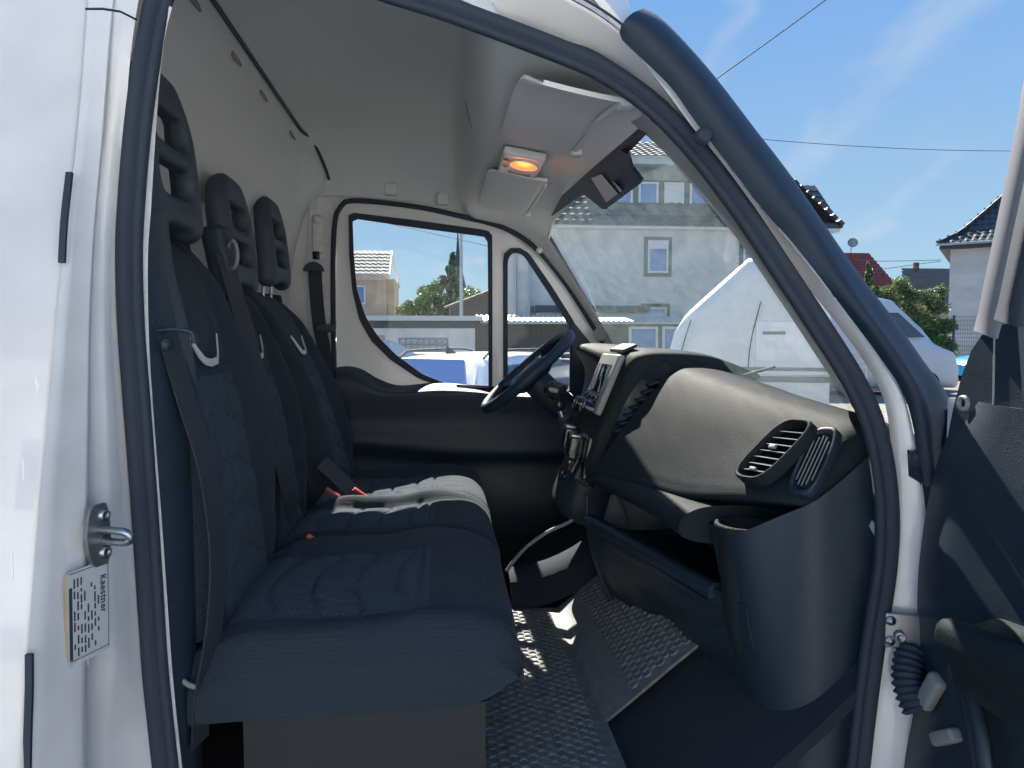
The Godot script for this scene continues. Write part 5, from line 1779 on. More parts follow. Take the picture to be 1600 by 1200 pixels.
func steering(_dash: Node3D):
	var w := Node3D.new()
	w.name = "steering_wheel"
	van.add_child(w, true)
	w.position = -van.position
	w.set_meta("label", "black steering wheel tilted flat like a table")
	# local z is the column axis towards the driver
	var axis := Vector3(-0.66, 0.75, 0).normalized()
	var xf := look_xf(Vector3(0.287, 1.471, -2.480), axis, Vector3(0, 0, 1))
	var s := mb()
	var pts := circle_pts(xf, 0.188, 64)
	var rings := []
	for i in pts.size():
		var a := TAU * i / 64
		var rad := Vector3(cos(a), sin(a), 0)
		var ring := []
		var grip := 0.0155 + 0.003 * pow(maxf(0.0, sin(a * 2.0 + 0.4)), 4.0)
		for c in circle(grip, 14, 0.0185):
			ring.append(xf * (rad * (0.188 + c.x) + Vector3(0, 0, c.y)))
		rings.append(ring)
	grid(s, rings, true)
	commit(s, "rim", M.black_cover, w)
	s = mb()
	var hub := func(p: Vector3) -> float:
		var q := Vector3(p.x, p.y, p.z)
		return sd_box(q, Vector3(0.075, 0.068 + 0.02 * p.x, 0.028), 0.026)
	nets(s, hub, Vector3(-0.095, -0.095, -0.045), Vector3(0.095, 0.095, 0.05), 0.009, xf * Transform3D(Basis.IDENTITY, Vector3(0, 0, -0.018)))
	commit(s, "airbag_hub", M.dark_plastic, w)
	for a in [0.0, PI, -PI / 2 - 0.45, -PI / 2 + 0.45]:
		s = mb()
		var r_ := xf.basis * Vector3(cos(a), sin(a), 0)
		band(s, sp([xf.origin + r_ * 0.05 - axis * 0.025, xf.origin + r_ * 0.12 - axis * 0.018, xf.origin + r_ * 0.180], 10), 0.036, 0.014, axis)
		commit(s, "spoke", M.dark_plastic, w)
	s = mb()
	lathe(s, [Vector2(0.0, 0.0), Vector2(0.012, 0.0), Vector2(0.014, -0.003)], xf * Transform3D(Basis.IDENTITY, Vector3(0.0, 0.0, 0.0115)), 20)
	commit(s, "hub_badge", M.metal, w)
	# column shroud and stalk
	s = mb()
	var c0 := xf.origin - axis * 0.04
	var rings2 := []
	for i in 9:
		var f := i / 8.0
		var p := c0 - axis * 0.22 * f + Vector3(0.05, 0, 0) * f * f
		var ring := []
		for c in circle(0.055 + 0.012 * f, 18, 0.05):
			ring.append(p + Vector3(0, 0, 1) * c.x + axis.cross(Vector3(0, 0, 1)) * c.y)
		rings2.append(ring)
	solid(s, rings2)
	commit(s, "column_shroud", M.dark_plastic, van)
	s = mb()
	tube(s, sp([c0 - axis * 0.06 + Vector3(0, 0, 0.05), c0 - axis * 0.04 + Vector3(0.03, 0.0, 0.12), c0 - axis * 0.03 + Vector3(0.05, 0.01, 0.2)], 14), 0.010, 10)
	commit(s, "wiper_stalk", M.gloss_black, van)

func gear_lever():
	var g := Node3D.new()
	g.name = "gear_lever"
	van.add_child(g, true)
	g.position = -van.position
	g.set_meta("label", "short gear lever with a rounded knob and rubber gaiter on the dash")
	var kc := Vector3(0.345, 1.418, -2.220)
	var s := mb()
	var f := func(p: Vector3) -> float:
		return smin(sd_box(p - Vector3(-0.008, 0.008, 0), Vector3(0.034, 0.026, 0.027), 0.024), sd_box(p + Vector3(-0.010, 0.025, 0), Vector3(0.018, 0.035, 0.018), 0.016), 0.02)
	nets(s, f, Vector3(-0.05, -0.068, -0.035), Vector3(0.045, 0.045, 0.035), 0.006, Transform3D(Basis.IDENTITY, kc))
	commit(s, "knob", M.gloss_black, g)
	s = mb()
	tube(s, sp([kc + Vector3(0.01, -0.05, 0), kc + Vector3(0.025, -0.09, 0), kc + Vector3(0.045, -0.14, 0)], 8), 0.010, 10)
	commit(s, "shaft", M.metal, g)
	s = mb()
	var rings := []
	for i in 30:
		var t := i / 29.0
		var c := (kc + Vector3(0.020, -0.075, 0)).lerp(kc + Vector3(0.085, -0.225, 0), t)
		var rad := lerpf(0.017, 0.062, t * t * 0.6 + t * 0.4) + 0.005 * sin(t * 34.0)
		var ring := []
		for q in circle(rad, 18):
			ring.append(c + Vector3(0.9, 0.42, 0) * q.x + Vector3(0, 0, 1) * q.y)
		rings.append(ring)
	solid(s, rings)
	commit(s, "gaiter", M.black_rubber, g)
	s = mb()
	var cw := kc + Vector3(0.088, -0.23, 0)
	var path := []
	for i in 33:
		var a := TAU * i / 32
		path.append(cw + Vector3(0.9, 0.42, 0) * cos(a) * 0.075 + Vector3(0, 0, 1) * sin(a) * 0.078)
	tube(s, path, 0.009, 8)
	commit(s, "gaiter_ring", M.gloss_black, g)
	s = mb()
	rbox(s, Transform3D(Basis(Vector3(0, 0, 1), -0.35), kc + Vector3(0.13, -0.26, -0.02)), Vector3(0.20, 0.30, 0.26), 0.06)
	commit(s, "lever_housing", M.dark_plastic, g)
	# bright edge of the console beside the lever
	s = mb()
	band(s, sp([Vector3(0.384, 1.309, -2.100), Vector3(0.385, 1.275, -2.100), Vector3(0.379, 1.253, -2.100), Vector3(0.372, 1.244, -2.100)], 12), 0.014, 0.008, Vector3(0, 0, 1))
	commit(s, "console_trim", M.metal, van)


# ---------- the driver's door on the far side ----------
func far_side():
	var door := Node3D.new()
	door.name = "driver_door"
	van.add_child(door, true)
	door.position = -van.position
	door.set_meta("label", "driver's door on the far side with a large window and a small quarter light")
	var back := Vector3(0, 0, -0.05)
	var main_out := [Vector3(-0.357, 2.054, -2.950), Vector3(-0.340, 2.066, -2.950), Vector3(-0.098, 2.041, -2.950), Vector3(0.177, 2.007, -2.950), Vector3(0.198, 1.997, -2.950), Vector3(0.200, 1.977, -2.950), Vector3(0.200, 1.655, -2.950), Vector3(0.199, 1.368, -2.950), Vector3(0.023, 1.385, -2.950), Vector3(-0.091, 1.421, -2.950), Vector3(-0.203, 1.498, -2.950), Vector3(-0.277, 1.573, -2.950), Vector3(-0.320, 1.653, -2.950), Vector3(-0.346, 1.765, -2.950), Vector3(-0.356, 1.901, -2.950)]
	var main_in := [Vector3(-0.342, 2.034, -2.950), Vector3(-0.330, 2.044, -2.950), Vector3(-0.099, 2.013, -2.950), Vector3(0.167, 1.982, -2.950), Vector3(0.180, 1.972, -2.950), Vector3(0.182, 1.952, -2.950), Vector3(0.184, 1.654, -2.950), Vector3(0.184, 1.369, -2.950), Vector3(0.023, 1.400, -2.950), Vector3(-0.078, 1.441, -2.950), Vector3(-0.183, 1.520, -2.950), Vector3(-0.252, 1.593, -2.950), Vector3(-0.298, 1.671, -2.950), Vector3(-0.329, 1.778, -2.950), Vector3(-0.339, 1.902, -2.950)]
	var q_out := [Vector3(0.243, 1.882, -2.950), Vector3(0.248, 1.918, -2.950), Vector3(0.271, 1.938, -2.950), Vector3(0.309, 1.939, -2.950), Vector3(0.345, 1.919, -2.950), Vector3(0.438, 1.788, -2.950), Vector3(0.530, 1.645, -2.950), Vector3(0.536, 1.527, -2.950), Vector3(0.529, 1.366, -2.950), Vector3(0.243, 1.368, -2.950), Vector3(0.243, 1.655, -2.950)]
	var q_in := [Vector3(0.261, 1.878, -2.950), Vector3(0.266, 1.903, -2.950), Vector3(0.281, 1.918, -2.950), Vector3(0.307, 1.921, -2.950), Vector3(0.330, 1.903, -2.950), Vector3(0.420, 1.770, -2.950), Vector3(0.506, 1.635, -2.950), Vector3(0.512, 1.527, -2.950), Vector3(0.510, 1.366, -2.950), Vector3(0.261, 1.368, -2.950), Vector3(0.261, 1.655, -2.950)]
	var s := mb()
	frame_ring(s, [Vector3(-0.413, 2.036, -2.952), Vector3(-0.366, 2.118, -2.952), Vector3(-0.123, 2.105, -2.952), Vector3(0.170, 2.045, -2.952), Vector3(0.226, 2.033, -2.952), Vector3(0.226, 1.978, -2.952), Vector3(0.225, 1.655, -2.952), Vector3(0.225, 1.296, -2.952), Vector3(0.022, 1.298, -2.952), Vector3(-0.104, 1.299, -2.952), Vector3(-0.230, 1.300, -2.952), Vector3(-0.409, 1.302, -2.952), Vector3(-0.411, 1.503, -2.952), Vector3(-0.411, 1.703, -2.952), Vector3(-0.408, 1.901, -2.952)], main_out, back, 90)
	frame_ring(s, [Vector3(0.225, 1.882, -2.952), Vector3(0.226, 2.033, -2.952), Vector3(0.287, 2.009, -2.952), Vector3(0.353, 1.962, -2.952), Vector3(0.420, 1.905, -2.952), Vector3(0.514, 1.786, -2.952), Vector3(0.617, 1.630, -2.952), Vector3(0.691, 1.500, -2.952), Vector3(0.685, 1.292, -2.952), Vector3(0.225, 1.296, -2.952), Vector3(0.225, 1.655, -2.952)], q_out, back, 90)
	commit(s, "door_frame", M.inner_paint, door)
	s = mb()
	frame_ring(s, main_out, main_in, Vector3(0, 0, 0.012), 90)
	commit(s, "window_gasket", M.black_rubber, door)
	s = mb()
	frame_ring(s, q_out, q_in, Vector3(0, 0, 0.012), 90)
	commit(s, "window_gasket", M.black_rubber, door)
	s = mb()
	sheet(s, [Vector3(0.519, 1.655, -2.950), Vector3(0.604, 1.552, -2.950), Vector3(0.659, 1.485, -2.950), Vector3(0.660, 1.344, -2.950), Vector3(0.526, 1.345, -2.950)], Vector3(0, 0, 0.015))
	commit(s, "mirror_sail", M.dark_plastic, door)
	s = mb()
	var gl := even(main_out + [main_out[0]], 40)
	gl.pop_back()
	for i in gl.size():
		gl[i] += Vector3(0, 0, -0.01)
	fan(s, gl)
	commit(s, "window_pane", M.window_glass, door)
	s = mb()
	gl = even(q_out + [q_out[0]], 40)
	gl.pop_back()
	for i in gl.size():
		gl[i] += Vector3(0, 0, -0.01)
	fan(s, gl)
	commit(s, "quarter_pane", M.window_glass, door)
	# black seal of the door aperture
	s = mb()
	sweep(s, sp([Vector3(-0.418, 1.304, -2.930), Vector3(-0.418, 1.504, -2.930), Vector3(-0.418, 1.702, -2.930), Vector3(-0.415, 1.899, -2.930), Vector3(-0.406, 2.033, -2.930), Vector3(-0.388, 2.082, -2.930), Vector3(-0.351, 2.109, -2.930), Vector3(-0.220, 2.104, -2.930), Vector3(-0.073, 2.087, -2.930), Vector3(0.076, 2.057, -2.930), Vector3(0.201, 2.029, -2.930), Vector3(0.282, 1.998, -2.930), Vector3(0.353, 1.952, -2.930), Vector3(0.420, 1.887, -2.930), Vector3(0.507, 1.777, -2.930), Vector3(0.599, 1.635, -2.930), Vector3(0.692, 1.485, -2.930)], 80), [Vector2(-0.008, -0.008), Vector2(0.008, -0.008), Vector2(0.009, 0.006), Vector2(0, 0.010), Vector2(-0.009, 0.006)], Vector3(0, 0, 1))
	commit(s, "aperture_seal", M.black_rubber, door)
	# metal of the cab side round the far aperture
	s = mb()
	grid(s, across([[Vector3(-0.632, 1.100, -2.965), Vector3(-0.624, 1.503, -2.965), Vector3(-0.618, 1.851, -2.965), Vector3(-0.601, 2.097, -2.965), Vector3(-0.538, 2.268, -2.965), Vector3(-0.367, 2.333, -2.965), Vector3(-0.121, 2.327, -2.965), Vector3(0.179, 2.254, -2.965), Vector3(0.331, 2.112, -2.965), Vector3(0.430, 1.962, -2.965), Vector3(0.545, 1.795, -2.965), Vector3(0.659, 1.617, -2.965), Vector3(0.732, 1.461, -2.965)], [Vector3(-0.532, 1.099, -2.960), Vector3(-0.526, 1.503, -2.960), Vector3(-0.520, 1.851, -2.960), Vector3(-0.506, 2.073, -2.960), Vector3(-0.466, 2.183, -2.960), Vector3(-0.353, 2.217, -2.960), Vector3(-0.122, 2.202, -2.960), Vector3(0.178, 2.134, -2.960), Vector3(0.318, 2.031, -2.960), Vector3(0.434, 1.911, -2.960), Vector3(0.560, 1.753, -2.960), Vector3(0.645, 1.617, -2.960), Vector3(0.720, 1.461, -2.960)], [Vector3(-0.417, 1.098, -2.955), Vector3(-0.417, 1.503, -2.955), Vector3(-0.414, 1.852, -2.955), Vector3(-0.404, 2.037, -2.955), Vector3(-0.386, 2.079, -2.955), Vector3(-0.349, 2.104, -2.955), Vector3(-0.123, 2.088, -2.955), Vector3(0.165, 2.033, -2.955), Vector3(0.295, 1.989, -2.955), Vector3(0.428, 1.880, -2.955), Vector3(0.591, 1.643, -2.955), Vector3(0.703, 1.461, -2.955)]], 50, 8))
	commit(s, "cab_side", M.inner_paint, van)
	# moulded inner panel: hump behind, ledge under the glass, bulge and pocket
	var lines := [
		[Vector3(-0.416, 1.468, -2.948), Vector3(-0.364, 1.473, -2.948), Vector3(-0.312, 1.460, -2.948), Vector3(-0.248, 1.422, -2.948), Vector3(-0.166, 1.396, -2.948), Vector3(-0.028, 1.406, -2.948), Vector3(0.125, 1.395, -2.948), Vector3(0.279, 1.373, -2.948), Vector3(0.539, 1.366, -2.948), Vector3(0.723, 1.365, -2.948)],
		[Vector3(-0.410, 1.455, -2.900), Vector3(-0.359, 1.460, -2.900), Vector3(-0.313, 1.442, -2.900), Vector3(-0.259, 1.405, -2.900), Vector3(-0.186, 1.380, -2.900), Vector3(-0.027, 1.401, -2.900), Vector3(0.123, 1.393, -2.900), Vector3(0.274, 1.371, -2.900), Vector3(0.530, 1.360, -2.900), Vector3(0.712, 1.358, -2.900)],
		[Vector3(-0.404, 1.428, -2.855), Vector3(-0.353, 1.433, -2.855), Vector3(-0.308, 1.415, -2.855), Vector3(-0.255, 1.386, -2.855), Vector3(-0.193, 1.375, -2.855), Vector3(-0.027, 1.379, -2.855), Vector3(0.121, 1.373, -2.855), Vector3(0.270, 1.357, -2.855), Vector3(0.522, 1.348, -2.855), Vector3(0.701, 1.347, -2.855)],
		[Vector3(-0.404, 1.360, -2.850), Vector3(-0.346, 1.369, -2.850), Vector3(-0.294, 1.369, -2.850), Vector3(-0.221, 1.364, -2.850), Vector3(-0.125, 1.363, -2.850), Vector3(-0.003, 1.362, -2.850), Vector3(0.120, 1.359, -2.850), Vector3(0.269, 1.345, -2.850), Vector3(0.521, 1.328, -2.850), Vector3(0.700, 1.327, -2.850)],
		[Vector3(-0.408, 1.260, -2.870), Vector3(-0.321, 1.259, -2.870), Vector3(-0.224, 1.258, -2.870), Vector3(-0.102, 1.257, -2.870), Vector3(-0.003, 1.256, -2.870), Vector3(0.121, 1.255, -2.870), Vector3(0.271, 1.253, -2.870), Vector3(0.398, 1.252, -2.870), Vector3(0.525, 1.250, -2.870), Vector3(0.705, 1.248, -2.870)],
		[Vector3(-0.406, 1.189, -2.850), Vector3(-0.320, 1.183, -2.850), Vector3(-0.223, 1.177, -2.850), Vector3(-0.102, 1.165, -2.850), Vector3(-0.004, 1.154, -2.850), Vector3(0.120, 1.147, -2.850), Vector3(0.269, 1.145, -2.850), Vector3(0.395, 1.143, -2.850), Vector3(0.522, 1.141, -2.850), Vector3(0.701, 1.139, -2.850)],
		[Vector3(-0.412, 1.123, -2.880), Vector3(-0.324, 1.114, -2.880), Vector3(-0.226, 1.103, -2.880), Vector3(-0.103, 1.091, -2.880), Vector3(-0.004, 1.079, -2.880), Vector3(0.121, 1.077, -2.880), Vector3(0.272, 1.074, -2.880), Vector3(0.400, 1.072, -2.880), Vector3(0.528, 1.070, -2.880), Vector3(0.709, 1.067, -2.880)],
		[Vector3(-0.411, 0.940, -2.860), Vector3(-0.324, 0.938, -2.860), Vector3(-0.227, 0.936, -2.860), Vector3(-0.104, 0.934, -2.860), Vector3(-0.005, 0.931, -2.860), Vector3(0.120, 0.929, -2.860), Vector3(0.270, 0.926, -2.860), Vector3(0.397, 0.923, -2.860), Vector3(0.525, 0.920, -2.860), Vector3(0.706, 0.916, -2.860)],
		[Vector3(-0.420, 0.729, -2.900), Vector3(-0.331, 0.726, -2.900), Vector3(-0.232, 0.723, -2.900), Vector3(-0.107, 0.720, -2.900), Vector3(-0.006, 0.717, -2.900), Vector3(0.121, 0.713, -2.900), Vector3(0.274, 0.709, -2.900), Vector3(0.403, 0.705, -2.900), Vector3(0.534, 0.702, -2.900), Vector3(0.718, 0.697, -2.900)]]
	s = mb()
	grid(s, across(lines, 60, 60))
	commit(s, "inner_panel", M.dark_plastic, door)
	s = mb()
	rbox(s, Transform3D(Basis(Vector3(0, 0, 1), -0.05), Vector3(0.128, 1.392, -2.905)), Vector3(0.15, 0.012, 0.035), 0.005)
	commit(s, "switch_panel", M.gloss_black, door)
	# outer skin closes the door and the side below it
	s = mb()
	grid(s, [[Vector3(-0.488, 1.383, -3.020), Vector3(0.714, 1.360, -3.020)], [Vector3(-0.495, 1.138, -3.040), Vector3(0.721, 1.121, -3.040)], [Vector3(-0.500, 0.616, -3.020), Vector3(0.721, 0.578, -3.020)]])
	commit(s, "outer_skin", M.white_paint, door)
	# exterior mirror of the driver, standing off the sail
	s = mb()
	rbox(s, Transform3D(Basis(Vector3(0, 1, 0), 0.2), cab(0.62, -0.10, 3.20)), Vector3(0.10, 0.02, 0.30), 0.008)
	commit(s, "mirror_arm", M.black_cover, door)

# ---------- the open passenger door ----------
func passenger_door():
	var door := Node3D.new()
	door.name = "passenger_door"
	van.add_child(door, true)
	door.position = -van.position
	door.set_meta("label", "passenger door swung wide open, dark trimmed inside")
	# sail trim with the rounded shoulder, then the dark inner panel running out of the picture
	var s := mb()
	sheet(s, [Vector3(0.742, 1.598, -0.930), Vector3(0.742, 1.595, -0.941), Vector3(0.742, 1.585, -0.958), Vector3(0.742, 1.564, -0.977), Vector3(0.742, 1.529, -0.994), Vector3(0.742, 1.486, -1.008), Vector3(0.742, 1.448, -1.017), Vector3(0.742, 1.404, -1.024), Vector3(0.742, 1.353, -1.036), Vector3(0.742, 1.296, -1.049), Vector3(0.742, 1.244, -1.058), Vector3(0.742, 1.173, -1.061), Vector3(0.742, 1.243, -0.865), Vector3(0.742, 1.440, -0.876), Vector3(0.742, 1.522, -0.884), Vector3(0.742, 1.598, -0.895)], Vector3(0.014, 0, 0))
	var sail := commit(s, "sail_trim", M.dark_plastic, door)
	s = mb()
	lathe(s, [Vector2(0.0, 0.0005), Vector2(0.0062, 0.0005), Vector2(0.0068, 0.004), Vector2(0.0095, 0.005), Vector2(0.0115, 0.003), Vector2(0.012, 0.0)], look_xf(Vector3(0.741, 1.488, -0.986), Vector3(-1, 0, 0)), 24)
	commit(s, "screw_ring", M.grey_plastic, sail)
	s = mb()
	lathe(s, [Vector2(0.0, 0.0012), Vector2(0.0058, 0.0012), Vector2(0.0060, 0.0)], look_xf(Vector3(0.741, 1.488, -0.985), Vector3(-1, 0, 0)), 24)
	commit(s, "screw_hole", M.gloss_black, sail)
	s = mb()
	tube(s, sp([Vector3(0.742, 1.595, -0.935), Vector3(0.742, 1.519, -0.932), Vector3(0.742, 1.432, -0.930), Vector3(0.742, 1.345, -0.929), Vector3(0.742, 1.239, -0.926)], 20), 0.0016, 6)
	commit(s, "panel_edge", M.grey_plastic, sail)
	# inner panel: rows from the belt down
	var rows := []
	for q in [[0.746, -0.09, 1.0], [0.742, -0.13, 1.02], [0.734, -0.20, 1.045], [0.730, -0.30, 1.062], [0.727, -0.40, 1.066], [0.737, -0.55, 1.07], [0.720, -0.70, 1.075], [0.730, -0.95, 1.08]]:
		var row := []
		for k in 14:
			var d := lerpf(q[2], 0.06, k / 13.0)
			var edge := 0.022 * exp(-pow((q[2] - d) / 0.03, 2.0))
			row.append(cab(q[0] + edge, q[1], d))
		rows.append(row)
	s = mb()
	shell(s, across(rows, 40, 40), -0.012)
	commit(s, "inner_panel", M.dark_plastic, door)
	s = mb()
	box(s, cab(0.80, -0.5, 0.56), Vector3(0.06, 0.82, 1.0))
	commit(s, "outer_skin", M.white_paint, door)
	# upper frame and glass
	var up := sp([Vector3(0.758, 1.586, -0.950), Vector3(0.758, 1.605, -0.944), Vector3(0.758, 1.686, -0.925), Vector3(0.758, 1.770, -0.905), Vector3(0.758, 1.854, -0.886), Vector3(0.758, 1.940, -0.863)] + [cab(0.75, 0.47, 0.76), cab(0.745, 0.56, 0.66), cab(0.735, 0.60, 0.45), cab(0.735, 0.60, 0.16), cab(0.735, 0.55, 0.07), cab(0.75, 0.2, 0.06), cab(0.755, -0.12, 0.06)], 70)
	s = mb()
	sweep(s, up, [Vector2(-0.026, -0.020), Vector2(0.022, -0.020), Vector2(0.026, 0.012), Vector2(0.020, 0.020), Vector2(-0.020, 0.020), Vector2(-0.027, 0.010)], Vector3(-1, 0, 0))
	commit(s, "window_frame", M.frame_shaded_white, door)
	s = mb()
	var inner := []
	for i in up.size():
		inner.append(up[i].lerp(cab(0.757, 0.20, 0.45), 0.075) + Vector3(-0.004, 0, 0))
	sweep(s, inner, [Vector2(-0.020, -0.012), Vector2(0.020, -0.012), Vector2(0.020, 0.016), Vector2(-0.020, 0.016)], Vector3(-1, 0, 0))
	commit(s, "window_gasket", M.black_rubber, door)
	s = mb()
	fan(s, inner)
	commit(s, "window_pane", M.window_glass, door)
	# arm rest with a pull loop
	s = mb()
	var f := func(p: Vector3) -> float:
		# local x away from the panel, y up, z along the door towards its free end
		var body := sd_box(p - Vector3(0.045, -0.02, 0.22), Vector3(0.05, 0.055, 0.24), 0.034)
		var slope := p.y - 0.030 + 0.32 * maxf(0.0, p.x - 0.02)
		body = smax(body, slope, 0.02)
		var loop := sd_box(p - Vector3(0.040, 0.045, 0.20), Vector3(0.030, 0.05, 0.12), 0.028)
		body = smax(body, -loop, 0.02)
		var bar := sd_box(p - Vector3(0.086, 0.004, 0.17), Vector3(0.018, 0.022, 0.19), 0.016)
		return smin(body, bar, 0.02)
	nets(s, f, Vector3(-0.02, -0.10, -0.045), Vector3(0.125, 0.06, 0.48), 0.0095, Transform3D(Basis(Vector3(-1, 0, 0), Vector3(0, 1, -0.10).normalized(), Vector3(0, 0.10, 1).normalized()), cab(0.735, -0.385, 0.87)))
	commit(s, "arm_rest", M.dash_plastic, door)
	# mouth of the door bin below
	s = mb()
	var bin := sp([cab(0.72, -0.46, 0.96), cab(0.705, -0.475, 0.91), cab(0.69, -0.52, 0.865), cab(0.685, -0.60, 0.84), cab(0.69, -0.70, 0.83)], 24)
	sweep(s, bin, [Vector2(-0.012, -0.006), Vector2(0.012, -0.006), Vector2(0.014, 0.004), Vector2(0, 0.010), Vector2(-0.014, 0.004)], Vector3(-1, 0, 0.2))
	commit(s, "bin_edge", M.dark_plastic, door)
	s = mb()
	rbox(s, Transform3D(Basis(Vector3(1, 0, 0), 0.5), cab(0.716, -0.52, 1.0)), Vector3(0.02, 0.065, 0.028), 0.008)
	rbox(s, Transform3D(Basis(Vector3(1, 0, 0), 0.95), cab(0.716, -0.57, 0.965)), Vector3(0.02, 0.055, 0.02), 0.006)
	commit(s, "cable_clip", M.grey_plastic, door)


# ---------- the yard, the neighbours and their cars ----------
func build_ground():
	var s := mb()
	quad(s, Vector3(-420, 0, 420), Vector3(420, 0, 420), Vector3(420, 0, -420), Vector3(-420, 0, -420))
	var g := commit(s, "ground", M.asphalt, self)
	g.set_meta("kind", "structure")
	s = mb()
	quad(s, Vector3(-14, 0.006, -4.5), Vector3(16, 0.006, -4.5), Vector3(19, 0.006, -19.5), Vector3(-14, 0.006, -19.5))
	var y := commit(s, "yard", M.yard, self)
	y.set_meta("kind", "structure")
	s = mb()
	quad(s, Vector3(-14, 0.006, 9), Vector3(14, 0.006, 9), Vector3(14, 0.006, -0.6), Vector3(-14, 0.006, -0.6))
	var pv := commit(s, "bounce_pavement", M.bounce_concrete, self)  # unseen slab added to bounce sunlight up through the open door
	pv.set_meta("kind", "structure")

func tiles(s: SurfaceTool, o: Vector3, u: Vector3, v: Vector3, nu: int, nv: int, wave := 0.03, trim := []):
	# pantiles: rolls across, each course lapping the one below; trim = [left, right] slope of the ends per course for hipped roofs
	var nrm := u.cross(v).normalized()
	if nrm.y < 0:
		nrm = -nrm
	next_group(s)
	for c in nv:
		var f0 := float(c) / nv
		var f1 := float(c + 1.12) / nv
		var rows := [[], []]
		var a0: float = trim[0] * f0 if trim.size() else 0.0
		var a1: float = 1.0 - (trim[1] * f0 if trim.size() else 0.0)
		var cnt := maxi(1, int(nu * (a1 - a0)))
		for k in cnt * 4 + 1:
			var t := lerpf(a0, a1, k / (cnt * 4.0))
			var w := wave * (0.5 + 0.5 * cos(k * PI / 2))
			rows[0].append(o + u * t + v * f0 + nrm * (w + 0.035))
			rows[1].append(o + u * t + v * f1 + nrm * w)
		grid(s, rows)
		var lipr := []
		for p in rows[0]:
			lipr.append(p - nrm * 0.04)
		grid(s, [lipr, rows[0]], false, false)

func add_window(parent: Node3D, c: Vector3, w: float, h: float, fm: Material, pm: Material, lined := true):
	# a frame standing proud of the wall with a pane set back in it, facing +z
	var s := mb()
	var t := 0.075
	for q in [[0, h / 2 - t / 2, w, t], [0, -h / 2 + t / 2, w, t], [-w / 2 + t / 2, 0, t, h - 2 * t], [w / 2 - t / 2, 0, t, h - 2 * t]]:
		box(s, c + Vector3(q[0], q[1], 0.03), Vector3(q[2], q[3], 0.08))
	var f := commit(s, "window", fm, parent)
	s = mb()
	box(s, c + Vector3(0, 0, 0.012), Vector3(w - 2 * t, h - 2 * t, 0.02))
	commit(s, "pane", pm, f)
	if lined:
		s = mb()
		var e := 0.14
		for q in [[0, h / 2 + e / 2, w + 2 * e, e], [0, -h / 2 - e / 2, w + 2 * e, e], [-w / 2 - e / 2, 0, e, h], [w / 2 + e / 2, 0, e, h]]:
			box(s, c + Vector3(q[0], q[1], 0.02), Vector3(q[2], q[3], 0.05))
		commit(s, "surround", M.frame_dark, f)

func bxo(parent: Node3D, called: String, m: Material, lo: Vector3, hi: Vector3) -> MeshInstance3D:
	var s := mb()
	box(s, (lo + hi) / 2, hi - lo)
	return commit(s, called, m, parent)

func build_background():
	big_white_house()
	added_fill_house()
	low_buildings()
	left_houses()
	right_houses()
	cars()
	plants()
	poles_and_wires()

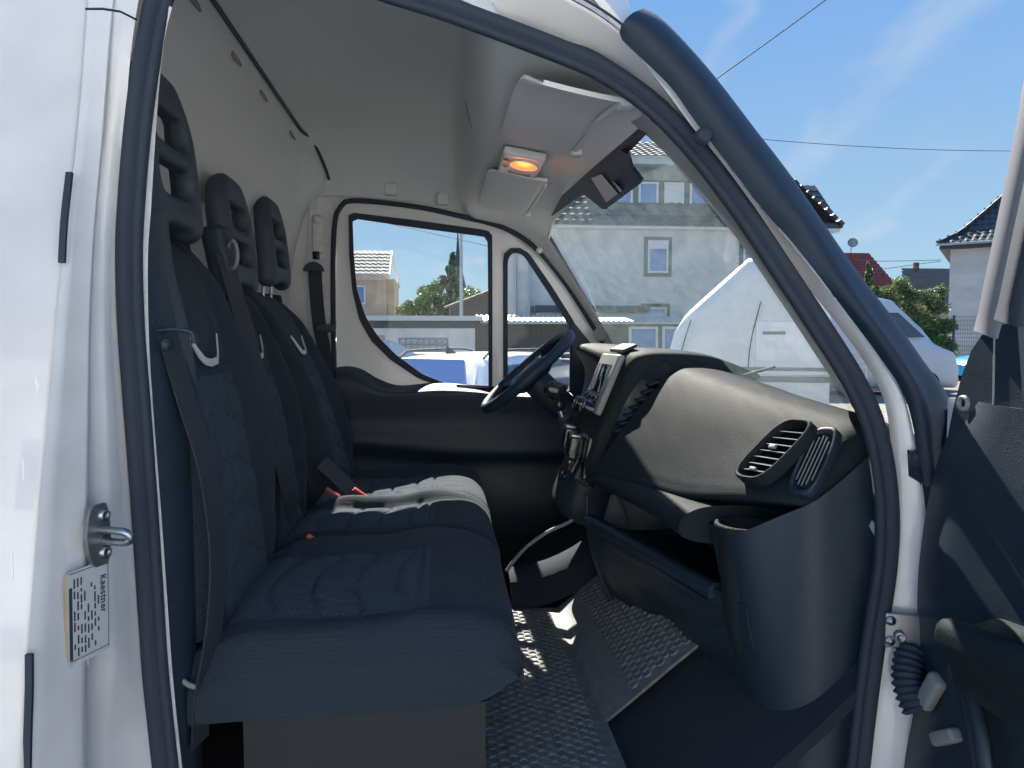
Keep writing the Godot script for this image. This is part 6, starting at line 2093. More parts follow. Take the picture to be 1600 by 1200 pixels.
func big_white_house():
	var o := Vector3(2.647, 1.563, -28.000)
	o.y = 0
	var h := thing("town_house", "big white rendered house with dormer strip behind the windscreen", "house", o)
	# local: x right, z towards the yard; 41.3 pixels a metre at its front
	bxo(h, "wall", M.render_white, Vector3(-0.3, 0, -9), Vector3(12.2, 6.05, 0))
	var s := mb()
	tiles(s, Vector3(-0.7, 5.95, 0.45), Vector3(13.4, 0, 0), Vector3(0, 1.9, -2.1), 44, 7)
	commit(s, "lower_roof", M.tile_grey, h)
	bxo(h, "gutter", M.fascia, Vector3(-0.75, 5.84, 0.30), Vector3(12.75, 6.0, 0.52))
	bxo(h, "soffit", M.frame_white, Vector3(-0.7, 5.72, -0.2), Vector3(12.7, 5.83, 0.42))
	# the wide dormer with its row of white windows
	bxo(h, "dormer_wall", M.fascia, Vector3(3.2, 6.2, -4.0), Vector3(8.7, 8.25, -0.55))
	bxo(h, "dormer_band", M.render_grey, Vector3(3.15, 7.72, -0.6), Vector3(8.75, 8.25, -0.5))
	bxo(h, "dormer_eave", M.frame_white, Vector3(2.9, 8.25, -4.0), Vector3(8.95, 8.52, -0.1))
	for k in 4:
		add_window(h, Vector3(4.35 + k * 1.02, 7.16, -0.54), 0.78, 0.98, M.frame_white, M.pane_blue if k != 2 else M.frame_white, false)
	s = mb()
	tiles(s, Vector3(2.7, 8.5, 0.05), Vector3(6.4, 0, 0), Vector3(0, 1.35, -3.2), 21, 9)
	commit(s, "upper_roof", M.tile_grey, h)
	s = mb()
	tiles(s, Vector3(-0.7, 7.8, -1.6), Vector3(4.0, 0, 0), Vector3(0, 1.7, -2.6), 13, 8)
	commit(s, "upper_roof", M.tile_grey, h)
	# overhanging corner of the roof that shows beyond the windscreen pillar
	s = mb()
	tiles(s, Vector3(12.55, 5.95, 0.5), Vector3(0, 0, -9.0), Vector3(-1.9, 1.75, 0), 28, 7)
	commit(s, "side_roof", M.tile_grey, h)
	s = mb()
	for k in 8:
		var f := k / 8.0
		box(s, Vector3(12.62 - 1.9 * f, 6.02 + 1.78 * f, 0.52 - 2.1 * f * 0.2), Vector3(0.24, 0.14, 0.30), Basis(Vector3(0, 0, 1), -0.75))
	commit(s, "hip_tiles", M.tile_grey, h)
	# windows of the two storeys
	add_window(h, Vector3(5.62, 4.72, 0), 0.80, 1.24, M.frame_white, M.pane_blue)
	bxo(h, "blind_box", M.frame_white, Vector3(5.24, 5.02, 0.03), Vector3(6.0, 5.28, 0.09))
	add_window(h, Vector3(5.55, 2.30, 0), 0.86, 0.98, M.frame_white, M.pane_blue)
	add_window(h, Vector3(9.4, 4.72, 0), 0.80, 1.24, M.frame_white, M.pane_blue)
	# downpipes at the left corner
	for x in [0.12, 0.66]:
		s = mb()
		tube(s, [Vector3(x, 0.2, 0.10), Vector3(x, 5.8, 0.10)], 0.055, 8)
		commit(s, "downpipe", M.zinc, h)
	# flat roofed annex against the wall
	bxo(h, "annex_wall", M.render_white, Vector3(0.9, 0.0, 0.02), Vector3(5.0, 2.55, 0.9))
	bxo(h, "annex_roof", M.fascia, Vector3(0.75, 2.55, 0.0), Vector3(5.05, 2.80, 1.05))
	add_window(h, Vector3(3.6, 2.10, 0.92), 0.55, 0.72, M.frame_white, M.pane_blue, false)

func added_fill_house():
	# added unseen house behind whoever looks in, bouncing sunlight onto the van's shaded side
	var h := thing("added_fill_house", "added unseen white house behind the viewer that bounces sun onto the shaded van side", "house", Vector3(0.5, 0, 9.0))
	bxo(h, "wall", M.render_plain, Vector3(-8, 0, 0), Vector3(8, 6.6, 7))
	var s := mb()
	tiles(s, Vector3(8.4, 6.5, -0.4), Vector3(-16.8, 0, 0), Vector3(0, 3.0, 4.0), 56, 10)
	tiles(s, Vector3(-8.4, 6.5, 7.4), Vector3(16.8, 0, 0), Vector3(0, 3.0, -4.0), 56, 10)
	commit(s, "roof", M.tile_brown, h)
	for x in [-5.5, -2.0, 2.0, 5.5]:
		for y in [1.7, 4.6]:
			s = mb()
			box(s, Vector3(x, y, -0.02), Vector3(1.1, 1.3, 0.06))
			var f := commit(s, "window", M.frame_white, h)
			s = mb()
			box(s, Vector3(x, y, -0.045), Vector3(0.9, 1.1, 0.03))
			commit(s, "pane", M.pane_dark, f)

func low_buildings():
	# dark shed with a pale corrugated roof between yard and house
	var o := Vector3(1.239, 1.567, -22.000)
	o.y = 0
	var sh := thing("garden_shed", "low dark shed with a pale corrugated roof before the white house", "shed", o)
	bxo(sh, "wall", M.wood_brown, Vector3(0, 0, -3), Vector3(6.2, 2.08, 0))
	var s := mb()
	var rows := [[], []]
	for k in 161:
		var x := -0.1 + 6.4 * k / 160.0
		rows[0].append(Vector3(x, 2.10 + 0.02 * sin(k * 1.6), 0.25))
		rows[1].append(Vector3(x, 2.36 + 0.02 * sin(k * 1.6), -3.0))
	shell(s, rows, 0.012)
	commit(s, "corrugated_roof", M.zinc, sh)
	bxo(sh, "roof_edge", M.zinc, Vector3(-0.1, 2.02, 0.02), Vector3(6.3, 2.09, 0.24))
	for k in 18:
		bxo(sh, "plank", M.wood_brown, Vector3(0.02 + k * 0.343, 0.05, 0.002), Vector3(0.02 + k * 0.343 + 0.325, 2.0, 0.022 + 0.006 * (k % 3)))
	add_window(sh, Vector3(4.82, 1.32, 0.03), 0.9, 1.25, M.frame_white, M.pane_blue, false)
	add_window(sh, Vector3(5.75, 1.40, 0.03), 0.7, 1.10, M.frame_white, M.pane_blue, false)
	# white garage with glass block windows
	o = Vector3(-3.212, 1.568, -20.000)
	o.y = 0
	var g := thing("garage", "long white garage with grey roof edge and glass block windows", "garage", o)
	var w := 4.35
	bxo(g, "wall", M.render_white, Vector3(-3, 0, -6), Vector3(w - 0.25, 1.86, 0))
	bxo(g, "roof_edge", M.fascia, Vector3(-3, 1.86, -6), Vector3(w - 0.25, 2.06, 0.02))
	bxo(g, "roof_slab", M.zinc, Vector3(-3, 2.06, -6), Vector3(w - 0.05, 2.19, 0.20))
	bxo(g, "corner_post", M.wood_brown, Vector3(w - 0.25, 0, -0.6), Vector3(w + 0.25, 2.0, -0.02))
	for q in [[2.08, 8, 1.26], [1.05, 4, 1.33]]:
		s = mb()
		box(s, Vector3(q[0] + q[1] * 0.08 + 0.0 if q[1] == 8 else q[0] + 0.3, q[2] + 0.16, 0.004), Vector3(q[1] * 0.16 + 0.05, 0.37, 0.03))
		var fr := commit(s, "block_window", M.render_grey, g)
		for i in q[1]:
			for j in 2:
				s = mb()
				var cx: float = (q[0] if q[1] == 8 else q[0] - 0.02) + 0.08 + i * 0.16
				rbox(s, Transform3D(Basis.IDENTITY, Vector3(cx, q[2] + 0.08 + j * 0.165, 0.018)), Vector3(0.135, 0.14, 0.03), 0.012)
				commit(s, "glass_block", M.glass_block, fr)
	# tube railing along the yard
	o = Vector3(-0.484, 1.572, -14.000)
	o.y = 0
	var r_ := thing("railing", "galvanised tube railing along the edge of the yard", "railing", o)
	for y in [1.30, 1.12, 1.0]:
		s = mb()
		tube(s, [Vector3(-1.2, y, 0), Vector3(9.0, y, 0)], 0.018, 8)
		commit(s, "rail", M.pole_metal, r_)
	for x in [-0.6, 1.02, 2.6, 4.2, 5.8, 7.4, 8.9]:
		s = mb()
		tube(s, [Vector3(x, 0, 0), Vector3(x, 1.31, 0)], 0.02, 8)
		commit(s, "post", M.pole_metal, r_)

func left_houses():
	# beige house with a pale tiled roof
	var o := Vector3(-5.758, 1.556, -40.000)
	o.y = 0
	var h := thing("beige_house", "beige rendered house with a pale tiled roof and one blue window", "house", o)
	bxo(h, "wall", M.render_beige, Vector3(-4, 0, -5), Vector3(2.75, 4.95, 0))
	bxo(h, "eave_band", M.render_white, Vector3(-4, 4.70, 0.0), Vector3(2.75, 4.98, 0.05))
	bxo(h, "side_wing", M.render_beige, Vector3(2.75, 0, -5), Vector3(3.2, 4.8, -0.8))
	var s := mb()
	tiles(s, Vector3(-4.2, 4.95, 0.35), Vector3(7.2, 0, 0), Vector3(0.0, 1.45, -2.2), 24, 7, 0.05)
	commit(s, "roof", M.tile_pale, h)
	s = mb()
	tube(s, [Vector3(3.0, 4.9, 0.4), Vector3(3.0, 6.4, -1.85), Vector3(3.28, 4.6, -4.6)], 0.07, 6)
	commit(s, "verge", M.frame_white, h)
	s = mb()
	quad(s, Vector3(2.76, 4.6, 0.0), Vector3(2.76, 6.3, -1.85), Vector3(2.76, 6.3, -1.9), Vector3(2.76, 4.6, -4.6))
	commit(s, "gable", M.render_beige, h)
	add_window(h, Vector3(1.42, 3.9, 0), 0.62, 0.98, M.frame_white, M.pane_blue, false)
	# lean-to roofs before it
	for q in [[1.1, 3.1, 1.2], [3.4, 2.9, 2.6]]:
		s = mb()
		shell(s, [[Vector3(q[0] - 0.9, q[1] - 0.35 + 0.0, 0.6), Vector3(q[0] + q[2] - 0.3, q[1] - 0.75, 0.6)], [Vector3(q[0] - 1.1, q[1] + 0.05, -1.0), Vector3(q[0] + q[2] - 0.9, q[1] - 0.35, -1.0)]], 0.06)
		commit(s, "lean_to_roof", M.zinc, h)
	bxo(h, "lean_to_wall", M.render_grey, Vector3(-2, 0, -0.9), Vector3(5.2, 2.1, 0.5))
	# small blue-white house behind with a swept gable
	o = Vector3(-3.859, 1.547, -55.000)
	o.y = 0
	var b := thing("blue_house", "small pale blue house with one steep white verge behind the beige house", "house", o)
	s = mb()
	plate(s, [Vector2(-2, 0), Vector2(2.2, 0), Vector2(2.0, 3.2), Vector2(1.3, 3.5), Vector2(0.7, 4.0), Vector2(-0.4, 5.2), Vector2(-2, 5.4)], -4.0, 0.0)
	commit(s, "wall", M.render_blue, b)
	s = mb()
	tube(s, sp([Vector3(-0.5, 5.3, 0.1), Vector3(0.7, 4.05, 0.1), Vector3(1.3, 3.55, 0.1), Vector3(2.2, 3.2, 0.1)], 12), 0.09, 6)
	commit(s, "verge", M.frame_white, b)
	# brown gabled barn beyond the garage
	o = Vector3(1.224, 1.562, -30.000)
	o.y = 0
	var w := thing("brown_barn", "brown boarded barn end rising behind the garage roof", "barn", o)
	s = mb()
	plate(s, [Vector2(-0.9, 0), Vector2(3.0, 0), Vector2(3.0, 3.9), Vector2(1.2, 3.62), Vector2(-0.9, 2.85)], -5.0, 0.0)
	commit(s, "wall", M.wood_brown, w)
	for k in 13:
		var x := -0.88 + k * 0.3
		bxo(w, "board", M.wood_brown, Vector3(x, 0.1, 0.003), Vector3(x + 0.27, 2.80 + 0.34 * clampf((x + 0.9), 0, 2.1), 0.03 + 0.012 * (k % 2)))
	s = mb()
	tube(s, [Vector3(-1.1, 2.82, 0.1), Vector3(1.2, 3.68, 0.1), Vector3(3.2, 3.98, 0.1)], 0.06, 6)
	commit(s, "verge", M.tile_brown, w)
	# a far church spire
	o = Vector3(3.277, 1.489, -150.000)
	o.y = 0
	var c := thing("church_tower", "slim church spire far behind the trees", "church", o)
	bxo(c, "tower", M.tile_brown, Vector3(-1.4, 0, -1.4), Vector3(1.4, 12.0, 1.4))
	s = mb()
	lathe(s, [Vector2(1.7, 11.9), Vector2(0.9, 15.0), Vector2(0.35, 19.0), Vector2(0.05, 23.5), Vector2(0.0, 24.0)], Transform3D(Basis(Vector3(1, 0, 0), -PI / 2), Vector3.ZERO), 8)
	commit(s, "spire", M.fascia, c)

func right_houses():
	var o := Vector3(25.261, 1.557, -35.000)
	o.y = 0
	var h := thing("corner_house", "white house with grey tiled hip roof beside the open door", "house", o, -0.68)
	bxo(h, "wall", M.render_white, Vector3(0, 0, -8), Vector3(9, 6.1, 0))
	bxo(h, "soffit", M.fascia, Vector3(-0.45, 6.02, -8.4), Vector3(9.4, 6.3, 0.45))
	var s := mb()
	# bell-cast eave, then the steeper main slope, hipped to the left
	tiles(s, Vector3(-0.5, 6.30, 0.5), Vector3(10, 0, 0), Vector3(0, 0.62, -1.0), 33, 3, 0.05, [0.10, 0.0])
	tiles(s, Vector3(0.5, 6.92, -0.5), Vector3(9, 0, 0), Vector3(0, 3.6, -3.4), 30, 12, 0.05, [0.36, 0.0])
	tiles(s, Vector3(-0.5, 6.30, 0.5), Vector3(0, 0, -9), Vector3(1.0, 0.62, 0), 30, 3, 0.05, [0.10, 0.1])
	tiles(s, Vector3(0.5, 6.92, -0.5), Vector3(0, 0, -7), Vector3(3.2, 3.6, 0), 22, 12, 0.05, [0.45, 0.45])
	commit(s, "roof", M.tile_grey, h)
	s = mb()
	tube(s, sp([Vector3(-0.55, 6.36, 0.55), Vector3(0.5, 7.02, -0.5), Vector3(3.7, 10.6, -3.9)], 16), 0.09, 8)
	commit(s, "hip_ridge", M.tile_grey, h)
	s = mb()
	tube(s, [Vector3(-0.6, 6.24, 0.55), Vector3(9.5, 6.24, 0.55)], 0.07, 8)
	commit(s, "gutter", M.zinc, h)
	# red roofed house with a dish
	o = Vector3(35.887, 1.542, -60.000)
	o.y = 0
	var r_ := thing("red_roof_house", "house with a steep red tiled roof and a satellite dish", "house", o)
	bxo(r_, "wall", M.render_white, Vector3(-7, 0, -6), Vector3(2.4, 5.2, -0.2))
	s = mb()
	tiles(s, Vector3(-7.5, 5.0, 0.2), Vector3(11.0, 0, 0), Vector3(-0.0, 4.0, -2.8), 36, 13, 0.04, [0.0, 0.17])
	commit(s, "roof", M.tile_red, r_)
	bxo(r_, "ridge_cap", M.tile_red, Vector3(-7.5, 8.98, -2.95), Vector3(1.65, 9.12, -2.55))
	s = mb()
	lathe(s, [Vector2(0.0, 0.0), Vector2(0.25, 0.03), Vector2(0.40, 0.10), Vector2(0.43, 0.13), Vector2(0.40, 0.12), Vector2(0.0, 0.04)], look_xf(Vector3(0.0, 9.95, -2.4), Vector3(-0.4, 0.3, 1)), 20)
	commit(s, "satellite_dish", M.render_grey, r_)
	s = mb()
	tube(s, [Vector3(0, 9.0, -2.7), Vector3(0, 9.9, -2.5)], 0.05, 6)
	commit(s, "dish_mast", M.pole_metal, r_)
	# brown roof half hidden by the white house
	o = Vector3(43.238, 1.540, -62.000)
	o.y = 0
	var b := thing("brown_roof_house", "house with a brown tiled roof between shrubs and white house", "house", o)
	bxo(b, "wall", M.render_beige, Vector3(-1.6, 0, -6), Vector3(4, 5.0, -0.2))
	s = mb()
	tiles(s, Vector3(-3.0, 4.6, 0.2), Vector3(8, 0, 0), Vector3(0, 3.4, -3.0), 27, 11, 0.05, [0.24, 0.0])
	commit(s, "roof", M.tile_brown, b)
	s = mb()
	box(s, Vector3(0.1, 8.2, -2.6), Vector3(0.35, 0.7, 0.35))
	commit(s, "chimney", M.brick_red, b)
	# low brick wall with wire mesh fence before the shrubs
	o = Vector3(19.802, 1.561, -29.000)
	o.y = 0
	var f := thing("mesh_fence", "green wire mesh fence on a low brick wall before the white house", "fence", o)
	bxo(f, "base_wall", M.brick_red, Vector3(-4.5, 0, -0.15), Vector3(6, 0.72, 0.15))
	bxo(f, "kerb", M.render_grey, Vector3(-4.5, 0, 0.15), Vector3(6, 0.12, 0.5))
	for k in 5:
		s = mb()
		tube(s, [Vector3(-3.0 + k * 2.2, 0.7, 0), Vector3(-3.0 + k * 2.2, 2.55, 0)], 0.05, 8)
		commit(s, "post", M.fence_green, f)
	s = mb()
	for k in 11:
		var y := 0.75 + k * 0.175
		tube(s, [Vector3(-3, y, 0.02), Vector3(6, y, 0.02)], 0.008, 4)
	for k in 91:
		tube(s, [Vector3(-3 + k * 0.1, 0.75, 0.01), Vector3(-3 + k * 0.1, 2.5, 0.01)], 0.005, 4)
	var msh := commit(s, "mesh_wires", M.fence_green, f)
	msh.set_meta("kind", "stuff")

func vehicle(called: String, label: String, cat: String, at: Vector3, turn: float, paint: Material, stations: Array, panes: Array, wheels: Array, wr: float, group := "") -> Node3D:
	# stations: [x, belt height, roof height, half width, roof half width]; nose towards +x
	var t := thing(called, label, cat, at, turn, group)
	var sec := func(st_: Array) -> Array:
		var yb: float = st_[1]
		var yr: float = st_[2]
		var hw: float = st_[3]
		var rw: float = st_[4]
		var half := [Vector2(0.0, 0.22), Vector2(hw * 0.88, 0.22), Vector2(hw * 0.985, 0.34), Vector2(hw, 0.52), Vector2(hw, lerpf(0.55, yb, 0.7)), Vector2(hw * 0.97, yb)]
		if yr > yb + 0.05:
			half += [Vector2(lerpf(hw * 0.95, rw, 0.5), lerpf(yb, yr, 0.5)), Vector2(rw, yr - 0.09), Vector2(rw * 0.92, yr - 0.03), Vector2(rw * 0.6, yr), Vector2(0, yr + 0.01)]
		else:
			half += [Vector2(hw * 0.93, yb + 0.02), Vector2(hw * 0.85, yb + 0.035), Vector2(hw * 0.7, yb + 0.045), Vector2(hw * 0.4, yb + 0.05), Vector2(0, yb + 0.055)]
		return half
	var rings := []
	for st_ in stations:
		var ring := []
		var half: Array = sec.call(st_)
		for p in half:
			ring.append(Vector3(st_[0], p.y, p.x))
		for i in range(half.size() - 2, 0, -1):
			ring.append(Vector3(st_[0], half[i].y, -half[i].x))
		rings.append(ring)
	var s := mb()
	solid(s, rings)
	commit(s, "body", paint, t)
	for q in panes:
		for side in ([-1, 1] if q[0] == "side_window" else [1]):
			s = mb()
			var pts := []
			for p in q[1]:
				pts.append(Vector3(p[0], p[1], p[2] * side))
			sheet(s, pts, Vector3(0, 0, 0.012 * side) if q[0] == "side_window" else Vector3(0.012 if q[0] != "rear_window" else -0.03, 0.01 if q[0] != "rear_window" else 0.035, 0))
			commit(s, q[0], M.metal if q[0] == "headlight" else (M.pane_blue if q[0] == "rear_window" else M.pane_dark), t)
	for wx in wheels:
		for side in [-1, 1]:
			s = mb()
			lathe(s, [Vector2(0.0, -0.09), Vector2(wr * 0.6, -0.10), Vector2(wr * 0.95, -0.10), Vector2(wr, -0.07), Vector2(wr, 0.07), Vector2(wr * 0.95, 0.1), Vector2(wr * 0.62, 0.1)], Transform3D(Basis.IDENTITY, Vector3(wx, wr, side * (stations[2][3] - 0.08))), 22)
			var wh := commit(s, "wheel", M.tyre, t)
			s = mb()
			lathe(s, [Vector2(0.0, 0.10 * side), Vector2(wr * 0.4, 0.105 * side), Vector2(wr * 0.62, 0.09 * side)], Transform3D(Basis.IDENTITY, Vector3(wx, wr, side * (stations[2][3] - 0.07))), 16)
			commit(s, "rim", M.dull_metal, wh)
	return t

func cars():
	# estate car seen over the far door, nose towards the yard
	var st_ := [[-2.18, 0.6, 0.6, 0.72, 0.6], [-2.16, 0.9, 0.9, 0.80, 0.6], [-2.1, 0.96, 1.02, 0.84, 0.72], [-1.8, 0.98, 1.37, 0.86, 0.62], [-0.9, 0.97, 1.42, 0.88, 0.64], [0.0, 0.96, 1.41, 0.88, 0.64], [0.25, 0.96, 1.37, 0.88, 0.63], [0.7, 0.95, 1.17, 0.88, 0.66], [1.05, 0.93, 0.95, 0.87, 0.7], [1.6, 0.84, 0.84, 0.85, 0.7], [2.0, 0.74, 0.74, 0.80, 0.7], [2.2, 0.58, 0.58, 0.68, 0.6]]
	var pn := [["windscreen", [[0.32, 1.375, 0.58], [0.32, 1.375, -0.58], [1.02, 1.0, -0.72], [1.02, 1.0, 0.72]]], ["side_window", [[-1.7, 1.0, 0.835], [-1.6, 1.28, 0.70], [-0.1, 1.34, 0.695], [0.25, 1.28, 0.70], [0.78, 1.0, 0.835]]], ["rear_window", [[-2.075, 1.06, 0.66], [-2.075, 1.06, -0.66], [-1.85, 1.33, -0.50], [-1.85, 1.33, 0.50]]], ["headlight", [[1.95, 0.76, 0.5], [2.02, 0.72, 0.72], [2.1, 0.62, 0.70], [2.1, 0.62, 0.48]]]]
	var at := Vector3(0.898, 1.574, -9.500)
	at.y = 0
	var a := vehicle("estate_car", "white estate car parked beyond the driver's window", "car", at, deg_to_rad(55), M.car_white, st_, pn, [-1.35, 1.35], 0.31, "cars in the yard")
	var s := mb()
	sheet(s, [Vector3(-1.5, 1.41, 0), Vector3(-1.28, 1.41, 0), Vector3(-1.48, 1.50, 0)], Vector3(0, 0, 0.01))
	commit(s, "roof_aerial", M.black_rubber, a)
	for z in [-0.56, 0.56]:
		s = mb()
		tube(s, sp([Vector3(-1.6, 1.37, z), Vector3(-1.4, 1.44, z), Vector3(-0.3, 1.45, z), Vector3(0.0, 1.39, z)], 14), 0.015, 6)
		commit(s, "roof_rail", M.black_rubber, a)
	# a taller car behind it, mostly hidden by the door frame
	var st2 := []
	for q in st_:
		st2.append([q[0], q[1] * 1.12, q[2] * 1.13, q[3], q[4]])
	var pn2 := [["windscreen", [[0.32, 1.55, 0.58], [0.32, 1.55, -0.58], [1.02, 1.13, -0.72], [1.02, 1.13, 0.72]]], ["side_window", [[-1.7, 1.13, 0.835], [-1.6, 1.45, 0.70], [-0.1, 1.51, 0.695], [0.25, 1.45, 0.70], [0.78, 1.13, 0.835]]]]
	at = Vector3(-1.182, 1.574, -9.800)
	at.y = 0
	vehicle("estate_car", "taller pale car half hidden by the far door, left of the white estate", "car", at, deg_to_rad(-20), M.car_silver, st2, pn2, [-1.35, 1.35], 0.33, "cars in the yard")
	# blue car by the fence
	at = Vector3(21.378, 1.563, -26.000)
	at.y = 0
	vehicle("blue_car", "bright blue car parked by the mesh fence", "car", at, deg_to_rad(175), M.car_blue, st_, pn, [-1.35, 1.35], 0.31)
	# white van behind the windscreen, slanting nose to the left
	var sv := [[-0.95, 1.8, 2.3, 0.92, 0.8], [-0.85, 2.0, 2.55, 0.98, 0.86], [-0.3, 2.0, 2.80, 1.0, 0.88], [0.15, 1.98, 2.74, 1.0, 0.88], [0.85, 1.9, 2.12, 0.98, 0.86], [1.02, 1.82, 1.95, 0.97, 0.85], [1.16, 1.65, 1.68, 0.94, 0.8], [1.27, 1.2, 1.2, 0.9, 0.8], [1.28, 0.8, 0.8, 0.86, 0.8]]
	at = Vector3(4.815, 1.573, -10.900)
	at.y = 0
	var v := vehicle("panel_van", "white van with a slanting nose seen through the dusty windscreen", "van", at, PI - 0.44, M.van_white, sv, [], [-0.55, 0.85], 0.33)
	for q in [[1.07, 0.9, 1.85], [0.12, 0.9, 2.1]]:
		s = mb()
		tube(s, sp([Vector3(q[0], q[1], -1.01), Vector3(q[0] - 0.03, lerpf(q[1], q[2], 0.5), -1.012), Vector3(q[0] - 0.16, q[2], -0.99)], 10), 0.008, 6)
		commit(s, "door_seam", M.black_rubber, v)
	s = mb()
	rbox(s, Transform3D(Basis.IDENTITY, Vector3(-0.45, 1.45, -1.0)), Vector3(0.95, 0.75, 0.03), 0.014)
	commit(s, "pressed_panel", M.car_white, v)
	s = mb()
	rbox(s, Transform3D(Basis.IDENTITY, Vector3(-0.22, 1.66, -1.03)), Vector3(0.30, 0.04, 0.03), 0.012)
	commit(s, "door_handle", M.grey_plastic, v)
	for q in [[1.16, 0.05], [1.02, 0.08]]:
		s = mb()
		rbox(s, Transform3D(Basis.IDENTITY, Vector3(0.0, q[0], -1.01)), Vector3(2.0, q[1], 0.04), 0.015)
		commit(s, "side_moulding", M.render_grey, v)
	# silver van further off, nose to the right
	var ss := [[-3.0, 1.6, 2.4, 0.9, 0.8], [-2.9, 1.7, 2.72, 0.98, 0.84], [0.6, 1.6, 2.75, 1.0, 0.86], [1.0, 1.55, 2.68, 1.0, 0.84], [1.9, 1.45, 1.85, 0.98, 0.82], [2.2, 1.38, 1.42, 0.96, 0.8], [2.7, 1.18, 1.18, 0.92, 0.8], [2.85, 0.8, 0.8, 0.86, 0.75]]
	at = Vector3(11.558, 1.567, -20.500)
	at.y = 0
	vehicle("parked_van", "silver grey van with a raked windscreen beside the shrubs", "van", at, deg_to_rad(-8), M.car_silver, ss, [["windscreen", [[1.12, 2.60, 0.72], [1.12, 2.60, -0.72], [2.12, 1.50, -0.82], [2.12, 1.50, 0.82]]], ["side_window", [[0.7, 1.62, 0.985], [0.7, 2.3, 0.90], [1.15, 2.3, 0.90], [1.85, 1.62, 0.975]]]], [-2.0, 1.95], 0.34)

func leaves(s: SurfaceTool, c: Vector3, r: Vector3, n: int, size: float, tint: Array, rg: RandomNumberGenerator, shell_k := 0.6):
	next_group(s, false)
	for i in n:
		var v := Vector3(rg.randfn(), rg.randfn(), rg.randfn()).normalized() * pow(rg.randf(), shell_k)
		var p := c + v * r
		var col: Color = tint[rg.randi() % tint.size()]
		col = col * rg.randf_range(0.8, 1.2)
		col.a = 1.0
		var a := Vector3(rg.randfn(), rg.randfn() * 0.6, rg.randfn()).normalized()
		var b := a.cross(Vector3(rg.randfn(), rg.randfn(), rg.randfn())).normalized()
		var k := size * rg.randf_range(0.6, 1.3)
		s.set_color(col)
		tri(s, p - a * k, p + b * k * 0.45, p + a * k)
		tri(s, p - a * k, p + a * k, p - b * k * 0.45)

func tree(called: String, label: String, at: Vector3, h: float, lumps: Array, n: int, size: float, tint: Array, seed_: int, cat := "tree", group := ""):
	var rg := RandomNumberGenerator.new()
	rg.seed = seed_
	var t := thing(called, label, cat, at, 0.0, group)
	var s := mb()
	var fork := h * 0.4
	var rings := []
	for i in 6:
		var f := i / 5.0
		var ring := []
		for c in circle(h * 0.03 * (1 - 0.5 * f), 8):
			ring.append(Vector3(c.x, fork * f, c.y))
		rings.append(ring)
	solid(s, rings)
	for l in lumps:
		var top: Vector3 = l[0]
		tube(s, sp([Vector3(0, fork * 0.8, 0), Vector3(top.x * 0.5, lerpf(fork, top.y, 0.5), top.z * 0.5), top], 8), h * 0.009, 5)
	commit(s, "trunk", M.bark, t)
	s = mb()
	for l in lumps:
		# each lump is many sprays, so that its edge is uneven and sky shows between
		var r_: Vector3 = l[1]
		for k in 16:
			var v := Vector3(rg.randfn(), rg.randfn(), rg.randfn()).normalized() * pow(rg.randf(), 0.4)
			leaves(s, l[0] + v * r_ * 0.8, r_ * rg.randf_range(0.22, 0.42), int(n / (lumps.size() * 16.0)), size, tint, rg)
	commit(s, "crown", M.leaf, t)

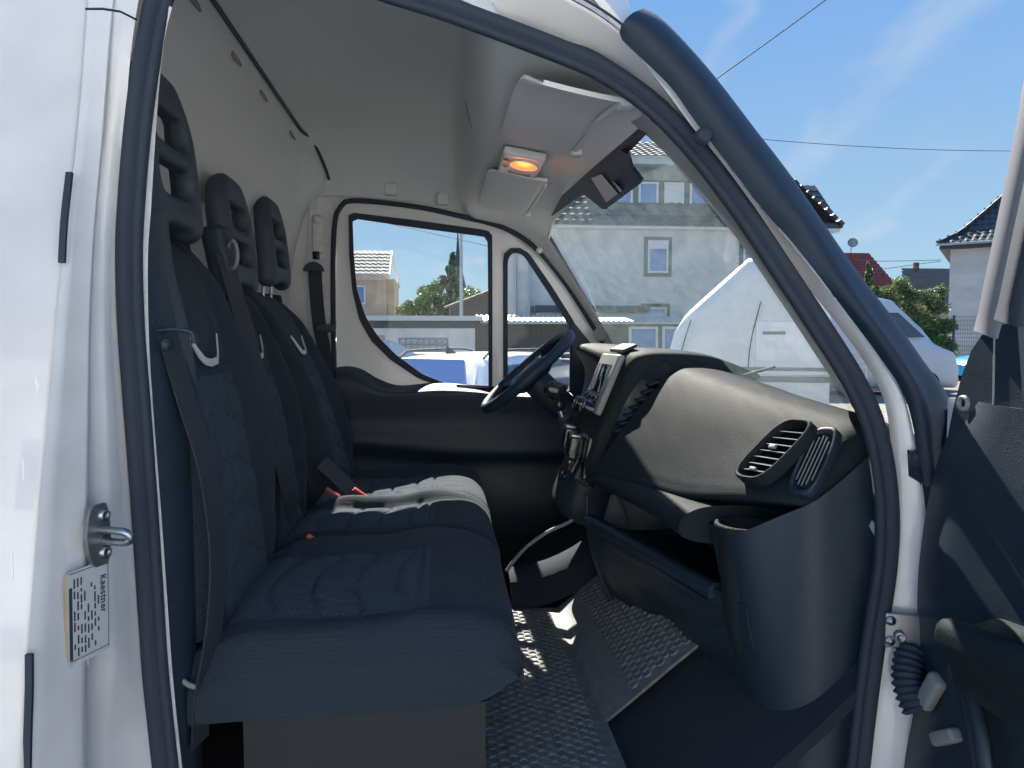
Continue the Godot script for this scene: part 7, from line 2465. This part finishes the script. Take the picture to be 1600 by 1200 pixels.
func plants():
	var light := [Color(0.19, 0.27, 0.055), Color(0.14, 0.22, 0.04), Color(0.23, 0.30, 0.07), Color(0.10, 0.17, 0.04)]
	var dark := [Color(0.03, 0.07, 0.03), Color(0.05, 0.09, 0.035), Color(0.04, 0.08, 0.045)]
	var sage := [Color(0.15, 0.21, 0.09), Color(0.22, 0.27, 0.13), Color(0.11, 0.17, 0.06), Color(0.30, 0.33, 0.18)]
	var at := Vector3(0.422, 1.559, -34.000)
	at.y = 0
	# dark conifer with drooping tips
	tree("conifer", "dark conifer with a bare pointed top beyond the garage", at, 5.2, [[Vector3(0, 4.9, 0), Vector3(0.25, 0.7, 0.25)], [Vector3(0, 4.0, 0), Vector3(0.6, 0.7, 0.6)], [Vector3(-0.2, 3.2, 0), Vector3(0.95, 0.7, 0.9)], [Vector3(0.3, 2.5, 0), Vector3(1.2, 0.8, 1.1)], [Vector3(-0.5, 1.9, 0), Vector3(1.3, 0.8, 1.1)]], 5200, 0.10, dark, 31)
	at = Vector3(-0.570, 1.558, -36.000)
	at.y = 0
	tree("leafy_tree", "light green round tree left of the dark conifer", at, 5.0, [[Vector3(0, 3.8, 0), Vector3(0.9, 0.9, 0.9)], [Vector3(-0.7, 2.9, 0), Vector3(1.0, 1.0, 0.9)], [Vector3(0.6, 2.8, 0.3), Vector3(1.0, 1.0, 0.9)]], 8000, 0.09, light, 32)
	at = Vector3(2.046, 1.556, -40.000)
	at.y = 0
	tree("leafy_tree", "yellow green tree behind the brown barn", at, 4.4, [[Vector3(-0.6, 3.6, 0), Vector3(0.9, 0.8, 0.8)], [Vector3(0.8, 3.5, 0), Vector3(1.0, 0.7, 0.8)], [Vector3(0, 2.6, 0), Vector3(1.4, 0.8, 0.9)]], 4200, 0.10, light, 33)
	at = Vector3(20.717, 1.560, -31.000)
	at.y = 0
	tree("shrub", "large sage green shrub before the red roofed house", at, 4.3, [[Vector3(-1.6, 3.3, 0), Vector3(0.9, 0.8, 0.8)], [Vector3(-0.4, 3.4, 0), Vector3(0.9, 0.9, 0.8)], [Vector3(0.9, 3.2, 0), Vector3(0.9, 0.8, 0.8)], [Vector3(-1.2, 2.3, 0), Vector3(1.0, 0.9, 0.8)], [Vector3(0.4, 2.2, 0), Vector3(1.1, 1.0, 0.8)], [Vector3(-1.6, 1.3, 0.2), Vector3(1.0, 0.9, 0.8)], [Vector3(-0.2, 1.2, 0.2), Vector3(1.1, 0.9, 0.8)], [Vector3(1.2, 1.2, 0.2), Vector3(0.9, 0.9, 0.8)], [Vector3(-2.1, 4.3, 0), Vector3(0.15, 0.7, 0.15)]], 30000, 0.075, sage, 34, "shrub", "shrubs by the fence")
	at = Vector3(20.717, 1.561, -30.000)
	at.y = 0
	tree("shrub", "bright green broad leaved shrub leaning over the mesh fence", at, 2.7, [[Vector3(-0.2, 2.2, 0), Vector3(0.8, 0.5, 0.6)], [Vector3(0.7, 2.1, 0.1), Vector3(0.6, 0.4, 0.5)], [Vector3(0.1, 1.6, 0.1), Vector3(0.8, 0.5, 0.5)], [Vector3(-0.1, 1.0, 0.2), Vector3(0.5, 0.4, 0.4)]], 5200, 0.10, light, 35, "shrub", "shrubs by the fence")

func poles_and_wires():
	var at := Vector3(0.680, 1.564, -26.000)
	at.y = 0
	var p := thing("lamp_post", "slim grey metal pole rising behind the garage", "pole", at)
	var s := mb()
	var rings := []
	for i in 8:
		var f := i / 7.0
		var ring := []
		for c in circle(lerpf(0.085, 0.045, f), 10):
			ring.append(Vector3(c.x, 5.55 * f, c.y))
		rings.append(ring)
	solid(s, rings)
	commit(s, "shaft", M.pole_metal, p)
	s = mb()
	tube(s, sp([Vector3(0, 5.0, 0), Vector3(0.12, 5.2, 0.1), Vector3(0.35, 5.3, 0.3)], 8), 0.018, 6)
	commit(s, "bracket", M.pole_metal, p)
	# overhead wires, sagging between points outside the view
	var wires := [
		["overhead_cable", "black cable crossing the sky steeply above the windscreen pillar", [Vector3(4.369, 6.056, -16.000), Vector3(5.994, 7.234, -16.000), Vector3(7.205, 8.107, -16.000), Vector3(8.426, 9.001, -16.000), Vector3(10.018, 10.191, -16.000)], 0.012],
		["overhead_cable", "thin twisted cable running level across the sky towards the right house", [Vector3(6.446, 8.414, -24.000), Vector3(10.660, 8.152, -24.000), Vector3(13.662, 8.016, -24.000), Vector3(16.617, 7.959, -24.000), Vector3(19.637, 7.988, -24.000), Vector3(24.658, 8.105, -24.000)], 0.010],
		["overhead_cable", "thin wire sloping past the lamp post in the far window", [Vector3(-5.171, 6.016, -25.000), Vector3(-2.714, 5.559, -25.000), Vector3(-1.465, 5.327, -25.000), Vector3(0.009, 5.011, -25.000), Vector3(1.501, 4.690, -25.000), Vector3(3.668, 4.201, -25.000)], 0.009],
		["overhead_cable", "far level wire between the red and brown roofs", [Vector3(33.834, 7.960, -58.000), Vector3(36.039, 7.930, -58.000), Vector3(39.372, 8.015, -58.000), Vector3(41.049, 8.084, -58.000)], 0.022],
		["overhead_cable", "far sloping wire between the red and brown roofs", [Vector3(33.863, 6.975, -58.000), Vector3(36.612, 7.363, -58.000), Vector3(39.381, 7.754, -58.000), Vector3(41.053, 7.979, -58.000)], 0.022]]
	for w in wires:
		var pts := sp(w[2], 40)
		var c: Vector3 = pts[20]
		for i in pts.size():
			pts[i] -= c
		s = mb()
		tube(s, pts, w[3], 6)
		s.generate_normals()
		s.set_material(M.wire_black)
		var o := MeshInstance3D.new()
		o.name = numbered(w[0])
		o.mesh = s.commit()
		add_child(o)
		o.position = c
		o.set_meta("label", w[1])
		o.set_meta("category", "cable")
		o.set_meta("group", "overhead wires")
